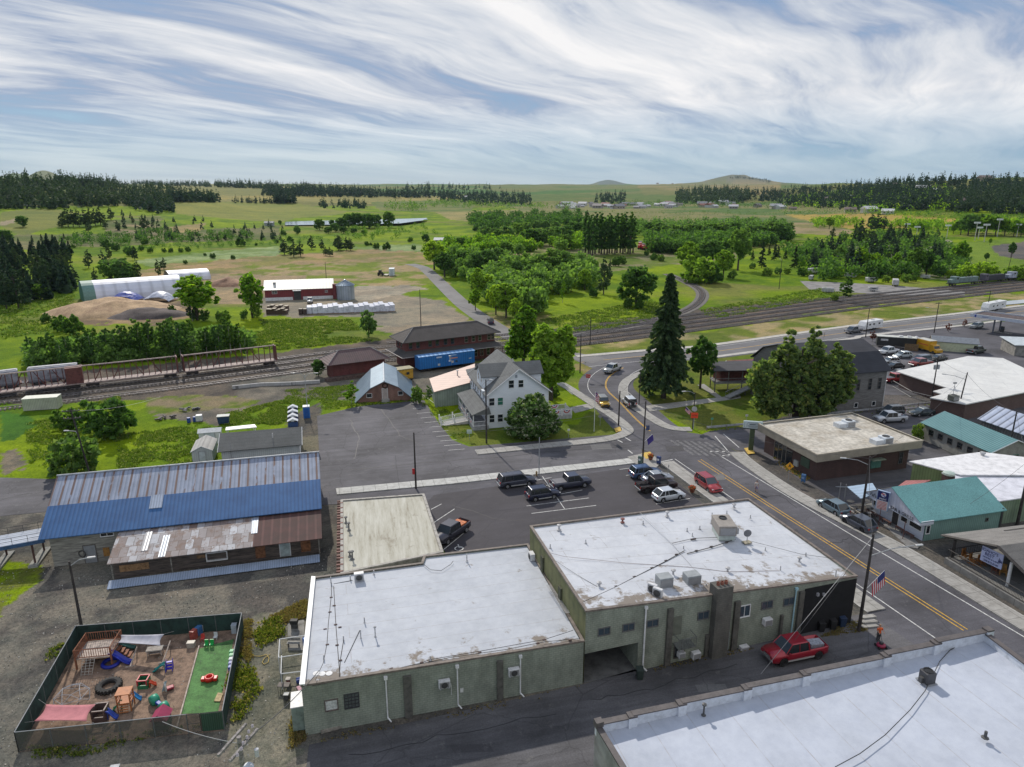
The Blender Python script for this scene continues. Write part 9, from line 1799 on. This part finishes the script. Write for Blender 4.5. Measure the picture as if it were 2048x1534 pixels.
def plant(kind,x,y,top,label=None,group=None,v=None,wf=1.0,loc=None,hh=None):
 t=TG(x,y) if loc is None else loc
 if t is None: return
 if hh is None:
  lo,hi=0.3,80
  for _ in range(24):
   m=(lo+hi)/2
   if Pn(t[0],t[1],t[2]+m)[1]>top: lo=m
   else: hi=m
  hh=(lo+hi)/2
 v=int(VG.integers(0,3)) if v is None else v
 if (kind,v) not in PR:
  me,tm=proto(kind,v);T=tree_thing(NAME[kind],label,CAT.get(kind,'tree'),t,me,tm,BARKP if kind=='aspen' else None,VG.random()*6.28,group);PR[(kind,v)]=T;s=hh/10;T.scale=(s*wf,s*wf,s)
  if label is None: T['label']='tree'
  return T
 s=hh/10;T=place(PR[(kind,v)],t,VG.random()*6.28,label,(s*wf,s*wf,s),group);
 if group is None and 'group' in T: del T['group']
 return T
Z1=lambda x,y:(x/2.926,300+y/2.926);Z2=lambda x,y:(650+x/2.926,300+y/2.926);Z3=lambda x,y:(1300+x/2.738,300+y/2.738)
def bunch(L,kind,Zf,label,group,v=None,wf=1.0):
 for e in L:
  x,yb,yt=e[:3];w_=e[3] if len(e)>3 else wf;vv=e[4] if len(e)>4 else v;X,Yb=Zf(x,yb);_,Yt=Zf(x,yt);plant(kind,X,Yb,Yt,label,group,vv,w_)
# single, easily told trees
plant('broad',395,640,548,'largest leafy tree in front of the mill yard, left of its narrower neighbour',v=0,wf=1.35);plant('pine',385,642,600,'small dark pine tucked under the largest mill-yard tree',v=1,wf=.9);plant('broad',505,636,543,'tall narrow leafy tree at the left end of the red mill',v=0,wf=.85);plant('round',738,674,612,'lone rounded tree between the pallet rows and the depot',v=1,wf=.7)
plant('bush',215,872,788,'big dark rounded bush left of the scrap',v=0,wf=.95);plant('bush',150,948,862,'big bright green bush behind the left end of the warehouse',v=2,wf=.85);plant('bush',135,860,812,'dark bush joined to the left of the big dark rounded bush',v=0,wf=.9);plant('aspen',703,808,762,'small upright tree at the left corner of the brick garage',v=3,wf=1.3);plant('bush',833,806,768,'green bush right of the brick garage',v=2,wf=.5);plant('aspen',858,808,770,'thin loose shrub beside the tan-roofed shed',v=2,wf=.8);plant('round',637,753,713,'small dark tree left of the freight house',v=0,wf=.85)
plant('aspen',1690,604,552,'dark round tree alone beside the tracks in the right meadow',v=0,wf=1.3);plant('bush',1668,602,585,'low shrub left of the lone dark round tree',v=2,wf=.7);plant('bush',1834,882,842,'green bush at the left end of the teal-ribbed block',v=2,wf=.45);plant('broad',1400,778,668,'leafy tree just right of the great spruce',v=2,wf=.8);plant('round',1352,778,690,'dark tree close behind the great spruce',v=0,wf=.6);plant('bush',1305,778,757,'small round bush at the foot of the small spruce',v=0,wf=.6)
plant('spruce',1292,788,692,'small thin spruce left of the great spruce',v=0,wf=.8);
for x,y,t_,l_ in((1744,684,662,'small red-leaved tree by the highway near the camper'),(1897,664,645,'small red-leaved tree left of the fuel canopy'),(1928,655,637,'thin reddish tree behind the refuelling SUV')):
 me,tm=proto('aspen',0);me.materials.clear();me.materials.append(LRD);tt=TG(x,y);T=tree_thing('ornamental_tree',l_,'tree',tt,me,tm);s=.28*(y-t_)/20;T.scale=(s*1.4,s*1.4,s)
def big(name,label,px,h,lobes,n,leaf,m,tmb,inner=.5):
 p=G(*px);return tree_thing(name,label,'tree',(*p,0),leafmesh('crown',crown_broad(lobes,n,leaf,h,inner),m),tmb)
# great spruce
p=G(1327,796);V=crown_spruce(25.5,5.3,14500,.34,.11,.55);T=tree_thing('spruce_tree','great dark spruce towering over the park lawn','tree',(*p,0),leafmesh('crown',V,LSP),trunk_mb(25.5,.55,0,0,top=.97))
# willow in front of the barn: several lobes
L=[((-6.2,0,8),(3.4,3.2,3.6)),((-4.8,-.5,4.2),(3.4,3,3.4)),((-2.5,.5,11.2),(2.7,2.6,3.2)),((-2.6,0,15.2),(1.1,1.1,2.2)),((.2,0,8),(3.6,3.4,4.2)),((2.4,.4,12.6),(2.2,2.2,2.8)),((2.0,0,16),(1.0,1,2.0)),((5.2,-.2,9.4),(3.2,3,3.4)),((7.0,0,6),(3.0,2.8,3.2)),((3.2,-.6,4),(3.6,3,3.4)),((7.6,0,11.4),(1.9,1.8,1.9)),((-1,-1,3.4),(3.6,3,3)),((9.0,0,8.4),(1.8,1.7,1.7)),((6.2,0,13.4),(.9,.9,1.4))]
big('willow_tree','huge spreading willow in front of the weathered barn',(1590,838),17,[(c,tuple(x*.95 for x in r_)) for c,r_ in L],26000,.27,LWI,trunk_mb(15,.7,9,6,.15,.9),.66)
big('maple_tree','tall leafy tree right of the white house, in front of its partner',(1102,800),15.5,[((0,0,9.5),(3.6,3.6,4.6)),((-1.5,0,13),(2.2,2.2,2.6)),((2.2,.5,11.5),(2.6,2.5,3.2)),((1.8,0,6.5),(2.6,2.4,2.4)),((-2.4,-.3,8.2),(2.2,2.2,2.8)),((2.6,0,14),(1.4,1.4,1.8)),((-.5,0,4.8),(1.7,1.7,2))],12000,.30,LBY,trunk_mb(14,.5,8,3.4,.25,.9),.62)
big('maple_tree','tall leafy tree behind the white house, left of its partner',(1047,738),15,[((0,0,9),(3.0,3.0,4.4)),((-1.2,0,5.2),(3.0,2.8,2.4)),((.8,.5,12.8),(2.0,2,2.4)),((2,0,7.5),(2,2,2.6))],8000,.32,LB,trunk_mb(14,.45,6,3,.25,.9),.62)
p=G(1063,874);tree_thing('flowering_bush','big round bush with pale blossoms in front of the white house','bush',(*p,0),leafmesh('crown',crown_broad([((0,.6,3.6),(3.8,3.4,3.4)),((-2.6,0,2.2),(2.2,2,2.2)),((2.8,0,2.2),(2.4,2.2,2.2)),((.6,.4,6.2),(1.8,1.8,1.5)),((0,-1.2,1.8),(3.2,1.8,1.8))],9000,.22,7.5),mat_leaf((.025,.052,.014),(.065,.105,.028),.25,(.34,.33,.24))),trunk_mb(4,.2,5,2,.1))
plant('bush',1108,795,770,'dark hedge-like bush under the tall tree right of the house',v=0,wf=.7)
# central wood
GW='trees of the wood between the rural road and the spur'
bunch([(640,700,520,1.2,3),(700,745,590,1.2,2),(900,880,680,.7,3),(960,880,720,.8,3),(1000,965,780,.9,3),(1060,985,770,1.05,3),(1110,1010,860,.8,3),(1440,830,715,.9,3),(1520,820,690,.9,3),(880,940,810,.9,0),(1550,780,670,.9,0)],'broad',Z2,'bright green leafy tree at the sunny edge of the wood right of the rural road',GW+' (bright edge)')
bunch([(800,725,575,1.1,1),(880,735,585,1.2,1),(950,725,570,1.2,1),(1010,705,560,1.1,1),(1180,705,590,1.2,1),(1260,725,600,1.2,1),(1330,735,560,1.2,1),(1400,745,575,1.2,1),(1455,740,600,1.1,1),(1240,845,700,1.0,1),(1160,875,755,1.1,1),(1100,800,690,1.1,1),(1310,820,730,.9,1),(1080,720,610,1.1,1),(1120,760,640,1.1,1),(1200,790,660,1.1,1),(1290,780,650,1.1,1),(1370,790,660,1.1,1),(1020,760,650,1.0,1),(1490,700,600,1.,1)],'broad',Z2,'grey-green leafy tree inside the wood right of the rural road',GW+' (grey-green)')
bunch([(1390,895,750,.55,3)],'aspen',Z2,'thin young tree standing alone in the sunlit meadow',None)
bunch([(1630,845,630,.75,1)],'pine',Z2,'tall dark pine at the right edge of the wood',None);bunch([(1665,750,640,.6,1)],'pine',Z2,'slim dark pine behind the tall dark one',None)
bunch([(1820,915,635,1.05,0)],'round',Z2,'large rounded tree behind the great spruce, left of the spur',None)
bunch([(1570,860,800),(1770,925,870),(1560,830,790),(1840,930,870),(1700,680,620),(1740,670,615),(1880,620,585),(1920,645,615),(1960,650,605)],'bush',Z2,'low dark bush in the meadow left of the curved spur','bushes left of the curved spur',0,.7)
GB='trees along the river beyond the wood'
bunch([(590,545,480,1,0),(800,590,495,1.1,0),(855,570,500,1.1,0),(940,545,425,1.1,1),(1000,545,440,1.1,1),(1065,545,425,1.2,1),(1100,560,520,1,0),(1200,565,440,1.3,0),(1260,560,440,1.2,1),(1320,540,430,1.2,1),(1390,560,420,1.2,1),(1400,585,475,1.2,0),(1450,505,400,1.2,0),(1480,510,405,1.1,0),(1180,480,410,1.3,1),(1240,470,400,1.2,1),(1290,470,400,1.2,1),(1350,470,405,1.2,1),(1060,620,520,1,0),(1130,500,410,1.2,1)],'round',Z2,'rounded tree in the belt along the river beyond the wood',GB)
for i in range(19):
 x=1522+i*15.6;bunch([(x+VG.normal()*3,607+VG.normal()*5,VG.choice([368,375,382,392,400,386]))],'poplar',Z2,'tall narrow poplar in the dense row beyond the meadow','row of poplars beyond the meadow',0,1.15)
bunch([(1530,425,352,.9)],'pine',Z2,'dark pine standing above the left end of the poplars',None,1)
bunch([(x,yb,yb-h_,1.2,v) for x,yb,h_,v in((0,470,90,0),(45,480,100,1),(95,490,100,1),(140,500,110,1),(190,500,110,1),(235,490,100,0),(290,490,100,1),(345,480,95,0),(400,480,100,1),(455,475,95,0),(560,500,110,1),(610,500,110,1),(660,500,130,1),(715,500,125,1),(745,470,90,0),(30,560,90,1),(90,560,80,1),(150,570,75,0),(520,500,90,1),(680,450,80,1))],'round',Z3,'rounded tree in the long belt right of the poplars','long tree belt right of the poplars')
bunch([(210,705,490,1.0,3),(290,640,485,1.2,1),(340,640,480,1.1,1),(480,660,410,.8,1),(400,700,540,1.0,3)],'broad',Z3,'large leafy tree above the curved spur, right side','large trees right of the curved spur')
p=TG(*Z3(262,725));plant('bush',*Z3(262,728),Z3(0,568)[1],'pale round willow on the right of the curved spur',v=3,wf=.95)
bunch([(340,730,620),(450,705,655),(640,690,635),(700,680,640),(750,680,640),(830,690,640),(870,690,655),(1000,700,665),(1210,725,660),(1290,725,680),(1400,725,672),(1440,720,680),(560,650,615),(60,610,570),(20,600,560)],'bush',Z3,'low rounded shrub along the near edge of the park','shrubs along the near edge of the park',None,.8)
bunch([(1650,705,650),(1710,710,640),(1760,712,610),(1830,712,600),(1880,710,640),(1990,712,620),(2040,712,640)],'bush',Z3,'yellow-green willow bush behind the locomotives','willow bushes behind the locomotives',3,.85)
GP='park trees on the right'
bunch([(610,645,500,.8),(680,605,500,.8),(700,590,525,1.1),(790,645,525,.9),(850,625,540,.9),(910,555,480,.7),(1070,685,590,1),(980,690,615,1.2),(560,605,545,1),(740,600,540,1),(650,580,520,1)],'spruce',Z3,'dark spruce in the park on the right',GP+' (spruces)',0)
bunch([(930,655,560,1.1),(1000,480,420,1.0),(1120,490,400,.9),(1150,505,380,.9),(1240,440,345,1),(1210,445,350,1),(1310,485,400,.9),(1360,490,410,.9),(1280,440,360,.9),(1190,540,440,1.1),(1220,540,450,1.1),(1510,535,450,.9),(1270,590,470,1),(1350,560,480,1),(1570,485,430,.9),(1410,500,430,.9)],'pine',Z3,'dark pine in the park on the right',GP+' (pines)')
bunch([(980,435,365,1.1,0),(1150,680,530,.9,0),(1230,685,560,.9,0),(1340,685,560,.8,0),(1450,695,525,.9,2),(1510,690,545,.9,2),(1690,645,490,.9,0),(1300,610,560,1,2),(1030,600,520,1,1),(990,610,540,1,1),(1740,470,340,1.2,1),(1790,465,345,1.2,2),(1840,470,350,1.2,0),(1890,470,360,1.1,0),(1940,470,370,1.1,0),(1990,475,380,1.,0),(1700,465,370,1.1,2),(1660,460,400,1,0),(2030,475,390,1,0),(1470,450,390,1,0),(1600,620,560,1,1),(1560,640,580,1,2),(1640,640,580,1,2),(1860,520,480,.7,0),(1975,590,500,.7,2),(1840,610,560,.9,2)],'broad',Z3,'leafy tree in the park on the right',GP+' (leafy)')
# left meadows
GL='pines left of the white fabric barn'
bunch([(40,930,715,.9),(110,925,690,.9),(30,720,600,.9),(100,700,570,1),(150,800,650,.9),(210,760,600,.9),(235,770,580,.9),(290,830,640,.9),(340,800,690,1),(370,720,590,.9),(395,700,580,1),(400,820,700,.9),(440,790,680,1),(330,680,610,1),(60,820,640,1),(10,860,700,1),(180,870,720,1)],'pine',Z1,'dark pine in the group left of the white fabric barn',GL)
bunch([(240,875,765,1.3)],'round',Z1,'round bush-like tree at the front of the left pine group',None,0)
bunch([(520,690,585,.9),(610,700,590,.9),(640,640,560,.9),(790,645,560,1),(810,770,650,.8),(560,780,690,.8),(930,742,640,.6),(960,700,630,1.2)],'pine',Z1,'dark pine in the middle group behind the fabric barn','pines behind the fabric barn')
bunch([(650,770,620,1.1,1),(720,775,610,1.1,1),(770,770,650,1,1),(680,720,620,1,1)],'round',Z1,'grey-green rounded tree behind the fabric barn','rounded trees behind the fabric barn')
bunch([(420,1080,950,.8,0),(360,1060,965,.8,0),(540,1110,1035,.6,0),(1000,1030,980,.7,2),(1060,1060,1000,.8,1),(1140,990,920,.7,1),(1310,1010,930,.8,1),(270,1010,950,.7,0),(1200,1000,930,.7,0),(1500,980,880,.5,2),(1430,990,930,.6,1),(1010,960,900,.6,0)],'bush',Z1,'bush on the meadow between the sawdust heap and the rail yard','bushes between sawdust heap and rail yard')
for i in range(44):
 x=195+i*29+VG.normal()*7;yb=1268-i*2.0+VG.normal()*14;h_=(170 if i<18 or i>33 else 205)+VG.normal()*18;bunch([(x,yb,yb-h_,.85,int(VG.choice([0,0,1,2])))],'aspen',Z1,'young pale-stemmed tree in the thicket behind the wagons','young tree thicket behind the wagons')
bunch([(135,452,372,1.2,0)],'round',Z1,'lone round tree on the pale left hillside',None);bunch([(30,560,450,1.2,0),(-10,560,455,1.2,0)],'round',Z1,'dark round tree at the far left frame edge','dark round trees at the far left edge')
bunch([(370,450,370,1),(400,450,340,1),(430,450,345,1),(465,452,350,1),(500,450,345,1),(530,448,340,1),(560,445,345,1),(590,440,330,1),(650,412,335,1.1),(690,470,412,1.2),(620,460,400,1.2),(840,472,380,1.1),(780,432,385,.8),(520,480,420,1.2),(360,455,400,1.2)],'pine',Z1,'dark pine in the cluster on the left hillside','pine cluster on the left hillside')
bunch([(190,542,498),(245,535,490),(1110,527,490),(1136,527,495),(1195,524,500),(1210,524,503),(1250,532,490),(1275,540,488),(1320,530,487),(1447,535,488),(1530,532,495),(800,520,480),(965,520,490),(375,520,485),(1000,520,495)],'spruce',Z1,'small dark conifer dotted over the left meadow','small conifers dotted over the left meadow',0,1.1)
bunch([(620,575,515),(680,590,540),(850,555,510),(430,575,548),(740,600,565),(770,620,560),(830,590,555),(880,600,565),(960,600,570),(1000,600,570),(1060,600,570),(1100,595,560),(1245,635,600),(1365,640,612),(1085,668,640),(1410,562,505),(1620,545,520),(1700,540,500),(1660,500,465),(920,560,540),(1200,620,600),(1500,560,540)],'bush',Z1,'low bush along the ditch in the left meadow','ditch bushes in the left meadow',0,.8)
bunch([(1665,612,518,1.2),(1720,628,535,1.3),(1760,625,535,1),(1825,583,500,1),(1885,585,520,1),(1932,622,568,1.5),(1990,585,500,1.2),(2030,588,510,1.2)],'pine',Z1,'dark shapely pine on the dry strip before the ponds','shapely pines before the ponds')
bunch([(80,590,500,1.2),(150,590,515,1.2),(5,618,565,1.4)],'pine',Z2,'dark shapely pine on the dry strip before the ponds','shapely pines before the ponds')
bunch([(1740,495,430,.9,1),(1870,470,390,1.1,0),(2000,470,380,1.2,0),(1640,440,405,.9,0)],'round',Z1,'dark tree beside the far ponds','trees beside the far ponds')
bunch([(140,455,355,1),(180,455,350,1.1),(220,455,360,1.1),(260,460,355,1.1),(300,455,360,1.1),(375,455,340,.9),(60,480,420,1.2),(110,490,440,1.4),(170,490,450,1.4),(230,500,460,1.3),(20,490,440,1.4),(40,450,400,1)],'round',Z2,'dark tree beside the far ponds','trees beside the far ponds',0)
bunch([(300,580,540),(360,585,535),(245,560,530),(520,585,555),(270,560,540),(880,475,440),(500,540,505)],'bush',Z2,'low dark bush left of the rural road','low bushes left of the rural road',0,.8)
# undergrowth that fills the woods
# far woods: each reads as one mass
def forest(label,poly,n,hm,kind='conifer',m=None,quadn=26,seed=1,name='forest'):
 r=np.random.default_rng(seed);xs=[p[0] for p in poly];ys=[p[1] for p in poly];P=[];
 while len(P)<n:
  x=r.uniform(min(xs),max(xs),4*n);y=r.uniform(min(ys),max(ys),4*n);k=inpoly(x,y,poly);
  for a,b in zip(x[k],y[k]):
   P.append((a,b))
   if len(P)>=n: break
 C=[];S=[]
 D=[]
 for (a,b) in P:
  t=TG(a,b)
  if t is None: continue
  h=hm*(.65+.6*r.random());w=h*(.17+.06*r.random()) if kind=='conifer' else h*.42;k=quadn;u=r.random(k)
  if kind=='conifer': R_=w*(1.02-u)**.8;an=r.random(k)*6.283;C.append(np.stack([t[0]+np.cos(an)*R_*.8,t[1]+np.sin(an)*R_*.8,t[2]+h*(.08+.9*u)],1));S.append(np.maximum(R_*.85,w*.22));
  else: d=r.normal(size=(k,3));d/=np.linalg.norm(d,axis=1)[:,None];C.append(np.array(t)+np.array([0,0,h*.5])+d*np.array([w,w,h*.42])*(.55+.5*r.random((k,1))+.25*np.sin(7*d[:,:1]+9*d[:,1:2]+a)));S.append(w*(.16+.14*r.random(k)))
 C=np.concatenate(C);S=np.concatenate(S);V=quads(C,S*.75,.1,None,1.15);o=bpy.data.objects.new(name,leafmesh(name,V,m or LFF));COL.objects.link(o);tag(o,label,'forest',kind='stuff');return o
forest('dark pine forest covering the left hillside',[(-260,352),(0,362),(150,364),(345,372),(345,424),(240,412),(120,419),(0,420),(-260,425)],1150,17,quadn=34,seed=2)
forest('dark tree clump at the lower right end of the left forest',[(240,405),(345,395),(350,425),(300,430)],110,15,seed=3)
forest('block of dark conifers on the far left crest',[(255,367),(300,366),(470,372),(560,376),(565,379),(300,371)],330,26,seed=4);forest('sparse dark conifers on the skyline behind the left forest',[(120,372),(235,370),(240,374),(120,376)],120,22,seed=5)
forest('conifer block on the pale field, left',[(340,399),(435,401),(440,405),(345,405)],120,19,seed=6);forest('small conifer row in the pale field',[(465,404),(590,405),(590,408),(465,407)],50,12,seed=7);forest('dense square conifer block in the middle distance',[(548,400),(590,400),(590,408),(548,408)],60,24,seed=8)
forest('long dark conifer wood across the middle distance',[(525,385),(620,380),(760,388),(900,390),(905,396),(760,396),(620,394),(525,392)],560,26,seed=9);forest('scattered conifers on the far centre hills',[(780,377),(850,374),(1010,376),(1010,380),(790,384)],60,30,seed=10)
forest('dark wood left of the far centre meadows',[(900,385),(1060,392),(1065,412),(960,410),(880,402)],330,20,seed=11);forest('leafy thicket in the far centre meadows',[(860,400),(1040,412),(1160,412),(1150,421),(1040,420),(850,415)],240,11,'leaf',LBD,18,12);forest('conifer row in the pale field behind the ponds',[(640,412),(730,410),(735,418),(640,418)],45,16,seed=13);forest('leafy clump behind the ponds',[(770,410),(850,412),(850,424),(770,424)],60,13,'leaf',LBD,18,14)
forest('dark conifer grove above the far town',[(1190,392),(1250,388),(1250,410),(1190,410)],90,20,seed=15);forest('dense dark conifer wood right of the far town',[(1352,384),(1400,378),(1495,380),(1500,400),(1470,412),(1350,408)],420,22,seed=16);forest('leafy trees along the far town',[(1200,404),(1360,406),(1560,410),(1640,418),(1560,420),(1200,414)],260,10,'leaf',LBD,16,17)
forest('mixed woods covering the right ridge',[(1500,386),(1600,378),(1720,376),(1860,378),(1880,420),(1760,424),(1600,415),(1540,408),(1500,398)],1100,17,seed=18);forest('leafy trees among the houses on the right ridge',[(1560,395),(1700,385),(1900,380),(1920,425),(1740,428),(1580,418)],260,12,'leaf',LB,18,19)
forest('tall pines on the skyline of the right hill',[(1690,372),(1760,366),(1860,362),(1990,364),(2110,368),(2110,374),(1860,372),(1700,378)],190,19,seed=20);forest('dark pine forest at the foot of the right hill',[(1850,395),(2000,385),(2300,380),(2300,424),(2048,430),(1900,425)],700,18,quadn=34,seed=22)
forest('far hedges and orchards in the valley',[(980,424),(1300,424),(1620,428),(1620,434),(1300,430),(980,430)],300,5,'leaf',LBD,10,23);forest('orchard rows in the valley',[(1020,438),(1400,436),(1500,446),(1200,448),(1020,444)],260,5,'leaf',LBD,10,24);forest('line of trees crossing the valley behind the gold field',[(1560,424),(1900,432),(2048,440),(2048,446),(1900,437),(1560,428)],180,8,'leaf',LBD,12,25);forest('conifers on the distant blue peak',[(1450,357),(1478,353),(1545,362),(1540,366),(1480,358)],110,22,seed=26)
forest('dense undergrowth and small trees filling the wood right of the rural road',[(880,548),(905,520),(960,515),(1050,505),(1150,500),(1180,530),(1190,580),(1130,600),(1060,640),(1000,620),(950,580)],120,8.5,'leaf',LBG,330,30,'thicket')
forest('dense undergrowth along the river belt',[(860,500),(960,486),(1160,478),(1165,500),(1040,505),(900,520)],110,8,'leaf',LB,260,31,'thicket')
forest('dense low trees filling the belt right of the poplars',[(1290,482),(1420,478),(1575,470),(1580,486),(1440,505),(1300,508)],170,9.5,'leaf',LBD,240,32,'thicket')
forest('brush filling the thicket behind the wagons',[(60,712),(300,690),(500,676),(505,700),(330,722),(70,742)],260,4.2,'leaf',LBG,200,33,'thicket')
forest('low brush along the ditches of the left meadow',[(250,495),(420,485),(560,478),(700,474),(705,482),(560,490),(420,497),(250,508)],120,3.2,'leaf',LBD,50,34,'thicket')
forest('young pines filling the group left of the fabric barn',[(-60,500),(60,495),(150,510),(165,590),(60,612),(-60,615)],95,11,seed=37,quadn=170,name='thicket')
forest('tree belt crossing the valley beyond the poplars',[(940,436),(1160,428),(1165,452),(1040,462),(940,466)],150,11,'leaf',LBD,130,41,'thicket')
forest('tree belt between the far town and the gold field',[(1160,448),(1300,455),(1560,448),(1575,462),(1300,478),(1165,470)],170,10,'leaf',LBG,130,42,'thicket')
forest('scrubby wood on the left valley floor',[(120,478),(330,466),(520,470),(500,482),(300,490),(120,498)],110,6,'leaf',LBD,70,43,'thicket')
forest('small conifers scattered on the left hillside scrub',[(240,430),(560,455),(600,480),(350,490),(230,475)],70,7,seed=44,quadn=50,name='thicket')
forest('mixed trees filling the park',[(1560,500),(1700,478),(1850,474),(1900,500),(1960,560),(1780,556),(1620,562)],210,8,'leaf',LBD,120,45,'thicket')
forest('dark conifers mixed among the park trees',[(1600,520),(1700,482),(1860,478),(1900,545),(1640,556)],70,11,seed=46,quadn=120,name='thicket')
forest('belt of trees below the right hill',[(1620,446),(1900,452),(2120,458),(2120,472),(1900,466),(1620,456)],130,10,'leaf',LB,100,47,'thicket')
forest('woods on the middle of the right hill',[(1700,376),(1860,368),(2120,372),(2120,392),(1860,394),(1700,392)],330,15,seed=48)
forest('scrub and low trees around the far ponds',[(700,452),(860,446),(880,470),(800,486),(690,482)],60,5,'leaf',LBD,60,35,'thicket')
forest('leafy growth between the park trees',[(1600,528),(1760,500),(1900,520),(1960,560),(1700,556),(1610,560)],80,5,'leaf',LB,80,36,'thicket')
# weeds and grass tufts
def tufts(label,polys,n,s,m,hs=1.0,seed=3,name='weeds',pix=True):
 r=np.random.default_rng(seed);C=[]
 for P in polys:
  P=[G(*p) for p in P] if pix else P;xs=[p[0] for p in P];ys=[p[1] for p in P];x=r.uniform(min(xs),max(xs),n*3);y=r.uniform(min(ys),max(ys),n*3);g=fbm(x/2.2+seed,y/2.2,3);k=inpoly(x,y,P)&(g+.5*(r.random(len(x))-.5)>.58);x=x[k][:n];y=y[k][:n]
  for j in range(5): C.append(np.stack([x+r.normal(size=len(x))*s*.9,y+r.normal(size=len(x))*s*.6,s*hs*(.2+.8*r.random(len(x)))],1))
 C=np.concatenate(C);V=quads(C,s*(.22+.38*r.random(len(C))),0,np.stack([r.normal(size=len(C))*.5,r.normal(size=len(C))*.5,np.ones(len(C))],1),1.6);o=bpy.data.objects.new(name,leafmesh(name,V,m));COL.objects.link(o);tag(o,label,'weeds',kind='stuff');return o
WG=mat_leaf((.05,.08,.015),(.12,.15,.03),.3,(.22,.18,.08),1.4);WD=mat_leaf((.20,.14,.06),(.32,.23,.11),.3,(.10,.11,.03),1.2);WGB=mat_leaf((.05,.10,.015),(.12,.17,.025),.3,(.2,.2,.09),1.4)
tufts('green weeds along the outside of the near playground fence',[[(20,1500),(440,1445),(300,1475),(180,1510),(30,1520)],[(100,1300),(130,1285),(115,1340),(90,1330)]],700,.16,WG,seed=4);tufts('tall weeds between the right playground fence and the bare yard',[[(445,1420),(470,1300),(500,1330),(520,1380),(480,1440),(450,1460)],[(505,1250),(560,1235),(570,1270),(520,1300)]],900,.2,WG,1.3,5)
tufts('dry straw-coloured grass beside the low green building',[[(480,1240),(505,1240),(500,1330),(482,1310)],[(540,1235),(612,1200),(615,1235),(560,1250)],[(590,1400),(612,1390),(608,1480),(580,1500)]],900,.16,WD,1.2,6);tufts('dry weeds along the alley foot of the green buildings',[[(640,1490),(1160,1385),(1160,1372),(640,1475)],[(1300,1345),(1560,1290),(1560,1275),(1330,1325)],[(1640,1275),(1735,1262),(1730,1240),(1690,1245)]],700,.10,WD,1,7)
tufts('rough meadow grass and wild flowers left of the office sheds',[[(230,870),(400,850),(430,860),(400,940),(240,945)],[(50,850),(240,790),(240,860),(120,940),(60,930)],[(440,830),(570,800),(620,800),(560,850),(450,850)]],3800,.22,WGB,1,8,'meadow_grass');tufts('tall meadow plants in the sunlit field below the spur',[[(1080,640),(1300,600),(1360,620),(1250,655),(1150,665)],[(1400,620),(1650,575),(1700,590),(1420,640)],[(520,640),(700,640),(720,660),(540,680)],[(350,680),(520,660),(760,680),(560,700)],[(0,600),(150,590),(130,660),(0,680)]],5000,.38,WGB,.8,9,'meadow_grass');tufts('weedy strip along the guardrail',[[(1413,866),(1560,850),(1800,826),(2010,806),(2048,790),(1900,800),(1600,834),(1413,858)]],2600,.16,WG,1,10);tufts('ragged weeds beside the gravel lane and lot edges',[[(840,805),(885,812),(950,870),(910,880)],[(640,800),(860,785),(850,800),(640,822)],[(570,780),(700,770),(690,800),(570,800)]],1600,.16,WGB,1,11)
tufts('planting strip of low shrubs in front of the bank',[[(1540,905),(1570,915),(1625,955),(1610,962),(1560,935)]],350,.18,mat_leaf((.05,.07,.02),(.12,.09,.04),.2,(.25,.08,.04)),1,12,'flower_bed');tufts('green shrubs behind the guardrail by the clinic',[[(1935,812),(2048,778),(2120,770),(2120,790),(2048,795),(1940,815)]],900,.35,WGB,1.4,13,'shrubs')
# loose pale stones on the gravel
r=np.random.default_rng(9);P=[(-70,36),(-17,36),(-18,78),(-60,72)];mb=MB()
x=r.uniform(-62,-17,5200);y=r.uniform(40,76,5200);k=(fbm(x/4,y/4,3)>.47);
C=np.stack([x[k],y[k],np.full(k.sum(),.03)],1);V=quads(C,.035+.05*r.random(len(C)),.0,None,1.0);o=bpy.data.objects.new('loose_gravel',leafmesh('loose_gravel',V,mat((.42,.40,.36),.9,.3,2)));COL.objects.link(o);tag(o,'pale loose stones scattered over the gravel yard','gravel',kind='stuff')
# power mast on the left hill
t=TG(5,352) or TG(5,360)
if t: T=thing('lattice_mast','tiny lattice mast on the left forest skyline','mast',t);tube((0,0,0),(0,0,26),.9,.4,4).w('mast',GREY,T);box((0,0,23),(8,.5,.6)).w('crossarm',GREY,T)
# haze
m=bpy.data.materials.new('haze_air');m.use_nodes=True;n=m.node_tree.nodes;n.clear();oo=n.new('ShaderNodeOutputMaterial');pv=n.new('ShaderNodeVolumePrincipled');pv.inputs['Color'].default_value=(.62,.78,1,1);pv.inputs['Density'].default_value=.000020;pv.inputs['Anisotropy'].default_value=.15;m.node_tree.links.new(pv.outputs[0],oo.inputs['Volume'])
o=box((0,7900,155),(34000,16400,330)).mk('haze',m);tag(o,kind='stuff')
